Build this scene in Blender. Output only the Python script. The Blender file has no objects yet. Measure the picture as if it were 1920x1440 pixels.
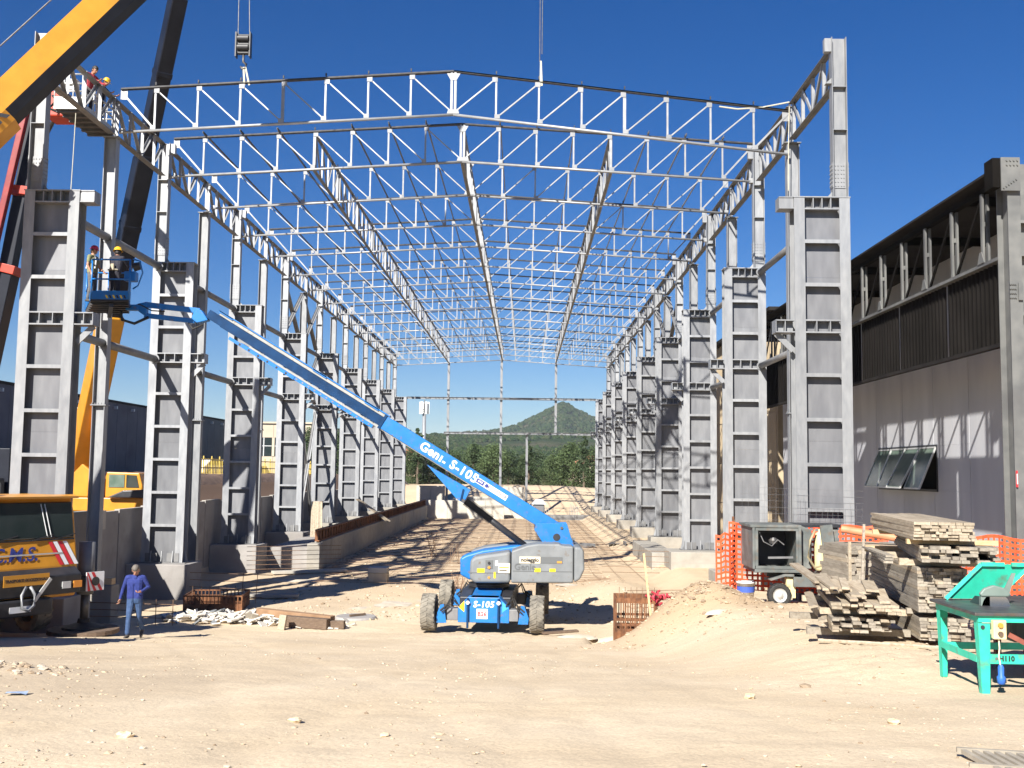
import bpy, math, random
import numpy as np
from mathutils import Vector, Matrix, noise
RN = random.Random(11)
scene = bpy.context.scene
col = scene.collection
V = Vector
HAZE = 0.00013
# ------------------------------------------------------------------ camera
PITCH, ROLL, YAW, ZC = 0.0840162, -0.0126578, 0.0133320, 3.47896
cam_d = bpy.data.cameras.new('camera'); cam = bpy.data.objects.new('camera', cam_d); col.objects.link(cam)
_r = V((math.cos(YAW), math.sin(YAW), 0)); _h = V((-math.sin(YAW), math.cos(YAW), 0)); _z = V((0, 0, 1))
_f = _h * math.cos(PITCH) + _z * math.sin(PITCH); _u = -_h * math.sin(PITCH) + _z * math.cos(PITCH)
_r2 = _r * math.cos(ROLL) - _u * math.sin(ROLL); _u2 = _r * math.sin(ROLL) + _u * math.cos(ROLL)
cam.matrix_world = Matrix(((_r2.x, _u2.x, -_f.x, 0), (_r2.y, _u2.y, -_f.y, 0), (_r2.z, _u2.z, -_f.z, ZC), (0, 0, 0, 1)))
cam_d.sensor_width = 36.0; cam_d.lens = 1950 / 1920 * 36.0; cam_d.clip_start = 0.1; cam_d.clip_end = 20000
scene.camera = cam
# ------------------------------------------------------------------ sky, sun, exposure
SUN = V((-0.57, -1.30, 1.0)).normalized()
world = bpy.data.worlds.new('World'); scene.world = world; world.use_nodes = True
wn = world.node_tree.nodes; wl = world.node_tree.links; wn.clear()
sky = wn.new('ShaderNodeTexSky'); sky.sky_type = 'NISHITA'; sky.sun_disc = False
sky.sun_elevation = math.asin(SUN.z); sky.sun_rotation = math.atan2(SUN.x, SUN.y)
sky.altitude = 300; sky.air_density = 1.0; sky.dust_density = 0.0; sky.ozone_density = 6.0
bg = wn.new('ShaderNodeBackground'); bg.inputs[1].default_value = 0.05
wo = wn.new('ShaderNodeOutputWorld'); hs_ = wn.new('ShaderNodeHueSaturation'); hs_.inputs['Saturation'].default_value = 1.3; hs_.inputs['Hue'].default_value = 0.512; hs_.inputs['Value'].default_value = 0.95; wl.new(sky.outputs[0], hs_.inputs['Color']); wl.new(hs_.outputs[0], bg.inputs[0]); wl.new(bg.outputs[0], wo.inputs[0])
sd = bpy.data.lights.new('sun', 'SUN'); sd.energy = 5.0; sd.angle = math.radians(0.53); sd.color = (1.0, 0.955, 0.88)
sun = bpy.data.objects.new('sun', sd); col.objects.link(sun); sun.location = (-20, -40, 60)
sun.rotation_euler = (-SUN).to_track_quat('-Z', 'Y').to_euler()
scene.view_settings.view_transform = 'Standard'; scene.view_settings.look = 'None'
scene.view_settings.gamma = 1.0; scene.view_settings.exposure = 1.0; scene.view_settings.use_curve_mapping = False
scene.render.engine = 'CYCLES'
scene.cycles.max_bounces = 8; scene.cycles.diffuse_bounces = 5; scene.cycles.glossy_bounces = 3
scene.cycles.transmission_bounces = 4; scene.cycles.transparent_max_bounces = 8
scene.cycles.caustics_reflective = False; scene.cycles.caustics_refractive = False
scene.cycles.use_denoising = True

# ------------------------------------------------------------------ materials
def mat(name, c1, c2=None, rough=0.6, metal=0.0, scale=3.0, detail=6.0, lo=0.35, hi=0.65, c3=None, scale3=0.6, lo3=0.55, hi3=0.7,
        bump=0.0, bscale=30.0, bdist=0.01, rnd=0.0, spec=0.5, stretch=None, trans=0.0, coat=0.0, grime=0.0):
    m = bpy.data.materials.new(name); m.use_nodes = True
    nt = m.node_tree; n = nt.nodes; l = nt.links; b = n['Principled BSDF']
    b.inputs['Roughness'].default_value = rough; b.inputs['Metallic'].default_value = metal
    b.inputs['Specular IOR Level'].default_value = spec
    if trans: b.inputs['Transmission Weight'].default_value = trans
    if coat: b.inputs['Coat Weight'].default_value = coat; b.inputs['Coat Roughness'].default_value = 0.15
    geo = n.new('ShaderNodeNewGeometry'); src = geo.outputs['Position']
    if stretch:
        mp = n.new('ShaderNodeMapping'); mp.inputs['Scale'].default_value = stretch; l.new(src, mp.inputs[0]); src = mp.outputs[0]
    def nz(sc, det, a, z):
        t = n.new('ShaderNodeTexNoise'); t.inputs['Scale'].default_value = sc; t.inputs['Detail'].default_value = det; l.new(src, t.inputs[0])
        r = n.new('ShaderNodeMapRange'); r.inputs[1].default_value = a; r.inputs[2].default_value = z; l.new(t.outputs[0], r.inputs[0]); return r.outputs[0]
    def mix(fac, a, z):
        x = n.new('ShaderNodeMix'); x.data_type = 'RGBA'
        l.new(fac, x.inputs[0])
        for s, v in ((x.inputs[6], a), (x.inputs[7], z)):
            if isinstance(v, tuple): s.default_value = (*v, 1)
            else: l.new(v, s)
        return x.outputs[2]
    c = c1
    if c2: c = mix(nz(scale, detail, lo, hi), c1, c2)
    if c3: c = mix(nz(scale3, 8, lo3, hi3), c, c3)
    if grime: c = mix(nz(7.0, 10, 0.62 - grime * .2, 0.78), c, (0.16, 0.12, 0.085))
    if isinstance(c, tuple): b.inputs['Base Color'].default_value = (*c, 1); last = None
    else: last = c
    if rnd:
        oi = n.new('ShaderNodeObjectInfo'); hs = n.new('ShaderNodeHueSaturation')
        mr = n.new('ShaderNodeMapRange'); mr.inputs[3].default_value = 1 - rnd; mr.inputs[4].default_value = 1 + rnd
        l.new(oi.outputs['Random'], mr.inputs[0]); l.new(mr.outputs[0], hs.inputs['Value'])
        if last: l.new(last, hs.inputs['Color'])
        else: hs.inputs['Color'].default_value = (*c1, 1)
        last = hs.outputs[0]
    if last: l.new(last, b.inputs['Base Color'])
    if bump:
        t = n.new('ShaderNodeTexNoise'); t.inputs['Scale'].default_value = bscale; t.inputs['Detail'].default_value = 8; l.new(src, t.inputs[0])
        bp = n.new('ShaderNodeBump'); bp.inputs['Strength'].default_value = bump; bp.inputs['Distance'].default_value = bdist
        l.new(t.outputs[0], bp.inputs['Height']); l.new(bp.outputs[0], b.inputs['Normal'])
    return m
GALV = mat('galvanised_steel', (0.232, 0.240, 0.252), (0.312, 0.318, 0.325), 0.5, 0.2, 5.0, 10, .3, .7, (0.20, 0.206, 0.22), 1.6, .52, .75, bump=.08, bscale=60, rnd=.10, stretch=(1.4, 1.4, .45))
GALVB = mat('lit_galvanised_steel', (0.275, 0.285, 0.30), (0.37, 0.378, 0.387), 0.47, 0.22, 5.0, 10, .3, .7, (0.235, 0.243, 0.26), 1.6, .52, .75, bump=.08, bscale=60, rnd=.12, stretch=(1.4, 1.4, .45))  # paler copy of GALV: brighter light on the farther columns put into the colour
WEBB = mat('lit_web_plate', (0.175, 0.18, 0.193), (0.245, 0.25, 0.262), 0.46, 0.25, 2.6, 10, .3, .7, (0.15, 0.153, 0.168), 1.4, .5, .8, rnd=.14, bump=.05, bscale=40, stretch=(1.6, 1.6, .4))  # paler copy of WEBP, with the brighter light on those columns' webs painted in
GALVT = mat('bright_truss_steel', (0.29, 0.297, 0.305), (0.38, 0.385, 0.39), 0.45, 0.25, 5.0, 8, .3, .7, rnd=.10)
GALVD = mat('dull_galvanised_steel', (0.18, 0.18, 0.183), (0.25, 0.25, 0.248), 0.55, 0.25, 4.0, 8, .3, .7, (0.145, 0.142, 0.145), 0.8, .5, .75, rnd=.08)
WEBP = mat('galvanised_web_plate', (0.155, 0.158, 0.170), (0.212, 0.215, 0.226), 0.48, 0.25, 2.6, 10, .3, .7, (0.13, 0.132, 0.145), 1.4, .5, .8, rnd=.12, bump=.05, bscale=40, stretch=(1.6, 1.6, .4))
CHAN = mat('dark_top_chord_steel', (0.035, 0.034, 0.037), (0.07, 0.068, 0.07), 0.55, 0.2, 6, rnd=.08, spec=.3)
CONC = mat('concrete', (0.29, 0.268, 0.23), (0.385, 0.36, 0.315), 0.9, 0, 2.2, 12, .3, .7, (0.215, 0.20, 0.175), 1.1, .55, .75, bump=.25, bscale=25, bdist=.02, rnd=.06)
CONCD = mat('weathered_concrete', (0.27, 0.25, 0.235), (0.37, 0.35, 0.33), 0.9, 0, 1.6, 12, .3, .7, (0.21, 0.195, 0.18), 0.8, .5, .75, bump=.25, bscale=20, bdist=.02, rnd=.06)
CONCW = mat('pale_concrete', (0.43, 0.40, 0.345), (0.53, 0.50, 0.435), 0.9, 0, 1.6, 10, .3, .7, bump=.2, bscale=20, rnd=.04)
RUST = mat('rust', (0.15, 0.060, 0.026), (0.26, 0.115, 0.05), 0.85, 0.1, 9, 10, .3, .7, (0.07, 0.033, 0.02), 3, .5, .7, bump=.2, bscale=60, rnd=.15)
REBAR = mat('rebar_steel', (0.20, 0.12, 0.075), (0.30, 0.19, 0.12), 0.8, 0.3, 14, rnd=.2)
WOOD = mat('weathered_timber', (0.32, 0.26, 0.185), (0.44, 0.375, 0.28), 0.85, 0, 5, 10, .3, .7, (0.25, 0.19, 0.13), 2.2, .5, .75, stretch=(6, .8, 6), bump=.25, bscale=18, rnd=.22)
WOODG = mat('grey_timber', (0.255, 0.22, 0.172), (0.36, 0.32, 0.258), 0.9, 0, 5, 10, .3, .7, (0.19, 0.155, 0.12), 2.2, .5, .75, stretch=(6, .8, 6), bump=.25, bscale=18, rnd=.25)
WOODY = mat('fresh_timber', (0.55, 0.38, 0.20), (0.66, 0.49, 0.28), 0.8, 0, 5, 8, .3, .7, stretch=(2, 2, 6), rnd=.12)
WOODD = mat('dark_old_timber', (0.115, 0.075, 0.05), (0.20, 0.14, 0.095), 0.85, 0, 5, 8, .3, .7, stretch=(2, 2, 9), bump=.3, bscale=15, rnd=.15)
RUBBER = mat('black_rubber', (0.018, 0.018, 0.018), (0.04, 0.038, 0.034), 0.7, 0, 8)
TYRE = mat('dusty_tyre_rubber', (0.13, 0.12, 0.10), (0.27, 0.245, 0.20), 0.9, 0, 5, 8, .3, .65, (0.06, 0.055, 0.05), 3, .55, .7)
BLACK = mat('black_paint', (0.02, 0.021, 0.025), (0.035, 0.035, 0.04), 0.45, 0, 4)
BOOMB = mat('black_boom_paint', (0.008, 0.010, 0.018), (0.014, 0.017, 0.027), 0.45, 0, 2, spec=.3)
BLUE = mat('lift_blue_paint', (0.009, 0.155, 0.47), (0.013, 0.185, 0.54), 0.4, 0, 3, 8, .35, .7, (0.05, 0.165, 0.36), 4.5, .52, .80, coat=.1, grime=.12)
BLUED = mat('dark_blue_paint', (0.003, 0.028, 0.085), (0.006, 0.044, 0.13), 0.65, 0, 3, spec=.2)
GREYC = mat('grey_cover_plastic', (0.18, 0.192, 0.198), (0.225, 0.238, 0.243), 0.5, 0, 3, 8, .35, .7, (0.16, 0.165, 0.165), 1.6, .6, .8, grime=.04)
GREYP = mat('pale_grey_boom', (0.30, 0.30, 0.285), (0.37, 0.37, 0.35), 0.55, 0, 5, grime=.2)
YEL = mat('crane_yellow_paint', (0.58, 0.25, 0.018), (0.66, 0.295, 0.025), 0.4, 0, 2, 8, .35, .7, (0.47, 0.20, 0.02), 1.2, .55, .8, coat=.15)
RED = mat('red_paint', (0.20, 0.012, 0.012), (0.27, 0.02, 0.016), 0.42, 0, 3, grime=.2)
REDO = mat('orange_red_paint', (0.42, 0.035, 0.015), (0.50, 0.05, 0.02), 0.45, 0, 3)
WHITE = mat('white_paint', (0.72, 0.72, 0.70), (0.80, 0.80, 0.78), 0.5, 0, 3)
DECW = mat('white_decal', (0.82, 0.82, 0.82), None, 0.5)
DECY = mat('yellow_decal', (0.85, 0.62, 0.02), None, 0.5)
DECK = mat('black_decal', (0.02, 0.02, 0.025), None, 0.5)
DECB = mat('navy_decal', (0.03, 0.045, 0.22), None, 0.5)
DECR = mat('red_decal', (0.62, 0.03, 0.04), None, 0.5)
DECO = mat('orange_decal', (0.75, 0.28, 0.04), None, 0.5)
DECP = mat('cream_decal', (0.80, 0.70, 0.50), None, 0.5)
EMBG = mat('embossed_grey', (0.13, 0.138, 0.14), None, 0.5)
CHROME = mat('steel_bright', (0.62, 0.62, 0.62), (0.7, 0.7, 0.7), 0.25, 1.0, 4)
DSTEEL = mat('dark_steel', (0.09, 0.09, 0.095), (0.15, 0.145, 0.14), 0.5, 0.6, 8, grime=.3)
GLASS = mat('dark_glass', (0.02, 0.03, 0.03), (0.03, 0.04, 0.04), 0.06, 0, 2, spec=.8)
GLASSG = mat('dusty_green_glass', (0.10, 0.15, 0.12), (0.17, 0.22, 0.18), 0.12, 0, 2.0, spec=.8)
TEAL = mat('teal_green_paint', (0.03, 0.50, 0.33), (0.04, 0.58, 0.40), 0.45, 0, 6, 8, .35, .7, (0.03, 0.40, 0.27), 4, .55, .8, grime=.35)
ORNG = mat('orange_plastic_mesh', (0.80, 0.085, 0.025), (0.88, 0.13, 0.04), 0.55, 0, 3)
TERRA = mat('terracotta_pipe', (0.52, 0.19, 0.09), (0.62, 0.26, 0.13), 0.6, 0, 4)
CREAM = mat('cream_plastic', (0.68, 0.58, 0.30), (0.74, 0.64, 0.36), 0.5, 0, 4, grime=.3)
ALU = mat('aluminium_panel', (0.55, 0.56, 0.55), (0.66, 0.67, 0.66), 0.45, 0.4, 4)
SOIL = mat('dark_soil', (0.12, 0.075, 0.055), (0.19, 0.125, 0.09), 0.95, 0, 1.6, 12, .3, .7, bump=.5, bscale=4, bdist=.2)
SKIN = mat('skin', (0.42, 0.20, 0.12), (0.50, 0.26, 0.165), 0.55, 0, 20)
HAIR = mat('dark_hair', (0.02, 0.015, 0.012), None, 0.6)
HAIRG = mat('greying_hair', (0.10, 0.085, 0.07), (0.20, 0.18, 0.155), 0.7, 0, 60)
# ------------------------------------------------------------------ mesh builder
class MB:
    def __init__(s): s.v = []; s.f = []; s.m = []; s.mi = 0
    def add(s, vs, fs):
        o = len(s.v); s.v += [tuple(p) for p in vs]; s.f += [tuple(i + o for i in f) for f in fs]; s.m += [s.mi] * len(fs); return s
    def box(s, x0, x1, y0, y1, z0, z1):
        return s.add([(x0, y0, z0), (x1, y0, z0), (x1, y1, z0), (x0, y1, z0), (x0, y0, z1), (x1, y0, z1), (x1, y1, z1), (x0, y1, z1)],
                     [(0, 3, 2, 1), (4, 5, 6, 7), (0, 1, 5, 4), (1, 2, 6, 5), (2, 3, 7, 6), (3, 0, 4, 7)])
    def frame(s, p, q, up=(0, 0, 1)):
        p = V(p); q = V(q); d = (q - p).normalized(); u = V(up)
        if abs(d.dot(u)) > .98: u = V((0, 1, 0)) if abs(d.y) < .9 else V((1, 0, 0))
        a = d.cross(u).normalized(); b = a.cross(d).normalized(); return p, q, a, b
    def bar(s, p, q, w, h, up=(0, 0, 1), w2=None, h2=None):
        p, q, a, b = s.frame(p, q, up); w2 = w if w2 is None else w2; h2 = h if h2 is None else h2
        vs = [c + a * (i * ww / 2) + b * (j * hh / 2) for c, ww, hh in ((p, w, h), (q, w2, h2)) for i, j in ((-1, -1), (1, -1), (1, 1), (-1, 1))]
        return s.add(vs, [(0, 1, 2, 3)[::-1], (4, 5, 6, 7), (0, 1, 5, 4), (1, 2, 6, 5), (2, 3, 7, 6), (3, 0, 4, 7)])
    def sect(s, p, q, poly, up=(0, 0, 1)):       # extrude a 2-d section (side, up) from p to q
        p, q, a, b = s.frame(p, q, up); n = len(poly)
        vs = [c + a * x + b * y for c in (p, q) for x, y in poly]
        return s.add(vs, [tuple(range(n))[::-1], tuple(range(n, 2 * n))] + [(i, (i + 1) % n, n + (i + 1) % n, n + i) for i in range(n)])
    def ibeam(s, p, q, d, b, tf, tw, up=(0, 0, 1)):   # depth d along 'up', flange width b along side
        h = d / 2; w = b / 2; t = tw / 2
        return s.sect(p, q, [(-w, -h), (w, -h), (w, -h + tf), (t, -h + tf), (t, h - tf), (w, h - tf), (w, h), (-w, h), (-w, h - tf), (-t, h - tf), (-t, -h + tf), (-w, -h + tf)], up)
    def angle(s, p, q, w, t, up=(0, 0, 1), flip=1):
        return s.sect(p, q, [(0, 0), (flip * w, 0), (flip * w, t), (flip * t, t), (flip * t, w), (0, w)], up)
    def chan(s, p, q, d, b, t, up=(0, 0, 1), flip=1):
        h = d / 2
        return s.sect(p, q, [(0, -h), (flip * b, -h), (flip * b, -h + t), (flip * t, -h + t), (flip * t, h - t), (flip * b, h - t), (flip * b, h), (0, h)], up)
    def cyl(s, p, q, r, r2=None, n=12, caps=True):
        p, q, a, b = s.frame(p, q); r2 = r if r2 is None else r2
        vs = [c + a * (rr * math.cos(2 * math.pi * i / n)) + b * (rr * math.sin(2 * math.pi * i / n)) for c, rr in ((p, r), (q, r2)) for i in range(n)]
        fs = [(i, (i + 1) % n, n + (i + 1) % n, n + i) for i in range(n)]
        if caps: fs += [tuple(range(n))[::-1], tuple(range(n, 2 * n))]
        return s.add(vs, fs)
    def pipe(s, p, q, r, ri, n=16):
        s.cyl(p, q, r, None, n, False); s.cyl(q, p, ri, None, n, False)
        p, q, a, b = s.frame(p, q)
        for c in (p, q):
            vs = [c + a * (rr * math.cos(2 * math.pi * i / n)) + b * (rr * math.sin(2 * math.pi * i / n)) for rr in (r, ri) for i in range(n)]
            s.add(vs, [(i, (i + 1) % n, n + (i + 1) % n, n + i) for i in range(n)])
        return s
    def path(s, pts, r, n=6):
        pts = [V(p) for p in pts]; k = len(pts); up = V((0.13, 0.21, 0.97)); vs = []
        for i, p in enumerate(pts):
            d = (pts[min(i + 1, k - 1)] - pts[max(i - 1, 0)]).normalized(); a = d.cross(up)
            if a.length < .05: a = d.cross(V((1, 0, 0)))
            a.normalize(); b = a.cross(d)
            vs += [p + a * (r * math.cos(2 * math.pi * j / n)) + b * (r * math.sin(2 * math.pi * j / n)) for j in range(n)]
        fs = [(i * n + j, i * n + (j + 1) % n, (i + 1) * n + (j + 1) % n, (i + 1) * n + j) for i in range(k - 1) for j in range(n)]
        return s.add(vs, fs + [tuple(range(n))[::-1], tuple(range((k - 1) * n, k * n))])
    def prism(s, poly, axis, a, b):            # polygon in the other two axes, extruded along axis from a to b
        n = len(poly); ix = {'x': (1, 2, 0), 'y': (0, 2, 1), 'z': (0, 1, 2)}[axis]; vs = []
        for c in (a, b):
            for u, w in poly:
                p = [0, 0, 0]; p[ix[0]] = u; p[ix[1]] = w; p[ix[2]] = c; vs.append(tuple(p))
        return s.add(vs, [tuple(range(n))[::-1], tuple(range(n, 2 * n))] + [(i, (i + 1) % n, n + (i + 1) % n, n + i) for i in range(n)])
    def lathe(s, prof, c=(0, 0, 0), n=16, axis='z'):
        vs = []; k = len(prof)
        for r, h in prof:
            for j in range(n):
                a = 2 * math.pi * j / n; x, y = r * math.cos(a), r * math.sin(a)
                p = {'z': (x, y, h), 'y': (x, h, y), 'x': (h, x, y)}[axis]; vs.append((p[0] + c[0], p[1] + c[1], p[2] + c[2]))
        return s.add(vs, [(i * n + j, i * n + (j + 1) % n, (i + 1) * n + (j + 1) % n, (i + 1) * n + j) for i in range(k - 1) for j in range(n)])
    def mesh(s, name, mats):
        me = bpy.data.meshes.new(name); me.from_pydata(s.v, [], s.f)
        for m in (mats if isinstance(mats, (list, tuple)) else [mats]): me.materials.append(m)
        if any(s.m): me.polygons.foreach_set('material_index', s.m)
        me.update(); return me
    def build(s, name, mats, parent=None, smooth=False, bevel=0.0, org=None, seg=2):
        if org is not None: s.v = [(p[0] - org[0], p[1] - org[1], p[2] - org[2]) for p in s.v]
        me = s.mesh(name, mats)
        if smooth: me.polygons.foreach_set('use_smooth', [True] * len(me.polygons))
        o = bpy.data.objects.new(name, me); col.objects.link(o)
        if parent: o.parent = parent
        elif org is not None: o.location = org
        if bevel:
            b = o.modifiers.new('bevel', 'BEVEL'); b.width = bevel; b.segments = seg; b.limit_method = 'ANGLE'
        return o
def tag(o, label, cat, group=None, kind=None):
    if label: o['label'] = label
    if cat: o['category'] = cat
    if group: o['group'] = group
    if kind: o['kind'] = kind
    return o
def thing(name, label, cat, loc=(0, 0, 0), rz=0.0, group=None):
    o = bpy.data.objects.new(name, None); o.empty_display_size = .3; col.objects.link(o)
    o.location = loc; o.rotation_euler = (0, 0, rz); return tag(o, label, cat, group)
def dup(root, loc, label=None, rz=None, group=None, scale=None):
    def cp(o, par):
        c = o.copy(); col.objects.link(c); c.parent = par
        for ch in kids.get(o.name, ()): cp(ch, c)
        return c
    kids = {}
    def walk(o):
        kids[o.name] = list(o.children)
        for ch in o.children: walk(ch)
    walk(root)
    r = cp(root, None); r.location = loc
    if label: r['label'] = label
    if group: r['group'] = group
    if rz is not None: r.rotation_euler = (0, 0, rz)
    if scale: r.scale = scale
    return r
def text(body, size, mats, parent, name='lettering', loc=(0, 0, 0), rot=None, bold=0.0, extrude=0.002, shear=0.0, align='CENTER', space=1.0, xs=1.0, matrix=None):
    cu = bpy.data.curves.new('t', 'FONT'); cu.body = body; cu.size = size; cu.extrude = extrude; cu.offset = bold; cu.shear = shear
    cu.align_x = align; cu.align_y = 'CENTER'; cu.space_character = space; cu.resolution_u = 3
    t = bpy.data.objects.new('t', cu); me = bpy.data.meshes.new_from_object(t); bpy.data.objects.remove(t); bpy.data.curves.remove(cu)
    me.name = name; me.materials.clear(); me.materials.append(mats)
    o = bpy.data.objects.new(name, me); col.objects.link(o); o.parent = parent
    if matrix is not None: o.matrix_local = matrix
    else:
        o.location = loc; o.rotation_euler = rot or (math.pi / 2, 0, 0); o.scale = (xs, 1, 1)
    return o
ORD = ['first', 'second', 'third', 'fourth', 'fifth', 'sixth', 'seventh', 'eighth', 'ninth', 'tenth', 'eleventh', 'twelfth', 'thirteenth', 'fourteenth', 'fifteenth', 'sixteenth', 'seventeenth']
def lerp_tab(tab, x):
    if x <= tab[0][0]: return tab[0][1]
    for (a, b), (c, d) in zip(tab, tab[1:]):
        if x <= c:
            t = (x - a) / (c - a); return b + (d - b) * t
    return tab[-1][1]
def sst(a, b, x):
    t = min(1, max(0, (x - a) / (b - a))); return t * t * (3 - 2 * t)
# ------------------------------------------------------------------ ground
PC = [(-60, 1.9), (0, 1.8), (7, 1.56), (11.5, 1.12), (16, .56), (20, .02), (24.3, -.50), (27, -.84), (30, -1.13), (33, -1.22), (36, -1.25), (112, -1.25), (118, .3), (126, 1.0), (180, 1.0), (300, 2), (800, 4), (9000, 4)]
PR = [(-60, 1.9), (0, 1.8), (7, 1.56), (11.5, 1.17), (15, 1.08), (20, .72), (26, .33), (29, .05), (33, -.35), (38, -.65), (50, -.7), (112, -.6), (126, 1.0), (180, 1.0), (300, 2), (800, 4), (9000, 4)]
PL = [(-60, 1.9), (0, 1.8), (7, 1.56), (11.5, 1.12), (16, .56), (20, .1), (24.3, -.40), (30, -.5), (33, .6), (37, 1.3), (126, 1.6), (300, 2), (800, 4), (9000, 4)]
RUTS = [(-4.6, .23, -.001, .55), (3.2, -.22, .003, .45), (-1.2, .02, .002, .5), (1.2, -.28, -.003, .4)]
def gz(x, y, fine=True):
    c, r, l = lerp_tab(PC, y), lerp_tab(PR, y), lerp_tab(PL, y)
    z = c + (r - c) * (sst(2.2, 4.8, x) if y < 30 else sst(2.2 + min(1, (y - 30) / 6) * 3.2, 4.8 + min(1, (y - 30) / 6) * 2.2, x))
    if x < -14: z = z + (l - z) * sst(-14.25, -14.75, x) if y > 30 else z + (l - z) * sst(-14.25, -16, x)
    if x < -18 and y > 40: z += (2.75 - l) * sst(-19, -22, x) * sst(42, 50, y) * (1 - sst(150, 260, y))
    # dirt mound beside the rebar pit
    z += .62 * math.exp(-(((x - 4.1) / 1.15) ** 2 + ((y - 24.6) / 1.5) ** 2)) + .30 * math.exp(-(((x - 3.0) / .9) ** 2 + ((y - 24.4) / 1.3) ** 2))
    z -= .75 * sst(1.75, 2.1, x) * (1 - sst(3.3, 3.6, x)) * sst(25.6, 26.0, y) * (1 - sst(28.6, 29.2, y))
    z += .12 * math.exp(-(((x + 6.6) / .8) ** 2 + ((y - 13.0) / .6) ** 2))
    z += .5 * math.exp(-(((x - 3.6) / 1.6) ** 2 + ((y - 40) / 4.0) ** 2))
    z += .9 * math.exp(-(((x + 4) / 16) ** 4 + ((y - 126) / 5.0) ** 2))
    if fine and 4 < y < 33:
        for (a, b, c0, w) in RUTS:
            xc = a + b * y + c0 * y * y
            for o_ in (-.9, .9):
                d = (x - xc - o_) / .2
                if abs(d) < 2.2: z += w * (-.028 * math.exp(-d * d) + .018 * math.exp(-((abs(d) - 1.35) / .4) ** 2) + .006 * math.exp(-d * d) * math.sin(y * 21 + abs(d) * 3))
    if fine and y < 160:
        p = V((x, y, 0)); k = 1 if y > 31 else 1.0
        z += .025 * noise.noise(p * .35) + .013 * noise.noise(p * 1.1) + .016 * noise.noise(p * 3.1)
        rough = sst(.05, .5, noise.noise(p * .27 + V((3, 1, 0)))) + .8 * sst(2.5, 5, x) * sst(10, 14, y) + .6 * sst(24, 30, y)
        z += .035 * rough * (noise.noise(p * 5.3) + .6 * noise.noise(p * 11.0))
    return z
def axis_lines(a, b, step, grow, lo, hi):
    v = list(np.arange(a, b + 1e-6, step)); s = step; x = b
    while x < hi: s *= grow; x += s; v.append(x)
    s = step; x = a; w = []
    while x > lo: s *= grow; x -= s; w.append(x)
    return w[::-1] + v
gxs = axis_lines(-13.0, 11.0, .15, 1.16, -6000, 6000)
gys = axis_lines(4.5, 33.0, .13, 1.012, -60, 33.2)
gys += list(np.arange(33.5, 60, .3)) + list(np.arange(60, 130, .9)); _y = 130.; _s = 1.2
while _y < 9000: _y += _s; _s *= 1.1; gys.append(_y)
for xx in (-14.72, -14.55, -14.4, -14.25): gxs.append(xx)
gxs = sorted(gxs)
gv = [(x, y, gz(x, y)) for y in gys for x in gxs]
nx = len(gxs); ny = len(gys)
gf = [(j * nx + i, j * nx + i + 1, (j + 1) * nx + i + 1, (j + 1) * nx + i) for j in range(ny - 1) for i in range(nx - 1)]
GROUND = mat('sandy_ground', (0.60, 0.48, 0.325), (0.68, 0.56, 0.40), 0.95, 0, .55, 12, .3, .7, (0.54, 0.435, 0.305), .22, .50, .68, bump=.3, bscale=9, bdist=.04, spec=.15)
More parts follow.
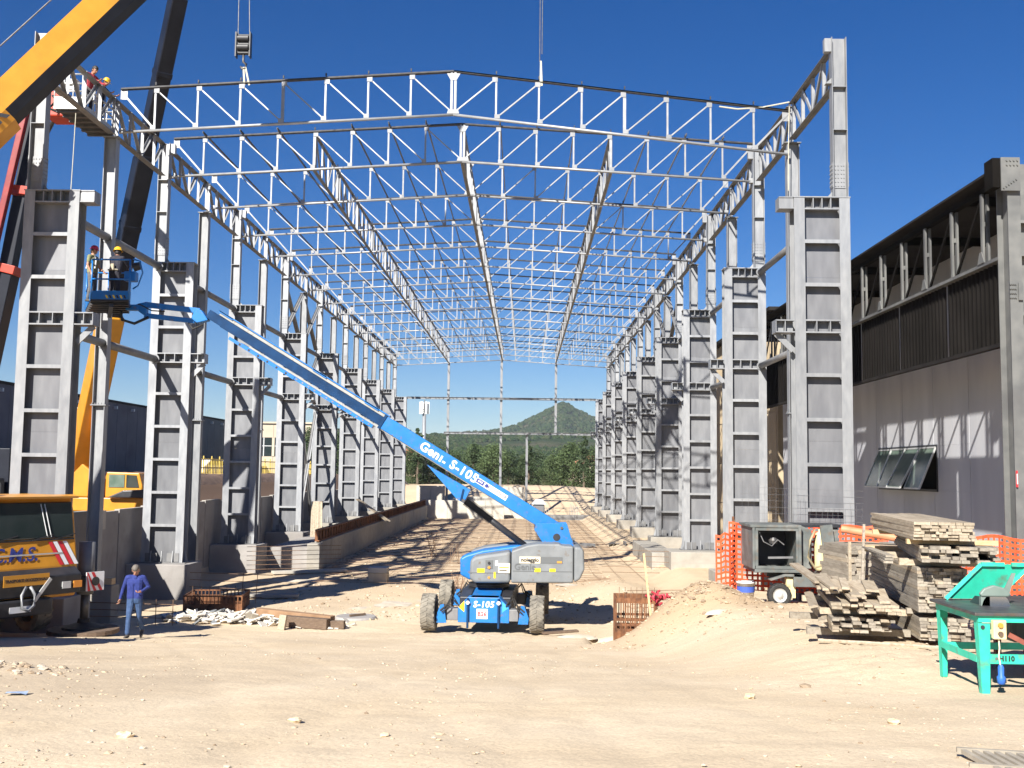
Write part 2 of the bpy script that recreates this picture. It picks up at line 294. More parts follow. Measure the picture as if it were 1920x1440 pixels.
def ground_extra():
    nt = GROUND.node_tree; n = nt.nodes; l = nt.links; b = n['Principled BSDF']
    base = b.inputs['Base Color'].links[0].from_socket
    geo = n.new('ShaderNodeNewGeometry'); sep = n.new('ShaderNodeSeparateXYZ'); l.new(geo.outputs['Position'], sep.inputs[0])
    # fine grit speckle
    t = n.new('ShaderNodeTexNoise'); t.inputs['Scale'].default_value = 38; t.inputs['Detail'].default_value = 6; l.new(geo.outputs['Position'], t.inputs[0])
    r = n.new('ShaderNodeMapRange'); r.inputs[1].default_value = .36; r.inputs[2].default_value = .66; r.inputs[3].default_value = .88; r.inputs[4].default_value = 1.08; l.new(t.outputs[0], r.inputs[0])
    mm = n.new('ShaderNodeVectorMath'); mm.operation = 'SCALE'; l.new(base, mm.inputs[0]); l.new(r.outputs[0], mm.inputs['Scale'])
    # beyond the site the land turns to green and olive fields
    fr = n.new('ShaderNodeMapRange'); fr.inputs[1].default_value = 128; fr.inputs[2].default_value = 150; l.new(sep.outputs[1], fr.inputs[0])
    t2 = n.new('ShaderNodeTexNoise'); t2.inputs['Scale'].default_value = .012; t2.inputs['Detail'].default_value = 8; l.new(geo.outputs['Position'], t2.inputs[0])
    cr = n.new('ShaderNodeValToRGB'); cr.color_ramp.elements[0].color = (.05, .075, .022, 1); cr.color_ramp.elements[1].color = (.14, .125, .05, 1)
    cr.color_ramp.elements[0].position = .42; cr.color_ramp.elements[1].position = .6; l.new(t2.outputs[0], cr.inputs[0])
    mx = n.new('ShaderNodeMix'); mx.data_type = 'RGBA'; l.new(fr.outputs[0], mx.inputs[0]); l.new(mm.outputs[0], mx.inputs[6]); l.new(cr.outputs[0], mx.inputs[7])
    ml = n.new('ShaderNodeMapRange'); ml.inputs[1].default_value = -15.2; ml.inputs[2].default_value = -16.6; l.new(sep.outputs[0], ml.inputs[0])
    ml2 = n.new('ShaderNodeMapRange'); ml2.inputs[1].default_value = 33; ml2.inputs[2].default_value = 37; l.new(sep.outputs[1], ml2.inputs[0])
    mu = n.new('ShaderNodeMath'); mu.operation = 'MULTIPLY'; l.new(ml.outputs[0], mu.inputs[0]); l.new(ml2.outputs[0], mu.inputs[1])
    # browner freshly dug soil of the mound
    dv = n.new('ShaderNodeVectorMath'); dv.operation = 'DISTANCE'; dv.inputs[1].default_value = (4.1, 24.6, .5); l.new(geo.outputs['Position'], dv.inputs[0])
    dr = n.new('ShaderNodeMapRange'); dr.inputs[1].default_value = 3.2; dr.inputs[2].default_value = 1.2; dr.inputs[3].default_value = 0; dr.inputs[4].default_value = .85; l.new(dv.outputs['Value'], dr.inputs[0])
    mxd = n.new('ShaderNodeMix'); mxd.data_type = 'RGBA'; mxd.inputs[7].default_value = (.42, .30, .185, 1); l.new(dr.outputs[0], mxd.inputs[0]); l.new(mm.outputs[0], mxd.inputs[6])
    fd = n.new('ShaderNodeMapRange'); fd.inputs[1].default_value = 33; fd.inputs[2].default_value = 42; fd.inputs[4].default_value = .5; l.new(sep.outputs[1], fd.inputs[0])
    mxf = n.new('ShaderNodeMix'); mxf.data_type = 'RGBA'; mxf.inputs[7].default_value = (.53, .39, .25, 1); l.new(fd.outputs[0], mxf.inputs[0]); l.new(mxd.outputs[2], mxf.inputs[6])
    mxl = n.new('ShaderNodeMix'); mxl.data_type = 'RGBA'; mxl.inputs[7].default_value = (.13, .085, .06, 1); l.new(mu.outputs[0], mxl.inputs[0]); l.new(mxf.outputs[2], mxl.inputs[6]); l.new(mxl.outputs[2], mx.inputs[6])
    l.new(mx.outputs[2], b.inputs['Base Color'])
    bpn = [q for q in n if q.type == 'BUMP'][0]; h0 = bpn.inputs['Height'].links[0].from_socket
    t3 = n.new('ShaderNodeTexNoise'); t3.inputs['Scale'].default_value = 55; t3.inputs['Detail'].default_value = 5; t3.inputs['Roughness'].default_value = .7; l.new(geo.outputs['Position'], t3.inputs[0])
    t4 = n.new('ShaderNodeTexVoronoi'); t4.inputs['Scale'].default_value = 16; l.new(geo.outputs['Position'], t4.inputs[0])
    a1 = n.new('ShaderNodeMath'); a1.operation = 'MULTIPLY_ADD'; a1.inputs[1].default_value = .42; l.new(t3.outputs[0], a1.inputs[0]); l.new(h0, a1.inputs[2])
    a2 = n.new('ShaderNodeMath'); a2.operation = 'MULTIPLY_ADD'; a2.inputs[1].default_value = -.22; l.new(t4.outputs['Distance'], a2.inputs[0]); l.new(a1.outputs[0], a2.inputs[2]); l.new(a2.outputs[0], bpn.inputs['Height'])
ground_extra()
gm = bpy.data.meshes.new('ground'); gm.from_pydata(gv, [], gf); gm.materials.append(GROUND)
gm.polygons.foreach_set('use_smooth', [True] * len(gm.polygons)); gm.update()
go = bpy.data.objects.new('ground', gm); col.objects.link(go); tag(go, 'sandy bare earth of the building site', None, kind='structure')
# ------------------------------------------------------------------ hills
HT = [(-2500, 30), (-1200, 22), (-420, 30), (-160, 52), (-100, 62), (-40, 68), (-10, 75), (22, 90), (44, 102), (55, 107), (66, 102), (84, 92), (105, 84), (135, 76), (220, 60), (420, 48), (900, 60), (2500, 40)]
H2 = [(-2500, 22), (-900, 30), (-420, 38), (-170, 41), (-90, 37.5), (0, 36), (120, 38), (300, 34), (900, 30), (2500, 20)]
def hz(x, y):
    a = lerp_tab(HT, x * 1500 / max(y, 900)) - 4; b = lerp_tab(H2, x * 900 / max(y, 700)) - 4
    p = V((x, y, 0))
    za = a * math.exp(-((y - 1500) / (210 if y < 1500 else 400)) ** 2); zb = b * math.exp(-((y - 900) / (260 if y < 900 else 420)) ** 2)
    m = max(za, zb); m += 6 * math.exp(-abs(za - zb) / 6)
    fade = sst(380, 560, y)
    rid = noise.noise(p * .006) * 7 + noise.noise(p * .016) * 3 + noise.noise(p * .045) * 1.5
    return -1.5 + (m + rid * min(1, m / 30) * .8) * fade
hxs = list(np.arange(-1500, 1500, 16.)); hys = list(np.arange(380, 2300, 14.))
hv = [(x, y, hz(x, y)) for y in hys for x in hxs]; nx = len(hxs)
hf = [(j * nx + i, j * nx + i + 1, (j + 1) * nx + i + 1, (j + 1) * nx + i) for j in range(len(hys) - 1) for i in range(nx - 1)]
HILL = mat('wooded_hillside', (0.022, 0.040, 0.014), (0.038, 0.058, 0.022), 0.95, 0, .05, 10, .35, .65, (0.085, 0.075, 0.045), .008, .56, .68, bump=1.0, bscale=.12, bdist=6, spec=.1)
hm = bpy.data.meshes.new('hills'); hm.from_pydata(hv, [], hf); hm.materials.append(HILL); hm.polygons.foreach_set('use_smooth', [True] * len(hm.polygons)); hm.update()
ho = bpy.data.objects.new('hills', hm); col.objects.link(ho); tag(ho, 'wooded hills with one conical peak behind the hall', None, kind='structure')
# tree canopy on the hills: one mass
def forest():
    rs = np.random.RandomState(4); g = (1 + 5 ** .5) / 2
    ic = np.array([(-1, g, 0), (1, g, 0), (-1, -g, 0), (1, -g, 0), (0, -1, g), (0, 1, g), (0, -1, -g), (0, 1, -g), (g, 0, -1), (g, 0, 1), (-g, 0, -1), (-g, 0, 1)]) / 1.9
    fc = np.array([(0, 11, 5), (0, 5, 1), (0, 1, 7), (0, 7, 10), (0, 10, 11), (1, 5, 9), (5, 11, 4), (11, 10, 2), (10, 7, 6), (7, 1, 8), (3, 9, 4), (3, 4, 2), (3, 2, 6), (3, 6, 8), (3, 8, 9), (4, 9, 5), (2, 4, 11), (6, 2, 10), (8, 6, 7), (9, 8, 1)])
    vs = []; fs = []; k = 0; mi = []
    while k < 42000:
        y = 430 + rs.rand() ** .8 * 1150; x = (rs.rand() - .5) * y * .7
        q = x / y
        if not (-.34 < q < .34): continue
        z = hz(x, y)
        if y > 1100 and noise.noise(V((x, y, 5)) * .02) > .12 and rs.rand() < .75: continue
        if noise.noise(V((x, y, 9)) * .007) > .33: continue
        s = 1.3 + rs.rand() * 1.6 + (.7 if y > 1000 else 0)
        vs.append(ic * np.array([s, s, s * (.8 + .6 * rs.rand())]) * (0.75 + .5 * rs.rand(12, 1)) + np.array([x, y, z + s * .25])); fs.append(fc + 12 * k); k += 1
        mi += [int(rs.rand() * 3)] * 20
    me = bpy.data.meshes.new('forest'); me.from_pydata(np.concatenate(vs).tolist(), [], np.concatenate(fs).tolist())
    me.materials.append(mat('forest_dark', (0.014, 0.029, 0.010), (0.024, 0.042, 0.015), .95, 0, .3, spec=.1))
    me.materials.append(mat('forest_mid', (0.023, 0.042, 0.013), (0.036, 0.057, 0.019), .95, 0, .3, spec=.1))
    me.materials.append(mat('forest_olive', (0.034, 0.048, 0.018), (0.052, 0.062, 0.026), .95, 0, .3, spec=.1))
    me.polygons.foreach_set('material_index', mi); me.update()
    o = bpy.data.objects.new('forest', me); col.objects.link(o); tag(o, 'dense green woodland covering the far hills', 'woodland', kind='stuff')
forest()
# ------------------------------------------------------------------ the new hall: columns
Y0 = 28.144; XI_L, XI_R = -12.431, 7.308; CW = 1.53; XC = -2.5; ZT = 11.12; FLOOR = -1.25
def bolts(mb, pts, d, r=.018, h=.018):
    for p in pts: mb.cyl(V(p), V(p) + V(d) * h, r, None, 6)
def column_proto(s, cap_bracket, GALV=GALV, WEBP=WEBP):
    """s=+1: inner edge at x=0, outer at +CW; s=-1 mirrored. Front face at y=0."""
    t = thing('steel_column', 'x', 'column')
    X = lambda x: s * x
    def bx(mb, x0, x1, *r): a, b = sorted((X(x0), X(x1))); return mb.box(a, b, *r)
    for x0 in (0, CW - .29):
        m = MB(); bx(m, x0, x0 + .29, 0, .022, .03, ZT - .03); bx(m, x0, x0 + .29, .478, .5, .03, ZT - .03); bx(m, x0 + .137, x0 + .153, .022, .478, .03, ZT - .03)
        m.build('chord', GALV, t)
    for za, zb in ((.03, 4.4), (4.404, 8.9), (8.904, ZT - .03)):
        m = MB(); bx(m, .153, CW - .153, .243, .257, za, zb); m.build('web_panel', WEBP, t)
    for z in (1.36, 2.56, 3.77, 4.98, 6.19, 8.67, 9.87):
        m = MB(); bx(m, .291, CW - .291, .004, .243, z - .012, z + .012); bx(m, .291, CW - .291, .002, .02, z - .05, z + .05)
        bx(m, .291, CW - .291, .257, .496, z - .012, z + .012); m.build('stiffener', GALV, t)
    for z in (7.36, 7.69, 10.78):
        m = MB(); bx(m, .291, CW - .291, .002, .243, z - .02, z + .02); bx(m, .291, CW - .291, .257, .496, z - .02, z + .02); m.build('stiffener', GALV, t)
    for x in (.59, .96):
        m = MB(); bx(m, x - .012, x + .012, .004, .243, 7.382, 7.668); m.build('rib', GALV, t)
    for x in (.53, .77, 1.01):
        m = MB(); bx(m, x - .012, x + .012, .004, .243, 10.802, ZT - .032); m.build('rib', GALV, t)
    m = MB(); bx(m, -.02, CW + .02, -.015, .515, ZT - .03, ZT); m.build('cap_plate', GALV, t)
    # crane-rail corbel with its strut
    m = MB(); bx(m, -.52, -.002, .02, .48, 7.67, 7.70); bx(m, -.52, -.002, .02, .48, 7.35, 7.38); bx(m, -.52, -.002, .24, .26, 7.382, 7.668); bx(m, -.52, -.50, .03, .47, 7.382, 7.668)
    bx(m, -.27, -.25, .03, .47, 7.382, 7.668)
    cb = m.build('corbel', GALV, t)
    m = MB(); m.bar((X(-.46), .25, 7.34), (X(.0), .25, 6.88), .16, .05, (0, 1, 0)); m.build('strut', GALV, cb)
    if cap_bracket:
        m = MB(); bx(m, -.40, -.022, .02, .48, ZT - .035, ZT - .004); bx(m, -.40, -.002, .02, .48, ZT - .34, ZT - .31); bx(m, -.40, -.002, .04, .46, ZT - .308, ZT - .037)
        m.build('top_bracket', GALV, t)
    # upper column: an I section whose web faces the camera
    ux0, ux1 = CW - .41, CW
    m = MB(); bx(m, ux0, ux0 + .018, .10, .40, ZT + .002, 15.70); bx(m, ux1 - .018, ux1, .10, .40, ZT + .002, 15.70); bx(m, ux0 + .018, ux1 - .018, .244, .256, ZT + .002, 15.70)
    up = m.build('upper_column', GALV, t)
    for z in (13.05, 14.28):
        m = MB(); bx(m, ux0 + .019, ux1 - .019, .105, .395, z - .01, z + .01); m.build('web_stiffener', GALV, up)
    m = MB(); bx(m, ux0 + .04, ux1 - .04, .222, .2435, 11.42, 12.12); bx(m, ux0 - .014, ux0 - .001, .11, .39, 11.42, 12.12); bx(m, ux1 + .001, ux1 + .014, .11, .39, 11.42, 12.12)
    for z in [11.48 + .115 * i for i in range(6)]:
        for xx in (ux0 + .09, ux0 + .16, ux1 - .16, ux1 - .09): m.cyl((X(xx), .2215, z), (X(xx), .2, z), .016, None, 6)
        for yy in (.15, .21, .29, .35):
            m.cyl((X(ux0 - .014), yy, z), (X(ux0 - .034), yy, z), .016, None, 6); m.cyl((X(ux1 + .014), yy, z), (X(ux1 + .034), yy, z), .016, None, 6)
    m.build('splice_plate', GALV, up)
    m = MB(); m.prism([(X(ux0 - .002), ZT + .002), (X(ux0 - .17), ZT + .002), (X(ux0 - .002), ZT + .2)], 'y', .24, .26); m.build('haunch', GALV, up)
    # eave seat plates
    m = MB(); bx(m, ux0 - .18, ux0 - .002, .16, .34, 15.30, 15.68); m.build('seat_plate', GALV, up)
    m = MB(); m.prism([(X(ux0 - .002), 14.38), (X(ux0 - .16), 14.38), (X(ux0 - .002), 14.54)], 'y', .16, .34); m.build('seat_bracket', GALV, up)
    # foot
    m = MB(); bx(m, -.12, CW + .12, -.12, .62, 0, .03); m.build('base_plate', GALVD, t)
    for x in (.0, .36, .76, 1.16, CW):
        m = MB(); m.prism([(-.11, .032), (-.003, .032), (-.003, .44), (-.05, .44)], 'x', X(x) - .012, X(x) + .012); m.build('gusset', GALV, t)
    for x, d in ((-.003, -1), (CW + .003, 1)):
        m = MB(); m.prism([(X(x), .032), (X(x + d * .11), .032), (X(x), .44)], 'y', .24, .26); m.build('gusset', GALV, t)
    for x in (.36, 1.16):
        m = MB(); bx(m, x - .22, x + .22, -.0225, -.003, .05, .36); m.build('foot_plate', GALVD, t)
    return t
def side_word(s): return 'left' if s < 0 else 'right'
for s, xi in ((-1, XI_L), (1, XI_R)):
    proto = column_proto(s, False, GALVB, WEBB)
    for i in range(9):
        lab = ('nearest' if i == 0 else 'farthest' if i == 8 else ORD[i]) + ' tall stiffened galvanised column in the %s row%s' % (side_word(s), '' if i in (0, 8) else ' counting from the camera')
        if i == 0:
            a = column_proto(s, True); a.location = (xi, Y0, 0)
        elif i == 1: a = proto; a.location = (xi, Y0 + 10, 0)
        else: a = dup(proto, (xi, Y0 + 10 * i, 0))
        tag(a, lab, 'column', 'tall stiffened columns in the %s row' % side_word(s))
# intermediate posts
def post_proto(s):
    t = thing('steel_post', 'x', 'post'); X = lambda x: s * x
    def bx(mb, x0, x1, *r): a, b = sorted((X(x0), X(x1))); return mb.box(a, b, *r)
    m = MB()
    for za, zb in ((-.98, 5.43), (5.47, 14.27)):
        bx(m, 0, .018, .10, .40, za, zb); bx(m, .382, .40, .10, .40, za, zb); bx(m, .018, .382, .244, .256, za, zb)
    m.build('shaft', GALV, t)
    m = MB(); bx(m, -.05, .45, .06, .44, 5.432, 5.449); bx(m, -.05, .45, .06, .44, 5.451, 5.468)
    for xx in (.0, .1, .2, .3, .4):
        for yy in (.09, .41): m.cyl((X(xx), yy, 5.469), (X(xx), yy, 5.52), .018, None, 6)
    m.build('splice_flange', GALV, t)
    m = MB(); bx(m, -.10, .45, .05, .45, 14.272, 14.295); m.build('cap_plate', GALV, t)
    m = MB(); bx(m, -.1, .5, .0, .5, -1.0, -.982); m.build('base_plate', GALVD, t)
    return t
for s, xo in ((-1, XI_L - CW + .41), (1, XI_R + CW - .41)):
    proto = post_proto(s)
    for i in range(8):
        a = proto if i == 0 else dup(proto, (0, 0, 0)); a.location = (xo, Y0 + 5 + 10 * i, 0)
        tag(a, '%s slim I-section post between the tall columns of the %s row%s' % ('nearest' if i == 0 else 'farthest' if i == 7 else ORD[i], side_word(s), '' if i in (0, 7) else ' from the camera'), 'post', 'slim posts in the %s row' % side_word(s))
# ------------------------------------------------------------------ concrete footings under the columns
def footing(x0, x1, y0, y1, z0, z1, label, mt=CONC, group='concrete column footings', name='concrete_footing'):
    t = thing(name, label, 'footing', ((x0 + x1) / 2, (y0 + y1) / 2, z0), 0, group); o = t.location
    m = MB(); m.box(x0, x1, y0, y1, z0, z1); m.build('block', mt, t, bevel=.03, org=o)
    n = max(2, int((z1 - z0) / .42)); m = MB()
    for k in range(1, n):
        z = z0 + (z1 - z0) * k / n; m.box(x0 + .02, x1 - .02, y0 - .004, y0 + .01, z - .006, z + .006)
    m.build('formwork_joint', CONCD, t, org=o)
    return t
for i in range(9):
    Yc = Y0 + 10 * i
    if i: footing(XI_L - CW - .35, XI_L + .35, Yc - .55, Yc + 1.15, -1.9, -.003, 'concrete footing under the %s tall column of the left row' % ('farthest' if i == 8 else ORD[i]), CONCD if i < 4 else CONC)
    zr = -.003
    if i == 2:
        footing(XI_R - .75, XI_R + CW + .05, Yc - 1.25, Yc + 1.1, -1.9, zr, 'large stepped concrete footing under the third tall column of the right row')
    elif i == 1: footing(XI_R - .45, XI_R + 1.1, Yc - .75, Yc + 1.0, -1.9, zr, 'small concrete footing beside the orange mesh under the second right column')
    else: footing(XI_R - .35, XI_R + CW + .35, Yc - .5, Yc + 1.1, -1.9, zr, 'concrete footing under the %s tall column of the right row' % ('nearest' if i == 0 else 'farthest' if i == 8 else ORD[i]))
footing(XI_L - CW - .35, XI_L + .35, Y0 - .55, Y0 + 1.15, -1.9, -.003, 'concrete footing under the nearest left column behind the crane cab', CONCD)
footing(XI_R - 1.25, XI_R - .1, Y0 + 21.6, Y0 + 30.5, -1.9, -.25, 'long low concrete ground beam running along the right column row', CONC, None, 'ground_beam')
# ------------------------------------------------------------------ tubes between the columns
def tube(p, q, r, label, group, name='strut_tube', cat='tube'):
    t = thing(name, label, cat, p, 0, group)
    m = MB(); m.cyl(p, q, r, None, 14); m.build('pipe', GALVD, t, True, org=p)
    d = (V(q) - V(p)).normalized(); p = V(p); q = V(q)
    for e, g in ((p, 1), (q, -1)):
        m = MB(); m.cyl(e - d * .005 * g, e + d * .025 * g, r + .05, None, 14); m.build('end_plate', GALV, t, org=t.location)
    return t
for s, xo in ((-1, XI_L - CW + .205), (1, XI_R + CW - .205)):
    for i in range(8):
        for h, hz_, w in ((0, 10.95, 'upper'), (1, 7.47, 'lower')):
            a = Y0 + 10 * i; xx = xo
            tube((xx, a + .51, hz_), (xx, a + 5.24, hz_), .13 if s < 0 else .11, '%s level tube from the %s column to the post beyond it on the %s side' % (w, ORD[i], side_word(s)), '%s strut tubes on the %s side' % (w, side_word(s)))
            tube((xx, a + 5.26, hz_), (xx, a + 9.99, hz_), .13 if s < 0 else .11, '%s level tube from the post to the %s column on the %s side' % (w, ORD[i + 1], side_word(s)), '%s strut tubes on the %s side' % (w, side_word(s)))
# ------------------------------------------------------------------ lattice trusses
def lattice_bay(name, length, zb, zt, npan, cat, ch=.10, wb=.07, flipmid=True, gus=True):
    """a bay along +y from 0 to length, every member its own part"""
    t = thing(name, 'x', cat)
    for z, nm in ((zb, 'bottom_chord'), (zt, 'top_chord')):
        m = MB(); m.angle((-.006, 0, z - .04), (-.006, length, z - .04), ch, .012, flip=-1); m.angle((.006, 0, z - .04), (.006, length, z - .04), ch, .012, flip=1); m.build(nm, GALVD, t)
    p = length / npan
    for k in range(npan + 1):
        y = min(max(k * p, .06), length - .06)
        m = MB(); m.angle((.012, y, zb), (.012, y, zt), wb, .01, (1, 0, 0)); m.build('web_post', GALVT, t)
    for k in range(npan):
        a, b = (k * p, (k + 1) * p)
        if flipmid and k >= npan / 2: a, b = b, a
        m = MB(); m.angle((-.012, a + .04 * (1 if b > a else -1), zt), (-.012, b - .04 * (1 if b > a else -1), zb), wb, .01, (1, 0, 0)); m.build('web_diagonal', GALVT, t)
    if gus:
        for k in range(1, npan):
            for z, e in ((zb, 1), (zt, -1)):
                m = MB(); m.box(-.005, .005, k * p - .11, k * p + .11, min(z, z + e * .17), max(z, z + e * .17)); m.build('gusset_plate', GALVT, t)
    return t
# eave trusses over the column rows
ep = lattice_bay('eave_truss', 4.62, 14.40, 15.58, 4, 'truss', .11, .10, gus=False)
first = True
for s, x in ((-1, XI_L - CW + .26), (1, XI_R + CW - .26)):
    for i in range(16):
        y = Y0 + 5 * i + (.42 if i % 2 == 0 else .25); a = ep if first else dup(ep, (0, 0, 0)); first = False
        a.location = (x, y - .0, 0)
        tag(a, '%s eave lattice truss bay over the %s column row%s' % ('nearest' if i == 0 else 'farthest' if i == 15 else ORD[i], side_word(s), '' if i in (0, 15) else ' from the camera'), 'truss', 'eave truss bays over the %s row' % side_word(s))
# transverse roof trusses
HS = 10.95; PT = 1.4
def roof_truss(name, zl, zrdg, zr, dep=1.43):
    """left eave, ridge and right eave heights of the top chord"""
    t = thing(name, 'x', 'truss')
    def top(x): return zrdg + ((zl if x < 0 else zr) - zrdg) * abs(x) / HS
    for s in (-1, 1):
        e = s * HS
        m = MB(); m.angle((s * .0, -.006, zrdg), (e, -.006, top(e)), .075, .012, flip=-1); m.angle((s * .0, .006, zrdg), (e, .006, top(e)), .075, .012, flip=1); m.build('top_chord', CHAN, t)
        m = MB(); m.cyl((s * .0, 0, zrdg - dep), (e, 0, top(e) - dep), .046, None, 10); m.build('bottom_chord', GALVT, t, True)
        xs = [s * PT * k for k in range(1, 8)]
        for k, x in enumerate(xs):
            w = .10 if k == 3 else .06
            m = MB(); m.bar((x, 0, top(x) - dep + .04), (x, 0, top(x) - .02), w, .05, (0, 1, 0)); m.build('post', GALVT, t)
        for k, x in enumerate(xs):
            x2 = x - s * PT
            m = MB(); m.bar((x - s * .05, .0, top(x) - .08), (x2 + s * .06, 0, top(x2) - dep + .1), .042, .042, (0, 1, 0)); m.build('diagonal', GALVT, t)
        m = MB(); m.bar((e - s * .02, 0, top(e) - .06), (xs[-1] + s * .05, 0, top(xs[-1]) - dep + .1), .06, .05, (0, 1, 0)); m.build('diagonal', GALVT, t)
        m = MB(); m.box(min(e, e - s * .22), max(e, e - s * .22), -.01, .01, top(e) - .32, top(e) + .02); m.build('end_plate', GALVT, t)
        m = MB(); m.box(min(e, e - s * .16), max(e, e - s * .16), -.01, .01, top(e) - dep - .02, top(e) - dep + .14); m.build('end_plate', GALVT, t)
        for x in xs:
            m = MB(); m.box(min(x + s * .045, x - s * .13), max(x + s * .045, x - s * .13), -.045, -.035, top(x) - .17, top(x) - .01); m.build('gusset_plate', GALV, t)
            m = MB(); m.box(min(x - s * .045, x + s * .13), max(x - s * .045, x + s * .13), -.045, -.035, top(x) - dep + .03, top(x) - dep + .17); m.build('gusset_plate', GALV, t)
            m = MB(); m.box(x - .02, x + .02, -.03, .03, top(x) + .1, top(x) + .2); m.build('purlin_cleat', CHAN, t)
    m = MB(); m.bar((-.06, 0, zrdg - dep + .02), (-.06, 0, zrdg), .08, .09, (0, 1, 0)); m.bar((.06, 0, zrdg - dep + .02), (.06, 0, zrdg), .08, .09, (0, 1, 0)); m.build('ridge_post', GALVT, t)
    m = MB(); m.prism([(-.22, zrdg - .06), (.22, zrdg - .06), (.1, zrdg - .28), (-.1, zrdg - .28)], 'y', -.06, -.05); m.prism([(-.2, zrdg - dep + .02), (.2, zrdg - dep + .02), (.16, zrdg - dep + .16), (-.16, zrdg - dep + .16)], 'y', -.06, -.05); m.build('ridge_plate', GALVT, t)
    return t
t0 = roof_truss('roof_truss', 15.83, 16.52, 15.28); t0.location = (XC + .02, Y0 + 5, 0)
tag(t0, 'front roof truss still hanging from the crane slings', 'truss', 'roof trusses')
rt = roof_truss('roof_truss', 15.87, 16.54, 15.87)
for i in range(15):
    a = rt if i == 0 else dup(rt, (0, 0, 0)); a.location = (XC, Y0 + 10 + 5 * i + (.05 if i % 2 else .25), 0)
    tag(a, 'last roof truss at the far gable end' if i == 14 else '%s roof truss behind the hanging one' % ORD[i], 'truss', 'roof trusses')
# longitudinal trusses at ridge and quarter points
lp = lattice_bay('longitudinal_truss', 4.9, 0, 1.40, 4, 'truss', .065, .06, gus=False); first = True
for xo, z, w in ((-5.6, 14.77, 'left of the ridge'), (0, 15.12, 'under the ridge'), (5.6, 14.77, 'right of the ridge')):
    for i in range(14):
        a = lp if first else dup(lp, (0, 0, 0)); first = False; a.location = (XC + xo, Y0 + 10.3 + 5 * i, z)
        tag(a, '%s lengthwise roof truss bay %s' % ('nearest' if i == 0 else 'farthest' if i == 13 else ORD[i], w), 'truss', 'lengthwise truss bays %s' % w)
# purlins
for s in (-1, 1):
    for k in (1, 2, 3, 5, 6, 7):
        x = XC + s * PT * k; z = 16.54 - (16.54 - 15.87) * PT * k / HS + .15
        m = MB(); m.chan((x, Y0 + 10, z), (x, Y0 + 80.4, z), .07, .04, .006); o = m.build('roof_purlin', GALVD, org=(x, Y0 + 10, z))
        tag(o, 'thin roof purlin, %s one out from the ridge on the %s slope' % (ORD[k - 1 if k < 4 else k - 2], side_word(s)), 'purlin', 'roof purlins')
# wind bracing in the upper and lower bay between the fourth and fifth columns
def brace(p, q, label, group):
    t = thing('wind_brace', label, 'brace', p, 0, group); m = MB()
    m.chan(V(p) + V((.05, 0, 0)), V(q) + V((.05, 0, 0)), .14, .05, .01, (1, 0, 0)); m.build('channel', GALV, t, org=p)
    m = MB(); m.chan(V(p) - V((.05, 0, 0)), V(q) - V((.05, 0, 0)), .14, .05, .01, (1, 0, 0), -1); m.build('channel', GALVD, t, org=p); return t
for s, x in ((-1, XI_L - CW + .205), (1, XI_R + CW - .205)):
    a = Y0 + 30
    for j, (za, zb, w) in enumerate(((11.3, 14.2, 'high'), (7.7, 10.8, 'middle'), (.4, 7.2, 'low'))):
        for k in (0, 1):
            y1, y2 = a + 5 * k + .5, a + 5 * k + 4.9
            brace((x, y1, za), (x, y2, zb), '%s brace rising away from camera in the %s half of the %s bay' % (w, 'nearer' if k == 0 else 'farther', side_word(s)), 'wind braces on the %s side' % side_word(s))
            brace((x + s * .12, y2, za), (x + s * .12, y1, zb), '%s brace falling away from camera in the %s half of the %s bay' % (w, 'nearer' if k == 0 else 'farther', side_word(s)), 'wind braces on the %s side' % side_word(s))
# far gable
YG = Y0 + 80.6
def gpost(x, z0, z1, label):
    t = thing('gable_post', label, 'post', (x, YG, z0), 0, 'far gable posts'); m = MB(); m.ibeam((x, YG, z0 + .02), (x, YG, z1), .26, .24, .02, .014, (0, 1, 0)); m.build('shaft', GALV, t, org=t.location)
    m = MB(); m.box(x - .25, x + .25, YG - .25, YG + .25, z0, z0 + .02); m.build('base_plate', GALVD, t, org=t.location)
gpost(-8.11, -1.3, 14.75, 'left of the far gable posts, standing behind the boom'); gpost(-2.55, -1.3, 15.1, 'middle far gable post under the roof ridge')
gpost(3.16, 7.56, 14.75, 'right far gable post that stops on the lower gable beam'); gpost(.18, -1.3, 7.3, 'short far gable post under the lower gable beam')
for xa, xb, z, lab in ((XI_L, XI_R, 11.05, 'upper horizontal beam of the far gable'), (-8.5, XI_R, 7.43, 'lower horizontal beam of the far gable')):
    t = thing('gable_beam', lab, 'beam', (xa, YG - .25, z), 0, 'far gable beams'); m = MB(); m.ibeam((xa, YG - .27, z), (xb, YG - .27, z), .24, .2, .02, .014); m.build('beam', GALV, t, org=t.location)
    m = MB()
    for k in range(1, 9): xk = xa + (xb - xa) * k / 9; m.box(xk - .09, xk + .09, YG - .376, YG - .372, z - .118, z + .118)
    m.build('stiffener', GALVD, t, org=t.location)
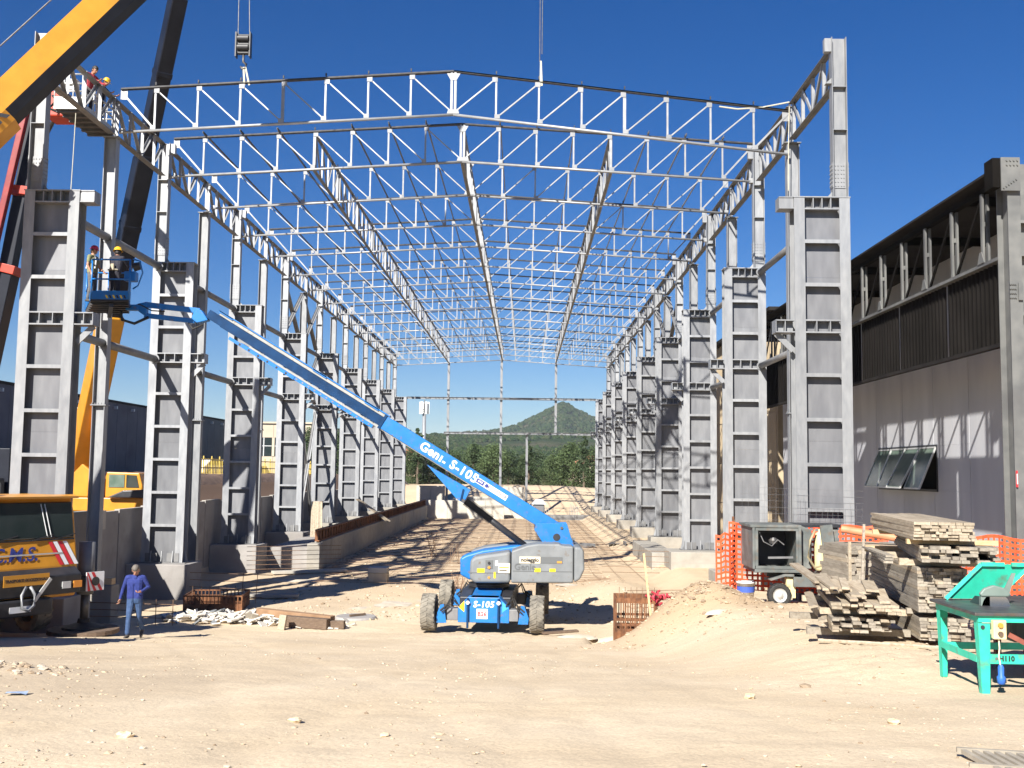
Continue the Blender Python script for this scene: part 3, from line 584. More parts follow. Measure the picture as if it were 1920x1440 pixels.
# ------------------------------------------------------------------ precast plinth panels outside the left columns
XP = -14.42
def plinth(y0, y1, z1, label):
    t = thing('plinth_panel', label, 'wall panel', (XP, (y0 + y1) / 2, -1.9), 0, 'precast plinth panels on the left'); o = t.location
    m = MB(); m.box(XP - .10, XP + .10, y0, y1, -1.9, z1); m.build('slab', CONCD, t, bevel=.012, org=o)
    m = MB(); m.box(XP - .09, XP + .09, y0 + .02, y1 - .02, z1 + .001, z1 + .025); m.build('top_edge', CONCW, t, org=o)
    return t
def ordw(n): return ORD[n - 1] if n <= 17 else {18: 'eighteenth', 19: 'nineteenth', 20: 'twentieth', 30: 'thirtieth'}.get(n, ('twenty-' if n < 30 else 'thirty-') + ORD[n % 10 - 1])
py = 29.4; k = 0
while py < 108:
    w = 2.44 if k % 4 else 2.40; plinth(py + .03, py + w, 1.95 + .05 * math.sin(k * 2.1), '%s precast concrete plinth panel behind the left columns' % ('nearest' if k == 0 else ordw(k + 1) + ' nearest')); py += w + .06; k += 1
for i, y in enumerate((35.4, 44.6, 54.7, 64.6)):   # short upstands over the joints
    o = MB().box(XP + .1012, XP + .16, y - .14, y + .14, 1.35, 1.99).build('joint_cover', CONCW, org=(XP + .13, y, 1.35)); tag(o, '%s pale joint cover on top of the left plinth panels' % ORD[i], 'joint cover', 'joint covers on the plinth')
# low inner wall with rusty formwork on top
def slabwall(name, x0, x1, y0, y1, z0, z1, label, mt, joints=0, cat='wall', group=None):
    t = thing(name, label, cat, ((x0 + x1) / 2, (y0 + y1) / 2, z0), 0, group); o = t.location
    n = max(1, joints)
    for k in range(n):
        if y1 - y0 > x1 - x0: a, b = y0 + (y1 - y0) * k / n, y0 + (y1 - y0) * (k + 1) / n - .015; m = MB(); m.box(x0, x1, a, b, z0, z1)
        else: a, b = x0 + (x1 - x0) * k / n, x0 + (x1 - x0) * (k + 1) / n - .015; m = MB(); m.box(a, b, y0, y1, z0, z1)
        m.build('panel', mt, t, bevel=.015, org=o)
    return t
slabwall('low_wall', -10.0, -9.6, 50.0, 103.5, -1.9, .05, 'long low grey concrete wall inside the hall on the left', CONC, 9)
t = thing('rusty_sheeting', 'long rusty steel formwork standing on the low inner wall', 'formwork', (-9.85, 49.7, .06))
for k in range(18):
    a = 49.7 + k * 2.98
    m = MB(); m.box(-9.93, -9.80, a, a + 2.93, .06, .62); m.box(-9.80, -9.72, a, a + 2.93, .06, .12); m.box(-9.80, -9.72, a, a + 2.93, .56, .62); m.build('sheet', RUST, t, org=t.location)
    for q in range(4):
        m = MB(); m.box(-9.799, -9.73, a + .3 + q * .75, a + .35 + q * .75, .121, .559); m.build('rib', RUST, t, org=t.location)
slabwall('fill_block', -12.0, -10.03, 49.3, 103, -1.9, -.2, 'flat concrete strip between the left columns and the low wall', CONCD, 9)
footing(-10.15, -9.55, 49.0, 49.9, -1.9, .0, 'square concrete end block at the near end of the low wall', CONC, None, 'end_block')
# far end walls
slabwall('end_wall', -9.55, -2.0, 104.0, 104.5, -1.9, .55, 'pale lower end wall across the far left of the hall floor', CONCW, 4)
slabwall('end_wall', -11.0, -8.1, 106.2, 106.6, -1.9, 1.95, 'pale upper wall panel at the far left corner behind the low wall', CONCW, 2)
slabwall('end_wall', -2.35, .0, 106.4, 106.8, -1.9, 1.9, 'pale upper wall panel beside the short far gable post', CONCW, 1)
slabwall('end_wall', -7.0, -2.5, 106.45, 106.8, -1.9, .9, 'low pale far wall partly hidden behind the lift boom', CONCW, 2)
slabwall('kerb_beam', .6, 7.2, 104.1, 104.5, -1.9, -.75, 'low grey kerb beam across the far right of the hall floor', GALVD, 3)
for i, (x, y, w, h) in enumerate(((1.9, 106.4, .9, 1.25), (5.0, 107.3, .8, 1.4))):
    t = thing('plate_stack', '%s stack of steel plates leaning at the far end of the hall' % ('left' if i == 0 else 'right'), 'steel plates', (x, y, -1.25), 0, 'steel plate stacks')
    for k in range(6): m = MB(); m.bar((x - w / 2 + k * w / 5, y, -1.2), (x - w / 2 + k * w / 5 + .12, y + .3, -1.2 + h - .06 * k), .03, .5, (0, 1, 0)); m.build('plate', GALV, t, org=t.location)
# ------------------------------------------------------------------ the older hall on the right
HX, WX = 9.62, 12.1; t = thing('old_hall', 'older dark steel hall with corrugated fascia on the right', 'building', (HX, 20.6, 0))
oh = t; og = t.location
OGALV = mat('old_galvanised', (0.125, 0.128, 0.125), (0.19, 0.19, 0.18), 0.6, 0.2, 3, 10, .3, .7, (0.10, 0.10, 0.10), .9, .5, .7)
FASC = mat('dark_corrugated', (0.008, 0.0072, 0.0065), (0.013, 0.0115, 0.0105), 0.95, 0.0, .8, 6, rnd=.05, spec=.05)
OWALL = mat('grey_wall_panel', (0.44, 0.448, 0.475), (0.54, 0.548, 0.575), 0.75, 0, .9, 10, .3, .7, (0.38, 0.385, 0.43), .7, .5, .75, rnd=.05, stretch=(1, 1, .25))
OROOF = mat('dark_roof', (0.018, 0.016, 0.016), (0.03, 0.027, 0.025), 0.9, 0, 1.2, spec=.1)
Y2 = 49.0
def hc(y0):     # stiffened column of the old hall
    x0 = HX
    for xa in (x0, x0 + 1.3):
        m = MB(); m.box(xa, xa + .25, y0, y0 + .02, -.5, 9.85); m.box(xa, xa + .25, y0 + .48, y0 + .5, -.5, 9.85); m.box(xa + .115, xa + .135, y0 + .02, y0 + .48, -.5, 9.85); m.build('column_chord', OGALV, oh, org=og)
    m = MB(); m.box(x0 + .136, x0 + 1.41, y0 + .20, y0 + .22, -.5, 9.83); m.build('column_web', OGALV, oh, org=og)
    for z in (.75, 1.94, 3.14, 4.34, 5.53, 6.73, 7.93, 8.6):
        m = MB(); m.box(x0 + .251, x0 + 1.299, y0 + .003, y0 + .199, z - .03, z + .03); m.build('stiffener', OGALV, oh, org=og)
hc(20.6)
# corner head plate with bolts
m = MB(); m.box(HX - .16, HX + .22, 20.5, 20.53, 9.20, 9.88)
for i in range(4):
    for j in range(2): m.cyl((HX - .05 + .07 * i, 20.499, 9.81 - .09 * j), (HX - .05 + .07 * i, 20.475, 9.81 - .09 * j), .016, None, 6)
for i in range(6): m.cyl((HX - .12 + .05 * i, 20.499, 9.25 + .035 * i), (HX - .12 + .05 * i, 20.475, 9.25 + .035 * i), .014, None, 6)
m.build('head_plate', OGALV, oh, org=og)
m = MB(); m.box(HX - .32, HX - .165, 20.52, 20.9, 9.27, 9.87); m.build('gutter_end', FASC, oh, org=og)
m = MB(); m.box(HX + .15, HX + .24, 20.55, 20.57, 7.0, 7.35)
for i in range(4):
    for j in range(4): m.cyl((HX + .0 + .035 * i, 20.595, 7.05 + .09 * j), (HX + .0 + .035 * i, 20.57, 7.05 + .09 * j), .013, None, 6)
m.build('splice_plate', OGALV, oh, org=og)
# eave truss of the old hall
zt_, zb_ = 9.50, 7.96
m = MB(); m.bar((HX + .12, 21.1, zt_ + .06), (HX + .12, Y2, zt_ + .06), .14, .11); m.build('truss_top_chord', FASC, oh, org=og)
m = MB(); m.bar((HX + .12, 21.1, zb_), (HX + .12, Y2, zb_), .2, .07); m.build('truss_bottom_chord', OGALV, oh, org=og)
k = 0; y = 21.9
while y < Y2 - .5:
    m = MB(); m.bar((HX + .06, y, zb_ + .04), (HX + .06, y, zt_), .05, .09, (0, 1, 0)); m.bar((HX + .17, y, zb_ + .04), (HX + .17, y, zt_), .05, .09, (0, 1, 0)); m.bar((HX + .115, y, 8.8), (HX + .115, y, 8.9), .06, .05); m.build('truss_post', OGALV, oh, org=og)
    if k % 2 == 0 or y > 31:
        m = MB(); m.prism([(y - .16, zb_ + .037), (y + .16, zb_ + .037), (y + .05, zb_ + .28), (y - .05, zb_ + .28)], 'x', HX + .0, HX + .02); m.build('truss_gusset', OGALV, oh, org=og)
    m = MB(); m.bar((HX + .115, y + .08, zt_), (HX + .115, y + 1.47, zb_ + .06), .04, .07, (0, 1, 0)); m.build('truss_diagonal', FASC if y < 30 else OGALV, oh, org=og)
    y += 1.58; k += 1
# corrugated fascia below the truss: every rib a real fold
def corrug(mb, x, y0, y1, z0, z1, pitch, d, sgn=-1):
    n = int((y1 - y0) / pitch); vs = []; fs = []
    for i in range(n):
        a = y0 + i * pitch
        for yy, dd in ((a, 0), (a + pitch * .35, 0), (a + pitch * .5, d), (a + pitch * .85, d)): vs += [(x + sgn * dd, yy, z0), (x + sgn * dd, yy, z1)]
    k = len(vs) // 2
    for i in range(k - 1): fs.append((2 * i, 2 * i + 2, 2 * i + 3, 2 * i + 1))
    mb.add(vs, fs)
for k in range(9):
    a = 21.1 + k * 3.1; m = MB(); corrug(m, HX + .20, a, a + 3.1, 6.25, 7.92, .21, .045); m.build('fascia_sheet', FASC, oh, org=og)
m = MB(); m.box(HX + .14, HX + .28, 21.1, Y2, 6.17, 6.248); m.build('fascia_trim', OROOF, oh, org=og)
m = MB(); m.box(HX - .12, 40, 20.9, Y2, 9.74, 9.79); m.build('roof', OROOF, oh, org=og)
for k in range(7): m = MB(); m.bar((HX + .2, 23 + 4 * k, 9.62), (WX + .2, 23 + 4 * k, 9.62), .12, .2); m.build('roof_beam', FASC, oh, org=og)
# set-back wall in panels, with the awning window
def wpanel(y0, y1, z0, z1): m = MB(); m.box(WX, WX + .12, y0 + .012, y1 - .012, z0, z1); m.build('wall_panel', OWALL, oh, org=og)
WY0, WY1, WZ0, WZ1 = 30.75, 35.75, 3.08, 4.40
y = 21.0
while y < Y2 - .1:
    y1 = min(y + 2.5, Y2)
    if y1 <= WY0 or y >= WY1: wpanel(y, y1, -.9, 9.73)
    else:
        wpanel(y, y1, -.9, WZ0); wpanel(y, y1, WZ1, 9.73)
        if y < WY0: wpanel(y, WY0, WZ0 + .003, WZ1 - .003)
        if y1 > WY1: wpanel(WY1, y1, WZ0 + .003, WZ1 - .003)
    y = y1
m = MB(); m.box(HX + 1.4, WX + .1, 20.9, 21.0, -.9, 9.73); m.build('return_wall', OGALV, oh, org=og)
for k in range(11):
    m = MB(); m.box(WX + .13 + k * 2.5, WX + 2.6 + k * 2.5, 20.95, 21.07, -.9, 9.73); m.build('gable_panel', OGALV, oh, org=og)
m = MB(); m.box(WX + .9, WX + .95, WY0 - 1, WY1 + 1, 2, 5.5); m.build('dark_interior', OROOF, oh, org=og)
w = MB(); w.box(WX - .03, WX + .1, WY0 + .01, WY1 - .01, WZ1 - .06, WZ1 + .03); w.box(WX - .03, WX + .1, WY0 + .01, WY1 - .01, WZ0 - .04, WZ0 + .03); w.box(WX - .03, WX + .1, WY0 - .03, WY0 + .01, WZ0 - .04, WZ1 + .03); w.box(WX - .03, WX + .1, WY1 - .01, WY1 + .03, WZ0 - .04, WZ1 + .03)
wf = w.build('awning_window', BLACK, oh, org=og)
for k in range(4):      # four top-hung panes pushed open
    a = WY0 + .04 + k * 1.235; b = a + 1.2; op = .50 if k != 1 else .62
    m = MB(); zt, zb = WZ1 - .05, WZ0 + .02 + .06 * op; xo = WX - op
    P = lambda yy, f: (WX - .03 - op * f, yy, zt + (zb - zt) * f)
    m.add([P(a, 0), P(b, 0), P(b, 1), P(a, 1)], [(0, 1, 2, 3)]); o = m.build('pane', GLASSG, wf, org=og)
    m = MB()
    for p, q in ((P(a, 0), P(a, 1)), (P(b, 0), P(b, 1)), (P(a, 1), P(b, 1)), (P(a, 0), P(b, 0))): m.bar(p, q, .045, .045)
    m.build('pane_frame', ALU, wf, org=og)
# small wall things
o = MB().box(HX + .0, HX + .03, 20.55, 20.58, 3.3, 3.62).build('wall_sign', DECR, org=(HX, 20.55, 3.3)); tag(o, 'small red and white sign on the corner of the old hall', 'sign')
MB().box(HX + .006, HX + .024, 20.546, 20.549, 3.36, 3.56).build('panel', DECW, o, org=o.location)
# sand coloured shed further back
SAND = mat('sand_cladding', (0.42, 0.33, 0.21), (0.48, 0.39, 0.26), 0.7, 0, 1, 6, rnd=.04)
t = thing('sand_shed', 'sand-coloured clad shed behind the right column row', 'building', (WX, 52, -.7))
for k in range(14):
    for j in range(5):
        m = MB(); corrug(m, WX + .3, 51.5 + k * 3.3, 54.76 + k * 3.3, -.7 + j * 2.45, 1.68 + j * 2.45, .33, .03); m.build('cladding_sheet', SAND, t, org=t.location)
m = MB(); m.box(WX + .32, WX + 14, 51.3, 98, -.7, 11.6); m.build('body', SAND, t, org=t.location)
m = MB(); m.box(WX - .1, WX + 14.2, 51.2, 98.2, 11.62, 11.8); m.build('roof', OROOF, t, org=t.location)
# ------------------------------------------------------------------ dark warehouse and factory far on the left
DARKW = mat('dark_warehouse_wall', (0.10, 0.105, 0.125), (0.14, 0.145, 0.165), 0.8, 0, .5, 8, .3, .7, (0.08, 0.08, 0.095), .25, .5, .7, rnd=.04)
t = thing('dark_warehouse', 'long dark warehouse wall beyond the left columns', 'building', (-45, 100, 1)); o_ = t.location
y = 60.0
while y < 156:
    m = MB(); m.box(-45.4, -45, y + .02, y + 2.96, 1.5, 10.45); m.build('wall_panel', DARKW, t, org=o_)
    y += 3
m = MB(); m.box(-58, -44.9, 60, 156.1, 10.46, 10.7); m.build('roof_edge', OROOF, t, org=o_)
m = MB(); m.box(-58, -45.42, 155.5, 156, 1.5, 10.45); m.build('end_wall', DARKW, t, org=o_)
for k in range(14):
    y = 88 + k * 5.0; m = MB(); m.box(-44.99, -44.6, y - .12, y + .12, 9.75, 10.05); m.build('floodlight', ALU, t, org=o_)
tag(MB().cyl((-44.9, 98.0, 8.0), (-43.6, 101.5, 9.3), .09).build('lamp_arm', WHITE, org=(-44.9, 98, 8)), 'white tilted lamp tube on the dark warehouse wall', 'lamp')
FACT = mat('beige_factory_wall', (0.48, 0.40, 0.30), (0.55, 0.47, 0.36), 0.85, 0, .5, 6, rnd=.04)
t = thing('beige_factory', 'beige factory with a strip of dark windows between the left columns', 'building', (-40, 165, 1)); o_ = t.location
for k in range(6):
    x = -52 + k * 3.0; 
    m = MB(); m.box(x, x + 2.96, 165, 165.3, .8, 5.4); m.build('wall_panel', FACT, t, org=o_)
    m = MB(); m.box(x, x + 2.96, 165, 165.3, 8.4, 10.6); m.build('wall_panel', FACT, t, org=o_)
    m = MB(); m.box(x - .2, x + .2, 164.9, 165.3, 5.42, 8.38); m.build('pier', FACT, t, org=o_)
    f = MB().box(x + .22, x + 2.74, 165.06, 165.14, 5.42, 8.38).build('window', GLASS, t, org=o_)
    m = MB(); m.box(x + 1.4, x + 1.55, 164.98, 165.05, 5.42, 8.38); m.box(x + .22, x + 2.74, 164.99, 165.04, 7.0, 7.12); m.build('glazing_bar', ALU, f, org=o_)
m = MB(); m.box(-52.5, -33.6, 164.7, 185, 10.62, 10.9); m.build('roof', FACT, t, org=o_)
m = MB(); m.box(-52, -34.1, 165.4, 184.5, .8, 10.6); m.build('core', OROOF, t, org=o_)
# soil bank, yellow fence and cars behind the plinth
m = MB()
for k in range(60):
    pass
def bank():
    xs = np.arange(-34, -19.5, .5); ys = np.arange(52, 108, 1.0); vs = []; 
    for y in ys:
        for x in xs:
            e = sst(-20.2, -22.4, x) * sst(52, 56, y) * (1 - sst(102, 107, y)); vs.append((x, y, gz(x, y, False) - .3 + (.55 + .12 * noise.noise(V((x, y, 1)) * .9)) * e))
    n = len(xs); fs = [(j * n + i, j * n + i + 1, (j + 1) * n + i + 1, (j + 1) * n + i) for j in range(len(ys) - 1) for i in range(n - 1)]
    m = MB(); m.add(vs, fs); o = m.build('soil_bank', SOIL, smooth=True); tag(o, 'dark excavated soil bank beyond the left plinth', None, kind='structure')
bank()
FENY = mat('yellow_fence_paint', (0.50, 0.36, 0.06), (0.58, 0.43, 0.09), .6, 0, 4)
t = thing('site_fence', 'yellow railing fence on top of the soil bank', 'fence', (-23.5, 60, 2.75)); o_ = t.location
for k in range(24):
    y = 72 + k * 2.0
    m = MB(); m.box(-23.54, -23.46, y - .04, y + .04, 2.6, 4.35); m.build('post', FENY, t, org=o_)
    for q in range(1, 5):
        m = MB(); m.box(-23.52, -23.48, y + q * .4 - .02, y + q * .4 + .02, 2.9, 4.15); m.build('picket', FENY, t, org=o_)
    for z in (2.9, 3.5, 4.1): m = MB(); m.box(-23.53, -23.47, y + .041, y + 1.959, z - .025, z + .025); m.build('rail', FENY, t, org=o_)
CARW = mat('white_car_paint', (0.72, 0.72, 0.71), None, .35, coat=.4)
def car(x, y, z, rz, label, paint):
    t = thing('parked_car', label, 'car', (x, y, z), rz, 'cars parked behind the yellow fence')
    m = MB(); m.prism([(-2.1, .3), (2.1, .3), (2.15, .75), (1.25, .9), (.75, 1.42), (-1.1, 1.45), (-1.9, .95), (-2.15, .85)], 'y', -.85, .85); m.build('body', paint, t, bevel=.08)
    for s in (-1, 1):
        m = MB(); m.prism([(1.1, .93), (.7, 1.36), (-1.05, 1.38), (-1.7, .97)], 'y', s * .852, s * .86); m.build('side_window', GLASS, t)
    m = MB(); m.prism([(1.29, .93), (.8, 1.40), (.76, 1.42), (1.22, .92)], 'y', -.7, .7); m.build('windscreen', GLASS, t)
    for xx in (-1.3, 1.3):
        for s in (-1, 1):
            w = MB(); w.cyl((xx, s * .70, .32), (xx, s * .90, .32), .32, None, 16); w = w.build('wheel', RUBBER, t); m = MB(); m.cyl((xx, s * .901, .32), (xx, s * .91, .32), .2, None, 12); m.build('rim', ALU, w)
    for s in (-1, 1): m = MB(); m.box(2.1, 2.17, s * .55 - .18, s * .55 + .18, .62, .76); m.build('headlight', DECW, t)
car(-27, 89, 2.75, 1.3, 'white car parked behind the yellow fence, seen beside the second left column', CARW)
car(-28, 97, 2.75, 1.2, 'pale blue car parked behind the yellow fence', mat('pale_car', (.30, .36, .42), None, .35, coat=.4))
# ------------------------------------------------------------------ mast, trees and houses at the far end
t = thing('antenna_mast', 'tall grey mast with panel antennas beyond the far end of the hall', 'mast', (-19.1, 196, 1)); o_ = t.location
m = MB(); m.cyl((-19.1, 196, 1), (-19.1, 196, 14.3), .42, .34, 14); m.build('pole', GALV, t, True, org=o_)
for k in range(6):
    a = k * math.pi / 3; x, y = -19.1 + .75 * math.cos(a), 196 + .75 * math.sin(a)
    p = MB().box(x - .2, x + .2, y - .14, y + .14, 14.1, 16.4).build('antenna_panel', WHITE, t, org=o_); m = MB(); m.bar((-19.1, 196, 15), (x, y, 15), .08, .08); m.build('bracket', GALVD, p, org=o_)
m = MB(); m.cyl((-19.1, 196, 14.3), (-19.1, 196, 16.8), .12, .1, 8); m.build('spigot', GALVD, t, org=o_)
LEAF1 = mat('leaf_green', (0.052, 0.085, 0.026), (0.085, 0.12, 0.042), .7, 0, 1.5, rnd=.15); LEAF2 = mat('leaf_dark', (0.032, 0.058, 0.02), (0.055, 0.085, 0.03), .7, 0, 1.5, rnd=.15)
BARK = mat('bark', (0.10, 0.075, 0.05), (0.16, 0.125, 0.09), .9, 0, 6)
def tree_proto(name, h, r, n, kind, leaf, seed):
    rs = random.Random(seed); t = thing(name, 'x', 'tree'); m = MB(); th = h * (.08 if kind != 'cypress' else .05)
    m.cyl((0, 0, -.3), (0, 0, h * .55), .16 * h / 6, .06 * h / 6, 8)
    tips = []
    for k in range(9):
        a = rs.random() * 6.28; z = th + (h * .5 - th) * rs.random(); q = (math.cos(a) * r * .6, math.sin(a) * r * .6, z + h * .18)
        if kind == 'cypress': q = (q[0] * .5, q[1] * .5, q[2])
        m.cyl((0, 0, z), q, .05 * h / 6, .015, 5, False); tips.append(q)
    m.build('trunk', BARK, t)
    m = MB(); cl = []
    for k in range(26):
        u = rs.random(); z = th + (h - th) * u
        rr = r * (math.sin(math.pi * min(1, u * .85 + .12)) ** .7 if kind != 'cypress' else (1 - u) ** .6 * .9 + .06) * math.sqrt(rs.random()); a = rs.random() * 6.28
        cl.append((math.cos(a) * rr, math.sin(a) * rr, z, r * (.28 + .22 * rs.random())))
    for k in range(n):
        c = rs.choice(cl); d = V((rs.gauss(0, 1), rs.gauss(0, 1), rs.gauss(0, 1))).normalized() * c[3] * rs.random() ** .4
        p = V(c[:3]) + d; s = .05 + .085 * rs.random(); s *= h / 5
        a = V((rs.gauss(0, 1), rs.gauss(0, 1), rs.gauss(0, .6))).normalized(); b = a.cross(V((rs.gauss(0, 1), rs.gauss(0, 1), rs.gauss(0, 1)))).normalized()
        m.add([p - a * s, p + b * s * .6, p + a * s, p - b * s * .6], [(0, 1, 2, 3)])
    m.build('crown', leaf, t); return t
tp = [tree_proto('broadleaf_tree', 5.2, 2.5, 6500, 'b', LEAF1, 1), tree_proto('dark_broadleaf_tree', 5.6, 2.6, 6500, 'b', LEAF2, 2), tree_proto('cypress_tree', 8.2, .95, 3200, 'cypress', LEAF2, 3)]
used = [0, 0, 0]; spots = []
for k in range(30): spots.append((-30 + k * 1.85 + RN.uniform(-.5, .5), 146 + RN.uniform(-5, 5), k % 2, RN.uniform(.8, 1.15)))
for x, y, s in ((-21, 140, .85), (-14.5, 141, .95), (-7.0, 141, .75), (.5, 140, .8), (8.0, 141, .9), (14, 142, .8)): spots.append((x, y, 2, s))
for n_, (x, y, kd, sc) in enumerate(spots):
    a = tp[kd] if not used[kd] else dup(tp[kd], (0, 0, 0)); used[kd] += 1
    a.location = (x, y, gz(x, y, False)); a.rotation_euler = (0, 0, RN.random() * 6.28); a.scale = (sc, sc, sc)
    wd = ['broadleaf', 'dark broadleaf', 'slender cypress'][kd]
    tag(a, '%s %s tree from the left in the row beyond the hall' % (ordw(used[kd]), wd), 'tree', 'row of trees beyond the hall')
HW = mat('house_render', (0.58, 0.46, 0.33), (0.66, 0.54, 0.40), .9, 0, 1); HR = mat('house_tiles', (0.36, 0.15, 0.09), (0.46, 0.21, 0.13), .9, 0, 2)
def house(x, y, w, d, h, label):
    z0 = gz(x, y, False) - .2; t = thing('house', label, 'house', (x, y, z0), 0, 'houses beyond the trees')
    m = MB(); m.box(-w / 2, w / 2, -d / 2, d / 2, 0, h); m.build('wall', HW, t)
    m = MB(); m.prism([(-w / 2 - .4, h + .01), (w / 2 + .4, h + .01), (0, h + w * .22)], 'y', -d / 2 - .4, d / 2 + .4); r = m.build('roof', HR, t); MB().box(-w * .2, -w * .2 + .6, 0, .6, h + .3, h + w * .22 + .6).build('chimney', HW, r)
    for k in range(3):
        for j in range(1):
            f = MB().box(-w * .34 + k * w * .3, -w * .34 + k * w * .3 + 1.0, -d / 2 - .03, -d / 2 - .01, 1 + j * 2.9, 2.4 + j * 2.9).build('window', GLASS, t)
            m = MB(); m.box(-w * .34 + k * w * .3 - .1, -w * .34 + k * w * .3 + 1.1, -d / 2 - .12, -d / 2 - .031, .9 + j * 2.9, .98 + j * 2.9); m.build('sill', CONCW, f)
    m = MB(); m.box(w * .38, w * .38 + .95, -d / 2 - .03, -d / 2 - .01, 0, 2.1); m.build('door', WOODD, t)
house(24, 200, 12, 9, 4.2, 'beige house with tiled roof behind the trees on the right'); house(15, 235, 10, 8, 4.0, 'small beige house half hidden by trees behind the gable post'); house(-26, 215, 11, 8, 4.2, 'beige house behind the antenna mast')
# ------------------------------------------------------------------ blue boom lift
LR = V((-1.146, 30.2, -1.10)); CY = -0.054
lift = thing('boom_lift', 'blue and grey telescopic boom lift marked S-105 in the middle of the site', 'boom lift', LR)
def cyaw(mb):
    c, s = math.cos(CY), math.sin(CY); mb.v = [((p[0] * c - p[1] * s), (p[0] * s + p[1] * c), p[2]) for p in mb.v]; return mb
def wheel_mb(cx, cy, r, w, s, lugs=22):
    """tyre with chevron lugs, axle along x; s = outer side"""
    m = MB(); h = w / 2
    prof = [(r * .58, -h * .8), (r * .66, -h), (r * .86, -h), (r * .95, -h * .86), (r * .965, 0), (r * .95, h * .86), (r * .86, h), (r * .66, h), (r * .58, h * .8)]
    m.lathe([(a, b + cx) for a, b in prof], (0, cy, r), 40, 'x')
    for k in range(lugs):
        for sd in (-1, 1):
            a0 = 2 * math.pi * (k + (.5 if sd > 0 else 0)) / lugs; a1 = a0 + .20
            P = lambda x, a, rr: (cx + x, cy + rr * math.cos(a), r + rr * math.sin(a))
            x0, x1 = sd * h * .02, sd * h * 1.0; q = .075; ro = r * 1.0; ri = r * .93
            m.add([P(x0, a0 - q, ri), P(x0, a0 + q, ri), P(x1, a1 + q, ri), P(x1, a1 - q, ri), P(x0, a0 - q, ro), P(x0, a0 + q, ro), P(x1, a1 + q, ro * .97), P(x1, a1 - q, ro * .97)],
                  [(4, 5, 6, 7), (0, 1, 5, 4), (1, 2, 6, 5), (2, 3, 7, 6), (3, 0, 4, 7)])
    return m
def lift_wheel(cx, cy, s):
    m = wheel_mb(cx, cy, .535, .40, s); tr = cyaw(m).build('wheel', TYRE, lift)
    m = MB(); m.lathe([(.02, s * .06), (.12, s * .08), (.14, s * .02), (.25, s * .0), (.31, s * .14), (.32, s * .16)], (cx, cy, .535), 24, 'x'); cyaw(m).build('rim', BLUED, tr, True)
    m = MB(); m.lathe([(.0, -s * .1), (.16, -s * .12), (.2, -s * .05), (.32, -s * .14)], (cx, cy, .535), 20, 'x'); cyaw(m).build('hub_drive', DSTEEL, tr, True)
    return tr
for cy_ in (0, 3.9):
    for s in (-1, 1):
        lift_wheel(s * 1.55, cy_, s)
        m = MB(); m.bar((s * .6, cy_, .50), (s * 1.1, cy_, .50), .30, .32); m.cyl((s * 1.1, cy_, .36), (s * 1.1, cy_, .74), .13, None, 12); m.bar((s * 1.1, cy_ - .16, .3), (s * 1.36, cy_ - .16, .3), .1, .08); cyaw(m).build('axle', DSTEEL, lift)
        m = MB(); m.box(min(s * .7, s * 1.02), max(s * .7, s * 1.02), cy_ - .2, cy_ + .2, .34, .67); cyaw(m).build('axle_sleeve', GALVD, lift, bevel=.015)
        m = MB(); m.prism([(s * 1.02, .28), (s * 1.30, .28), (s * 1.32, .45), (s * 1.2, .78), (s * 1.10, .80)], 'y', cy_ - .30, cy_ - .24); cyaw(m).build('steer_bracket', BLUE, lift)
        pts = [V((s * .72, cy_ - .2, .80)), V((s * .9, cy_ - .27, 1.0)), V((s * 1.0, cy_ - .3, .78)), V((s * 1.2, cy_ - .3, .62))]
        m = MB(); m.path(pts, .028); cyaw(m).build('hydraulic_hose', RUBBER, lift)
        m = MB(); m.path([p + V((-.05 * s, -.06, -.04 + .12 * (i == 1))) for i, p in enumerate(pts)], .02); cyaw(m).build('hydraulic_hose', RUBBER, lift)
# chassis
m = MB(); m.prism([(-.42, 1.0), (.48, 1.0), (.76, .72), (.76, .29), (-.70, .29), (-.70, .72)], 'y', -.22, .28); ch = cyaw(m).build('chassis_front', BLUE, lift, bevel=.015)
m = MB(); m.prism([(-.22, 1.0), (.28, 1.0), (1.4, 1.1), (2.6, 1.1), (3.7, .98), (4.15, .95), (4.15, .32), (.282, .32), (.282, .9)], 'x', -.36, .46); cyaw(m).build('chassis_body', BLUE, lift, bevel=.02)
m = MB(); m.prism([(.3, .95), (1.1, 1.08), (2.7, 1.08), (3.6, .95), (3.6, .42), (.3, .42)], 'x', .48, .80); cyaw(m).build('side_tank', BLACK, lift, bevel=.03)
m = MB(); m.prism([(.3, .95), (1.1, 1.08), (2.7, 1.08), (3.6, .95), (3.6, .42), (.3, .42)], 'x', -.72, -.38); cyaw(m).build('side_tank', BLACK, lift, bevel=.03)
for xx in (-.42, .46):
    m = MB(); m.box(xx - .03, xx + .03, -.30, -.222, .14, .98); o = cyaw(m).build('tie_down_plate', BLUED, lift, bevel=.01)
    m = MB(); m.lathe([(.0, 0), (.055, 0), (.055, -.01)], (xx, -.301, .86), 14, 'y'); cyaw(m).build('reflector', DECW, o)
m = MB(); m.prism([(-.69, .72), (-.52, .90), (-.52, .58)], 'y', -.226, -.222); cyaw(m).build('hazard_triangle', DECY, lift)
m = MB(); m.prism([(.75, .72), (.56, .9), (.56, .58)], 'y', -.226, -.222); cyaw(m).build('hazard_triangle', mat('light_blue_decal', (.05, .35, .75), None, .5), lift)
c_, s_ = math.cos(CY), math.sin(CY); RC = Matrix.Rotation(CY, 4, 'Z'); RX = Matrix.Rotation(math.pi / 2, 4, 'X')
text('S-105', .24, DECW, lift, bold=.008, shear=.15, space=1.1, matrix=RC @ Matrix.Translation((.03, -.226, .80)) @ RX)
m = MB(); m.box(-.17, .15, -.23, -.223, .40, .68); cyaw(m).build('fleet_plate', DECW, lift)
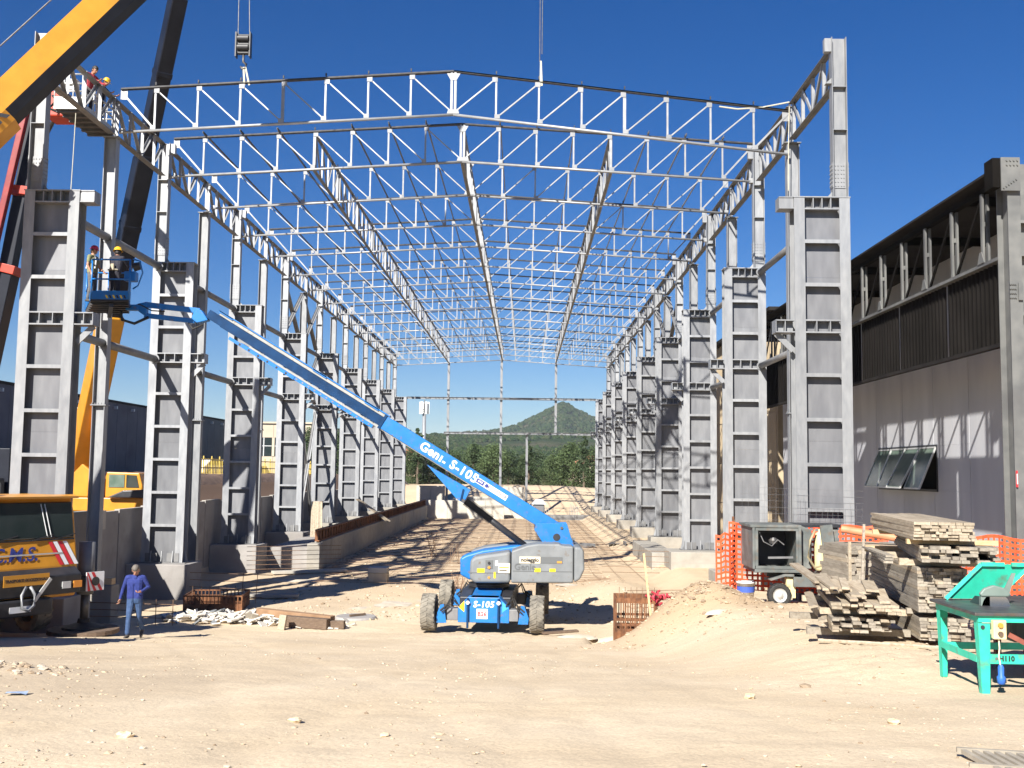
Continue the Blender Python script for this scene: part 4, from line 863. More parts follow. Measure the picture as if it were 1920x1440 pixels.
text('B26', .17, DECR, lift, bold=.005, matrix=RC @ Matrix.Translation((-.01, -.233, .53)) @ RX)
# turntable
m = MB(); m.lathe([(0, 1.1), (.62, 1.1), (.62, 1.2), (.5, 1.2), (.5, 1.34), (0, 1.34)], (.1, 1.9, 0), 32); m.build('slew_ring', BLACK, lift)
TY0, TY1 = .62, 1.55
cov = [(-.44, 1.44), (-.30, 1.31), (.76, 1.32), (.76, 2.25), (-.28, 2.08), (-.42, 1.98)]
m = MB(); m.prism(cov, 'y', TY0, TY1); c1 = m.build('engine_cover', GREYC, lift, bevel=.09, seg=4)
cov2 = [(.785, 1.33), (2.6, 1.35), (2.6, 2.41), (2.28, 2.43), (2.18, 2.48), (1.57, 2.48), (1.25, 2.43), (.785, 2.26)]
m = MB(); m.prism(cov2, 'y', TY0 - .015, TY1); c2 = m.build('engine_cover', GREYC, lift, bevel=.05, seg=3)
m = MB(); m.prism([(2.62, 1.36), (2.80, 1.45), (2.93, 1.74), (2.91, 2.31), (2.8, 2.39), (2.62, 2.41)], 'y', TY0, 3.25); m.build('counterweight', GREYC, lift, bevel=.07, seg=4)
m = MB(); m.prism([(-.77, 1.45), (-.5, 1.31), (2.6, 1.33), (2.6, 2.3), (1.0, 2.36), (-.1, 2.2), (-.6, 2.05), (-.78, 1.95)], 'y', 1.56, 2.4); m.build('turret_body', BLUE, lift, bevel=.06, seg=3)
m = MB(); m.prism([(-.60, 1.44), (-.40, 1.31), (2.6, 1.33), (2.6, 2.41), (1.2, 2.43), (-.1, 2.24), (-.5, 2.1)], 'y', 2.42, 3.25); m.build('far_cover', GREYC, lift, bevel=.07, seg=3)
m = MB(); m.box(-.42, .74, TY0 - .006, TY0 + .02, 1.60, 1.625); m.build('cover_groove', EMBG, c1)
m = MB(); m.box(.83, 2.56, TY0 - .021, TY0 + .005, 1.665, 1.69); m.build('cover_groove', EMBG, c2)
m = MB(); m.box(.02, .25, TY0 - .006, TY0 + .03, 1.72, 2.0); p = m.build('control_recess', EMBG, c1, bevel=.03)
for z, mt in ((1.9, DECK), (1.77, DECO)): m = MB(); m.cyl((.13, TY0 - .03, z), (.13, TY0 - .004, z), .04, None, 14); m.build('control_knob', mt, p) if False else m.build('control_knob', mt, c1)
m = MB(); m.cyl((.13, TY0 - .02, 1.48), (.13, TY0 - .002, 1.48), .035, None, 12); m.build('fuel_cap', DECO, c1)
def decal(x0, x1, z0, z1, mt, par, y=TY0 - .009, nm='warning_decal'):
    return MB().box(x0, x1, y, y + .003, z0, z1).build(nm, mt, par)
decal(-.22, 0, 1.62, 1.74, DECY, c1); decal(.40, .74, 1.62, 1.90, DECP, c1, nm='info_plate'); decal(.43, .71, 1.76, 1.79, DECO, c1, TY0 - .012); decal(.43, .65, 1.68, 1.71, DECK, c1, TY0 - .012, 'print_line'); decal(.31, .39, 1.82, 1.97, DECW, c1); decal(.27, .33, 1.46, 1.64, DECY, c1)
y2 = TY0 - .024
decal(1.02, 1.63, 1.91, 2.10, DECP, c2, y2, 'rental_decal'); text('noleggio', .155, DECK, lift, loc=(1.325, y2 - .004, 2.005), bold=.006, xs=1.0)
decal(1.64, 2.28, 1.91, 2.10, EMBG, c2, y2, 'worn_decal'); decal(2.12, 2.26, 1.925, 1.98, DECO, c2, y2 - .003)
text('Genie', .26, EMBG, lift, name='embossed_lettering', loc=(1.18, y2 - .003, 1.80), bold=.004)
decal(1.46, 1.64, 1.66, 1.77, DECY, c2, y2); decal(1.90, 2.08, 1.67, 1.76, DECY, c2, y2)
# boom bracket
for yy, e in ((1.50, 0), (2.22, 0)):
    m = MB(); m.prism([(1.45, 2.84), (1.5, 3.02), (2.44, 3.04), (2.56, 2.63), (2.68, 2.35), (1.79, 2.34)], 'y', yy, yy + .06); m.build('boom_bracket', BLUE, lift, bevel=.01)
m = MB(); m.cyl((2.13, 1.494, 2.62), (2.13, 1.49, 2.62), .11, None, 20); m.build('pivot_hole', BLACK, lift)
m = MB(); m.cyl((2.28, 1.494, 2.9), (2.28, 1.47, 2.9), .045, None, 10); m.build('pivot_pin', DSTEEL, lift)
m = MB(); m.cyl((2.42, 1.6, 2.36), (2.42, 1.6, 2.46), .05, .03, 10); m.build('beacon', DECO, lift, True)
m = MB(); m.lathe([(.13, 2.9), (.16, 3.05), (.15, 3.2), (.07, 3.28)], (1.6, 2.9, 0), 14); m.build('fuel_neck', BLUE, lift, True)
m = MB(); m.box(1.42, 1.78, 2.75, 3.05, 3.3, 3.55); m.build('exhaust_box', GALVD, lift, bevel=.03); m = MB(); m.prism([(1.36, 3.56), (1.84, 3.56), (1.72, 3.72), (1.5, 3.72)], 'y', 2.7, 3.1); m.build('exhaust_lid', ALU, lift)
# telescopic boom: u = along the boom from pivot
B0, B1 = V((2.2, 1.86, 2.57)), V((-9.04, 1.86, 9.31)); bd = (B1 - B0).normalized(); bn = V((-bd.z, 0, bd.x)); bn = bn if bn.z > 0 else -bn
L = (B1 - B0).length
def bp(u, h, y=1.86): q = B0 + bd * u + bn * h; return V((q.x, y, q.z))
def bbox(m, u0, u1, h0, h1, y0, y1):
    vs = [bp(u, h, y) for u in (u0, u1) for y in (y0, y1) for h in (h0, h1)]
    return m.add(vs, [(0, 1, 3, 2), (4, 6, 7, 5), (0, 4, 5, 1), (2, 3, 7, 6), (0, 2, 6, 4), (1, 5, 7, 3)])
UE = 6.45
m = MB(); bbox(m, .1, UE, -.02, .41, 1.66, 2.08); m.build('main_boom', BLUE, lift, bevel=.012)
m = MB(); bbox(m, .9, UE, -.045, -.022, 1.70, 2.04); m.build('wear_strip', GREYP, lift)
m = MB(); bbox(m, UE - .03, UE + .05, -.05, .44, 1.63, 2.11); m.build('boom_collar', BLUED, lift)
m = MB(); bbox(m, UE + .05, L - .75, .03, .36, 1.71, 2.03); m.build('second_boom', BLUED, lift, bevel=.01)
m = MB(); bbox(m, UE - .25, L - .55, .33, .43, 1.68, 1.98); m.build('cable_tray_cover', GREYP, lift, bevel=.01)
m = MB(); bbox(m, UE - .1, L - .5, .432, .462, 1.64, 2.02); m.build('tray_edge', BLUE, lift)
m = MB(); bbox(m, UE + .05, L - 1.9, -.04, .015, 1.66, 1.72); m.build('chain_rail', GREYP, lift)
m = MB(); bbox(m, UE + .2, L - 1.6, -.15, -.042, 1.68, 2.04); m.build('lower_rail', BLUE, lift)
m = MB()
for k in range(int((L - 2.8 - UE) / .22)): bbox(m, UE + .3 + .22 * k, UE + .36 + .22 * k, -.115, -.08, 1.672, 1.679)
m.build('rail_bolts', GALVD, lift)['kind'] = 'stuff'
m = MB(); bbox(m, L - 2.6, L - .2, .05, .32, 1.74, 2.0); m.build('third_boom', BLUED, lift, bevel=.01)
m = MB(); bbox(m, L - 3.6, L - 1.2, -.16, -.062, 1.665, 1.70); m.build('side_plate', BLUE, lift)
m = MB()
for k in range(6): q0 = bp(L - 3.3 + .34 * k, -.11, 1.663); m.cyl(q0, q0 + V((0, -.006, 0)), .035, None, 12)
m.build('lightening_holes', BLACK, lift)['kind'] = 'stuff'
for uu in (UE + .3, UE + 2.2, L - 1.0): m = MB(); bbox(m, uu, uu + .5, .40, .47, 1.64, 1.70); m.build('tray_clamp', BLUE, lift)
# fin and lift cylinder
m = MB(); m.prism([(-1.86, 4.76), (-.50, 4.0), (-.55, 3.92), (-.71, 3.60), (-.93, 3.73)], 'y', 1.68, 2.06); m.build('cylinder_fin', BLUE, lift, bevel=.01)
m = MB(); m.bar((-.72, 1.66, 4.03), (-.80, 1.66, 3.66), .03, .05); m.build('fin_rib', BLUED, lift)
m = MB(); m.cyl((-.66, 1.86, 3.66), (1.35, 1.86, 2.2), .10, None, 14); m.build('lift_cylinder', BLACK, lift, True)
m = MB(); pr = []
a, b = V((-.66, 1.86, 3.66)), V((.14, 1.86, 3.08)); n = 26
for k in range(n):
    q = a + (b - a) * (k / n); m.cyl(q, a + (b - a) * ((k + .55) / n), .155, .135, 14)
m.build('bellows', BLACK, lift)
m = MB(); m.cyl((-.72, 1.62, 3.68), (-.72, 2.12, 3.68), .05, None, 12); m.build('cylinder_pin', DSTEEL, lift)
# lettering on the boom side
bm = Matrix(((-bd.x, bn.x, 0, 0), (0, 0, -1, 0), (-bd.z, bn.z, 0, 0), (0, 0, 0, 1)))
def btext(body, u, h, size, mt, bold, y=1.655, **k):
    q = bp(u, h, y); M4 = bm.copy(); M4.translation = q; return text(body, size, mt, lift, matrix=M4, bold=bold, **k)
btext('Gen', 4.74, .20, .38, DECW, .012, space=1.05); btext('ı', 4.33, .20, .38, DECW, .014); btext('-', 4.20, .15, .30, DECW, .014); btext('S-105', 3.52, .20, .38, DECW, .012, space=1.12)
m = MB(); bbox(m, 1.98, 3.08, .12, .29, 1.650, 1.658); m.build('dealer_sticker', DECW, lift)
m = MB(); bbox(m, 2.80, 3.06, .14, .27, 1.645, 1.649); m.build('dealer_emblem', DECB, lift)
q = bp(2.70, .205, 1.649); m = MB(); m.cyl(q, q + V((0, -.004, 0)), .06, None, 14); m.build('dealer_emblem', DECB, lift)
btext('GV3', 2.93, .205, .09, DECW, .002, y=1.642); btext('ELEVATEUR', 2.32, .205, .125, DECK, .001, y=1.647, xs=.8)
# jib
m = MB(); m.prism([(-8.75, 9.15), (-8.95, 9.45), (-9.15, 9.53), (-9.28, 9.2), (-9.1, 9.06)], 'y', 1.70, 2.0); m.build('jib_knuckle', BLUE, lift, bevel=.02)
m = MB(); m.bar((-9.05, 1.85, 9.45), (-10.75, 1.75, 9.62), .12, .17); m.build('jib_arm', BLUE, lift, bevel=.01)
m = MB(); m.bar((-9.2, 1.85, 9.13), (-10.75, 1.75, 9.28), .12, .15); m.build('jib_arm', BLUE, lift, bevel=.01)
m = MB(); m.prism([(-10.05, 9.62), (-10.28, 9.64), (-10.2, 9.42)], 'y', 1.72, 1.86); m.build('jib_lug', BLUE, lift)
m = MB(); m.prism([(-10.66, 9.70), (-10.95, 9.64), (-11.02, 9.5), (-10.9, 9.38), (-10.66, 9.22)], 'y', 1.66, 1.84)
m.box(-11.3, -10.9, 1.6, 1.8, 9.42, 9.6); m.build('basket_rotator', BLUE, lift, bevel=.02)
m = MB(); m.path([(-8.9, 1.7, 9.0), (-9.2, 1.66, 8.86), (-9.35, 1.7, 9.05)], .03); m.build('hydraulic_hose', RUBBER, lift, True)
m = MB(); m.path([(-10.6, 1.7, 9.22), (-11.0, 1.6, 9.0), (-11.35, 1.5, 9.1), (-11.4, 1.5, 9.4)], .045); m.build('hydraulic_hose', RUBBER, lift, True)
m = MB(); m.path([(-10.1, 1.68, 9.4), (-10.5, 1.66, 9.42), (-10.9, 1.66, 9.62), (-11.2, 1.6, 9.5)], .02); m.build('hydraulic_hose', RUBBER, lift, True)
# basket
NL, NRt, FR, FL = V((-12.05, .8, 9.56)), V((-10.9, .8, 9.56)), V((-11.55, 2.55, 9.48)), V((-12.95, 2.55, 9.48))
bk = MB(); dz = V((0, 0, .06)); bk.add([NL, NRt, FR, FL, NL + dz, NRt + dz, FR + dz, FL + dz], [(0, 3, 2, 1), (4, 5, 6, 7), (0, 1, 5, 4), (1, 2, 6, 5), (2, 3, 7, 6), (3, 0, 4, 7)]); bsk = bk.build('basket', BLACK, lift)
m = MB()
for f in (.15, .32, .5, .68, .85): m.bar(NL.lerp(FL, f) - dz * .6, NRt.lerp(FR, f) - dz * .6, .1, .07)
m.build('floor_beams', BLACK, bsk)['kind'] = 'stuff'
m = MB(); m.bar(NL.lerp(NRt, .55) - dz * 2, FL.lerp(FR, .55) - dz * 2, .12, .1); m.build('floor_spine', BLACK, bsk)
cs = [NL, NRt, FR, FL]
for i in range(4):
    a, b = cs[i] + dz, cs[(i + 1) % 4] + dz; up = V((0, 0, 1))
    m = MB(); d = (b - a).normalized(); nrm = V((d.y, -d.x, 0)) * .012
    m.add([a + nrm, b + nrm, b + nrm + up * .26, a + nrm + up * .26, a - nrm, b - nrm, b - nrm + up * .26, a - nrm + up * .26], [(0, 1, 2, 3), (5, 4, 7, 6), (3, 2, 6, 7)]); m.build('toe_board', BLUE, bsk)
    for hgt in (.62, 1.22): m = MB(); m.cyl(a + up * hgt, b + up * hgt, .026, None, 8); m.build('rail', BLUE, bsk, True)
    m = MB(); m.cyl(a, a + up * 1.22, .028, None, 8); m.build('corner_post', BLUE, bsk, True)
    if (b - a).length > 1.3: m = MB(); q = a.lerp(b, .5); m.cyl(q, q + up * 1.22, .024, None, 8); m.build('mid_post', BLUE, bsk, True)
ga, gb = NL + dz, NRt + dz
for k in range(6):
    a = ga.lerp(gb, .42 + k * .095) + V((0, -.018, .03)); b = a + V((.055, 0, 0))
    m = MB(); m.add([a, b, b + V((-.05, 0, .1)), a + V((-.05, 0, .1))], [(0, 1, 2, 3)]); m.build('hazard_stripe', DECY if k % 2 == 0 else DECK, bsk)
m = MB(); m.box(-11.2, -10.85, 1.1, 1.4, 10.25, 10.55); m.build('control_console', BLUE, bsk, bevel=.03)
m = MB(); m.path([(-10.9, 1.0, 10.9), (-10.7, 1.05, 10.85), (-10.62, 1.1, 10.5), (-10.75, 1.1, 10.1), (-10.9, 1.1, 10.0)], .025); m.build('console_guard', BLUE, bsk, True)
m = MB(); m.cyl((-10.95, 1.25, 10.7), (-10.75, 1.25, 10.75), .14, .12, 12); m.build('hose_reel', BLACK, bsk)
# ------------------------------------------------------------------ yellow truck crane at the left
CRT = V((-11.72, 24.55, -.62)); ax = V((-.85, .53, 0)).normalized(); rzc = math.atan2(-ax.y, -ax.x)   # local +x = forward
crane = thing('crane_truck', 'yellow crane truck with red striped bumper marked C.M.S. at lower left', 'crane truck', CRT, rzc)
HWD = 1.35
m = MB(); m.prism([(.06, .95), (.08, 1.70), (-.03, 2.34), (-.14, 2.95), (-.3, 3.38), (-2.1, 3.38), (-2.1, .95)], 'y', -HWD, HWD); cabo = m.build('cab', YEL, crane, bevel=.05, seg=3)
def fq(m, y0, y1, z0, z1, off): # quad on the raked cab front between two heights
    def fx(z): return (0 if z <= 2.37 else 0) + (-.0 if z < 2.37 else -.14 * (z - 2.37) / 1.2 * 1.0)
    X = lambda z: (-.14 * max(0, (z - 1.75)) / 1.2) + off
    m.add([(X(z0), y0, z0), (X(z0), y1, z0), (X(z1), y1, z1), (X(z1), y0, z1)], [(0, 1, 2, 3)]); return m
m = MB(); m.prism([(.0, 2.36), (-.16, 3.22), (-.22, 3.22), (-.06, 2.36)], 'y', -HWD + .09, HWD - .07); ws = m.build('windscreen', GLASS, cabo, bevel=.04)
m = MB(); m.box(-.045, -.0, -HWD + .09, HWD - .07, 2.31, 2.35); m.build('windscreen_trim', BLACK, cabo)
for y in (-.75, .15, .75): m = MB(); m.bar((.02, y, 2.33), (.0, y + .55, 2.45), .02, .025); m.build('wiper', BLACK, cabo)
m = MB(); m.prism([(-.3, 3.40), (-.02, 3.36), (-.03, 3.31), (-.3, 3.36)], 'y', -HWD - .02, HWD + .02); m.build('sun_visor', YEL, cabo)
m = MB(); m.box(-1.5, -.35, -HWD - .004, -HWD, 2.35, 3.2); m.build('side_window', GLASS, cabo); m = MB(); m.box(-1.5, -.35, HWD, HWD + .004, 2.35, 3.2); m.build('side_window', GLASS, cabo)
for yy in (.55, .65): m = MB(); m.bar((.01, yy, 2.4), (-.14, yy - .12, 3.18), .012, .02); m.build('window_bar', ALU, cabo)
m = MB(); m.box(.045, .052, -.95, .95, 1.985, 2.02); m.build('trim_strip', ALU, cabo)
FM = Matrix(((0, 0, 1, 0), (1, 0, 0, 0), (0, 1, 0, 0), (0, 0, 0, 1)))
def ftext(body, y, z, size, mt, x=.028, **k): M4 = Matrix.Translation((x, y, z)) @ Matrix.Rotation(-.17 if z > 1.8 else 0, 4, 'Y') @ FM; return text(body, size, mt, crane, matrix=M4, **k)
ftext('C.M.S.', -.30, 2.0, .46, DECB, x=.047, bold=.006, shear=.25, xs=1)
m = MB(); m.box(.345, .36, -.72, .42, 1.32, 1.58); m.build('notice_board', YEL, crane); ftext('TRASPORTI ECCEZIONALI', -.15, 1.45, .092, DECK, .363, bold=.003)
for k in range(4):
    y0 = .86 + .13 * k; m = MB(); m.add([(.092, y0, 1.72), (.092, y0 + .11, 1.72), (-.008, y0 + .11 - .28, 2.28), (-.008, y0 - .28, 2.28)], [(0, 1, 2, 3)]); m.build('warning_stripe', DECR if k % 2 == 0 else DECW, crane)
m = MB(); m.prism([(.30, 1.05), (.34, 1.5), (.02, 1.70), (-.6, 1.70), (-.6, 1.0)], 'y', -HWD - .05, HWD - .05); m.build('bumper', BLACK, crane, bevel=.03)
m = MB(); m.prism([(.36, .62), (.36, 1.0), (-.5, 1.02), (-.5, .62)], 'y', -HWD - .05, .55); m.build('lower_bumper', BLACK, crane, bevel=.04)
m = MB(); m.bar((.37, .05, .95), (.37, .45, 1.45), .03, .08); m.build('bumper_edge', ALU, crane)
m = MB(); m.path([(.40, -.18, 1.30), (.42, -.30, 1.12), (.42, -.28, .82), (.42, -.12, .76), (.42, .02, .86), (.42, .02, 1.12), (.40, -.08, 1.30)], .035, 8); m.build('tow_hook', GALV, crane, True)
m = MB(); m.box(.362, .37, -.55, -.02, .72, .86); m.build('number_plate', DECW, crane)
for (y0, mt) in ((.78, ALU), (1.08, DECO)): m = MB(); m.box(.32, .36, y0, y0 + .22, 1.18, 1.34); m.build('headlight', mt, crane)
m = MB(); m.cyl((-.25, -.95, 3.40), (-.25, -.95, 3.5), .09, None, 12); bk2 = m.build('beacon_base', BLACK, crane); m = MB(); m.lathe([(.11, 3.5), (.12, 3.6), (.09, 3.74), (.0, 3.78)], (-.25, -.95, 0), 14); m.build('beacon', mat('amber_lens', (.45, .08, .015), None, .25), crane, True)
m = MB(); m.path([(-.9, -1.15, 3.3), (-.9, -1.2, 3.7), (-.7, -1.22, 4.1), (-.6, -1.2, 4.35)], .10, 10); m.build('exhaust_stack', mat('copper_stack', (.40, .20, .09), (.5, .28, .14), .35, .8, 6), crane, True)
m = MB(); m.box(-7.6, -2.12, -HWD, HWD, .95, 1.45); m.build('carrier_deck', YEL, crane, bevel=.03)
for xx in (-1.2, -3.0, -5.2, -6.7):
    for s in (-1, 1):
        w = wheel_mb(0, 0, .56, .42, s, 18); w.v = [(p[1] + xx, p[0] + s * 1.05, p[2]) for p in w.v]; w = w.build('wheel', TYRE, crane); m = MB(); m.lathe([(0, s * .14), (.16, s * .14), (.2, s * .02), (.34, s * .1)], (xx, s * 1.05, .56), 20, 'y'); m.build('rim', YEL, w, True)
# front outrigger with striped board and pad
for s, tipx in ((1, .2), (-1, -4.1), (1, -4.1)):
    xx = -.35 if tipx > 0 else tipx
    m = MB(); m.box(xx - .2, xx + .2, min(s * HWD, s * 2.05), max(s * HWD, s * 2.05), 1.0, 1.38); m.build('outrigger_beam', BLACK, crane)
    m = MB(); m.cyl((xx, s * 1.9, .9), (xx, s * 1.9, 2.2), .20, None, 14); j = m.build('outrigger_jack', GALVD, crane, True); m = MB(); m.cyl((xx, s * 1.9, .28), (xx, s * 1.9, .95), .10, None, 12); m.build('jack_rod', DSTEEL, j, True)
    m = MB(); m.lathe([(0, .30), (.14, .30), (.16, .2), (.5, .10), (.52, .05), (0, .05)], (xx, s * 1.9, 0), 20); m.build('jack_foot', RUBBER, crane); m = MB(); m.lathe([(0, .055), (.85, .05), (.86, -.05)], (xx, s * 1.9, 0), 24); m.build('jack_pad', WOODD, crane)
m = MB(); m.box(.05, .08, 1.62, 2.12, 1.02, 1.48); pnl = m.build('marker_board', DECW, crane)
for k in range(3): m = MB(); z = 1.02; y0 = 1.66 + .17 * k; m.add([(.083, max(1.62, y0 - .0), z), (.083, min(2.12, y0 + .085), z), (.083, min(2.12, max(1.62, y0 + .085 - .26)), 1.48), (.083, max(1.62, y0 - .26), 1.48)], [(0, 1, 2, 3)]); m.build('board_stripe', DECR, pnl)
m = MB(); m.cyl((.084, 1.87, 1.25), (.10, 1.87, 1.25), .11, None, 16); m.build('board_lamp', BLACK, pnl)
# folded jib carried on the truck deck behind the cab
m = MB(); m.box(-5.3, -2.4, -.45, .45, 1.95, 2.6); m.build('folded_jib', YEL, crane, bevel=.04); m = MB(); m.box(-7.3, -5.4, -1.1, 1.1, 1.47, 2.9); m.build('turret', YEL, crane, bevel=.06); m = MB(); m.box(-2.9, -2.3, -.5, .5, 1.46, 1.94); m.build('jib_rest', BLACK, crane)
# ------------------------------------------------------------------ telescopic crane whose boom crosses the top left corner
A1 = V((-13.92, 26.5, 12.70)); T1 = V((.35, 33.1, 33.4)); bdir = (T1 - A1).normalized(); F1 = A1 - bdir * ((A1.z - 3.2) / bdir.z)
tg = gz(F1.x, F1.y, False); tcr = thing('telescopic_crane', 'yellow telescopic crane boom with black underside crossing the top left corner', 'crane', (F1.x, F1.y, tg)); O1 = tcr.location; fl = F1
m = MB(); m.box(fl.x - 1.9, fl.x + 1.2, fl.y - 1.3, fl.y + 1.3, tg + 1.62, tg + 3.2); m.build('superstructure', YEL, tcr, bevel=.06, org=O1); m = MB(); m.lathe([(0, tg + 1.452), (1.1, tg + 1.452), (1.1, tg + 1.6), (0, tg + 1.6)], (fl.x, fl.y, 0), 28); m.build('slew_ring', BLACK, tcr, org=O1)
m = MB(); m.box(fl.x - 6, fl.x + 5, fl.y - 1.3, fl.y + 1.3, tg + .95, tg + 1.45); m.build('carrier_deck', YEL, tcr, bevel=.04, org=O1); m = MB(); m.box(fl.x - .2, fl.x + 1.5, fl.y + 1.32, fl.y + 2.3, tg + 1.5, tg + 3.1); m.build('operator_cab', GLASS, tcr, bevel=.05, org=O1)
for xx in (-5, -3.4, 1.8, 3.4):
    for s in (-1, 1): w = wheel_mb(0, 0, .56, .42, s, 18); w.v = [(p[1] + fl.x + xx, p[0] + fl.y + s * 1.05, p[2] + tg) for p in w.v]; w.build('wheel', TYRE, tcr, org=O1)
def boomsec(p, q, w, h, mats, name, par=None):
    """hexagonal telescopic section: coloured sides and top, dark underside"""
    mb = MB(); P_, Q_, a, b = mb.frame(p, q)
    poly = [(-w * .5, -h * .12), (-w * .38, -h * .36), (0, -h * .5), (w * .38, -h * .36), (w * .5, -h * .12), (w * .5, h * .5), (-w * .5, h * .5)]
    vs = [c + a * x + b * y for c in (P_, Q_) for x, y in poly]; n = len(poly)
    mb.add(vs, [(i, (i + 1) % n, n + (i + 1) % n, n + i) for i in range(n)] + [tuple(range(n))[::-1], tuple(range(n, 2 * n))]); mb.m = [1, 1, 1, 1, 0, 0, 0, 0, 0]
    return mb.build(name, mats, tcr, org=O1)
la = (A1 - F1).length
boomsec(F1 - bdir * .5, F1 + bdir * (la - .35), 1.05, 1.15, [YEL, YEL], 'boom_base')
boomsec(F1 + bdir * (la - .9), F1 + bdir * (la + .05), 1.14, 1.24, [YEL, YEL], 'boom_collar')
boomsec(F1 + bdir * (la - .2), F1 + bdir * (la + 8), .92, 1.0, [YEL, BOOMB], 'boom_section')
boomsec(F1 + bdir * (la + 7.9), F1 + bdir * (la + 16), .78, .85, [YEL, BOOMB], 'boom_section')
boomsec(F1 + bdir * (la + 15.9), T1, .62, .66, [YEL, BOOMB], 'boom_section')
m = MB(); m.cyl(T1 + V((-.3, .4, 0)), T1 + V((.3, -.4, 0)), .35, None, 18); m.build('tip_sheave', DSTEEL, tcr, org=O1)
up1 = bdir.cross(V((0, 0, 1))).cross(bdir).normalized()
m = MB(); m.cyl(F1 + up1 * 1.3, T1 + up1 * .9, .018, None, 6); m.build('hoist_rope', DSTEEL, tcr, org=O1)
q = F1 + bdir * (la - .42); side = bdir.cross(V((0, 0, 1))).normalized(); qf = q + side * .575 - up1 * .12 - O1
for ch_, k_ in (('E', -.24), ('R', .22)):
    qk = qf + bdir * k_; text(ch_, .62, DECK, tcr, matrix=Matrix(((bdir.x, up1.x, side.x, qk.x), (bdir.y, up1.y, side.y, qk.y), (bdir.z, up1.z, side.z, qk.z), (0, 0, 0, 1))), bold=.02)
# ------------------------------------------------------------------ second crane outside the left row
F2, T2 = V((-18.95, 44, 3.05)), V((-10.3, 33.1, 27.2)); d2 = (T2 - F2).normalized(); L2 = (T2 - F2).length
c2r = thing('mobile_crane', 'second yellow crane with a long black telescopic boom behind the left columns', 'crane', (-18.5, 45.2, 1.3))
O2 = c2r.location
def b2(u0, u1, w, h, mt, nm): m = MB(); m.bar(F2 + d2 * u0, F2 + d2 * u1, w, h); return m.build(nm, mt, c2r, org=O2, bevel=.04)
b2(-.8, L2 * .27, .85, .95, YEL, 'boom_base'); b2(L2 * .26, L2 * .5, .66, .72, BOOMB, 'boom_section'); b2(L2 * .49, L2 * .72, .56, .6, BOOMB, 'boom_section'); b2(L2 * .71, L2, .46, .5, BOOMB, 'boom_section')
for f, w in ((.262, .74), (.40, .70), (.50, .62), (.615, .60), (.72, .52)): b2(L2 * f, L2 * f + .22, w, w + .05, REDO if f < .3 else BOOMB, 'boom_collar')
m = MB(); m.cyl(T2 + V((-.25, 0, 0)), T2 + V((.9, 0, 0)), .22, None, 16); m.build('tip_sheave', DSTEEL, c2r, org=O2)
m = MB(); m.cyl(F2 + V((.9, -.6, -.9)), F2 + d2 * 4.2 + V((.2, -.2, -.4)), .17, .17, 12); m.build('luffing_cylinder', YEL, c2r, org=O2, smooth=True)
m = MB(); m.prism([(-20.2, 2.2), (-17.6, 2.2), (-17.6, 2.9), (-18.6, 3.7), (-19.4, 3.7), (-20.2, 3.1)], 'y', 43.3, 44.7); m.build('superstructure', YEL, c2r, bevel=.05, org=O2)
m = MB(); m.box(-21, -15.4, 43.3, 45.6, 1.62, 2.18); m.build('carrier_deck', YEL, c2r, bevel=.04, org=O2)
m = MB(); m.prism([(-17.5, 2.2), (-15.9, 2.2), (-15.95, 2.7), (-16.1, 3.22), (-17.5, 3.25)], 'y', 43.4, 44.5); oc = m.build('operator_cab', YEL, c2r, bevel=.04, org=O2)
m = MB(); m.prism([(-17.35, 2.62), (-16.7, 2.62), (-16.7, 3.15), (-17.35, 3.15)], 'y', 43.37, 43.395); m.build('cab_window', GLASSG, oc, org=O2); m = MB(); m.prism([(-16.62, 2.62), (-16.08, 2.62), (-16.2, 3.12), (-16.62, 3.14)], 'y', 43.37, 43.395); m.build('cab_window', GLASS, oc, org=O2)
m = MB(); m.prism([(-17.3, 2.19), (-15.5, 2.19), (-15.7, 2.55), (-16.6, 2.5)], 'y', 43.0, 43.3); m.build('engine_cowl', BLACK, c2r, org=O2, bevel=.05)
for xx in (-20.3, -18.9, -17.2, -15.9):
    w = wheel_mb(0, 0, .52, .38, 1, 16); w.v = [(p[1] + xx, p[0] + 43.6, p[2] + 1.25) for p in w.v]; w.build('wheel', TYRE, c2r, org=O2)
# ------------------------------------------------------------------ red aerial work platform
rp = thing('aerial_platform', 'red and black aerial work platform with a railed cage by the left eave', 'aerial platform', (-19.9, 36.3, 1.0)); O3 = rp.location
def b3(p, q, w, h, mt, nm): m = MB(); m.bar(p, q, w, h, (0, 1, 0)); return m.build(nm, mt, rp, org=O3, bevel=.02)
b3((-19.9, 36.3, 1.6), (-18.3, 36, 10.4), .62, .62, BOOMB, 'boom_base'); b3((-18.32, 36, 10.3), (-17.45, 36, 16.6), .46, .46, BOOMB, 'boom_section')
for p, q in (((-18.33, 36, 10.2), (-18.26, 36, 10.5)), ((-17.95, 36, 13.0), (-17.91, 36, 13.3)), ((-17.52, 36, 16.0), (-17.44, 36, 16.7))): b3(p, q, .78, .75, REDO, 'boom_collar')
b3((-19.6, 36.0, 5), (-18.55, 35.4, 10.9), .2, .2, RED, 'riser_arm'); b3((-18.55, 35.4, 10.9), (-17.62, 35.4, 16.2), .22, .22, RED, 'riser_arm'); b3((-18.2, 35.5, 13.05), (-17.7, 36.0, 13.05), .2, .2, RED, 'riser_link')
b3((-17.5, 36, 16.5), (-15.4, 33.6, 15.3), .34, .36, REDO, 'fly_jib'); m = MB(); m.box(-15.7, -15.0, 32.6, 33.5, 14.75, 15.6); m.build('cage_rotator', REDO, rp, bevel=.05, org=O3)
m = MB(); m.path([(-15.5, 32.7, 15.5), (-15.2, 32.4, 15.2), (-15.4, 32.3, 14.9), (-15.1, 32.4, 14.8)], .05); m.build('hydraulic_hose', RUBBER, rp, org=O3)
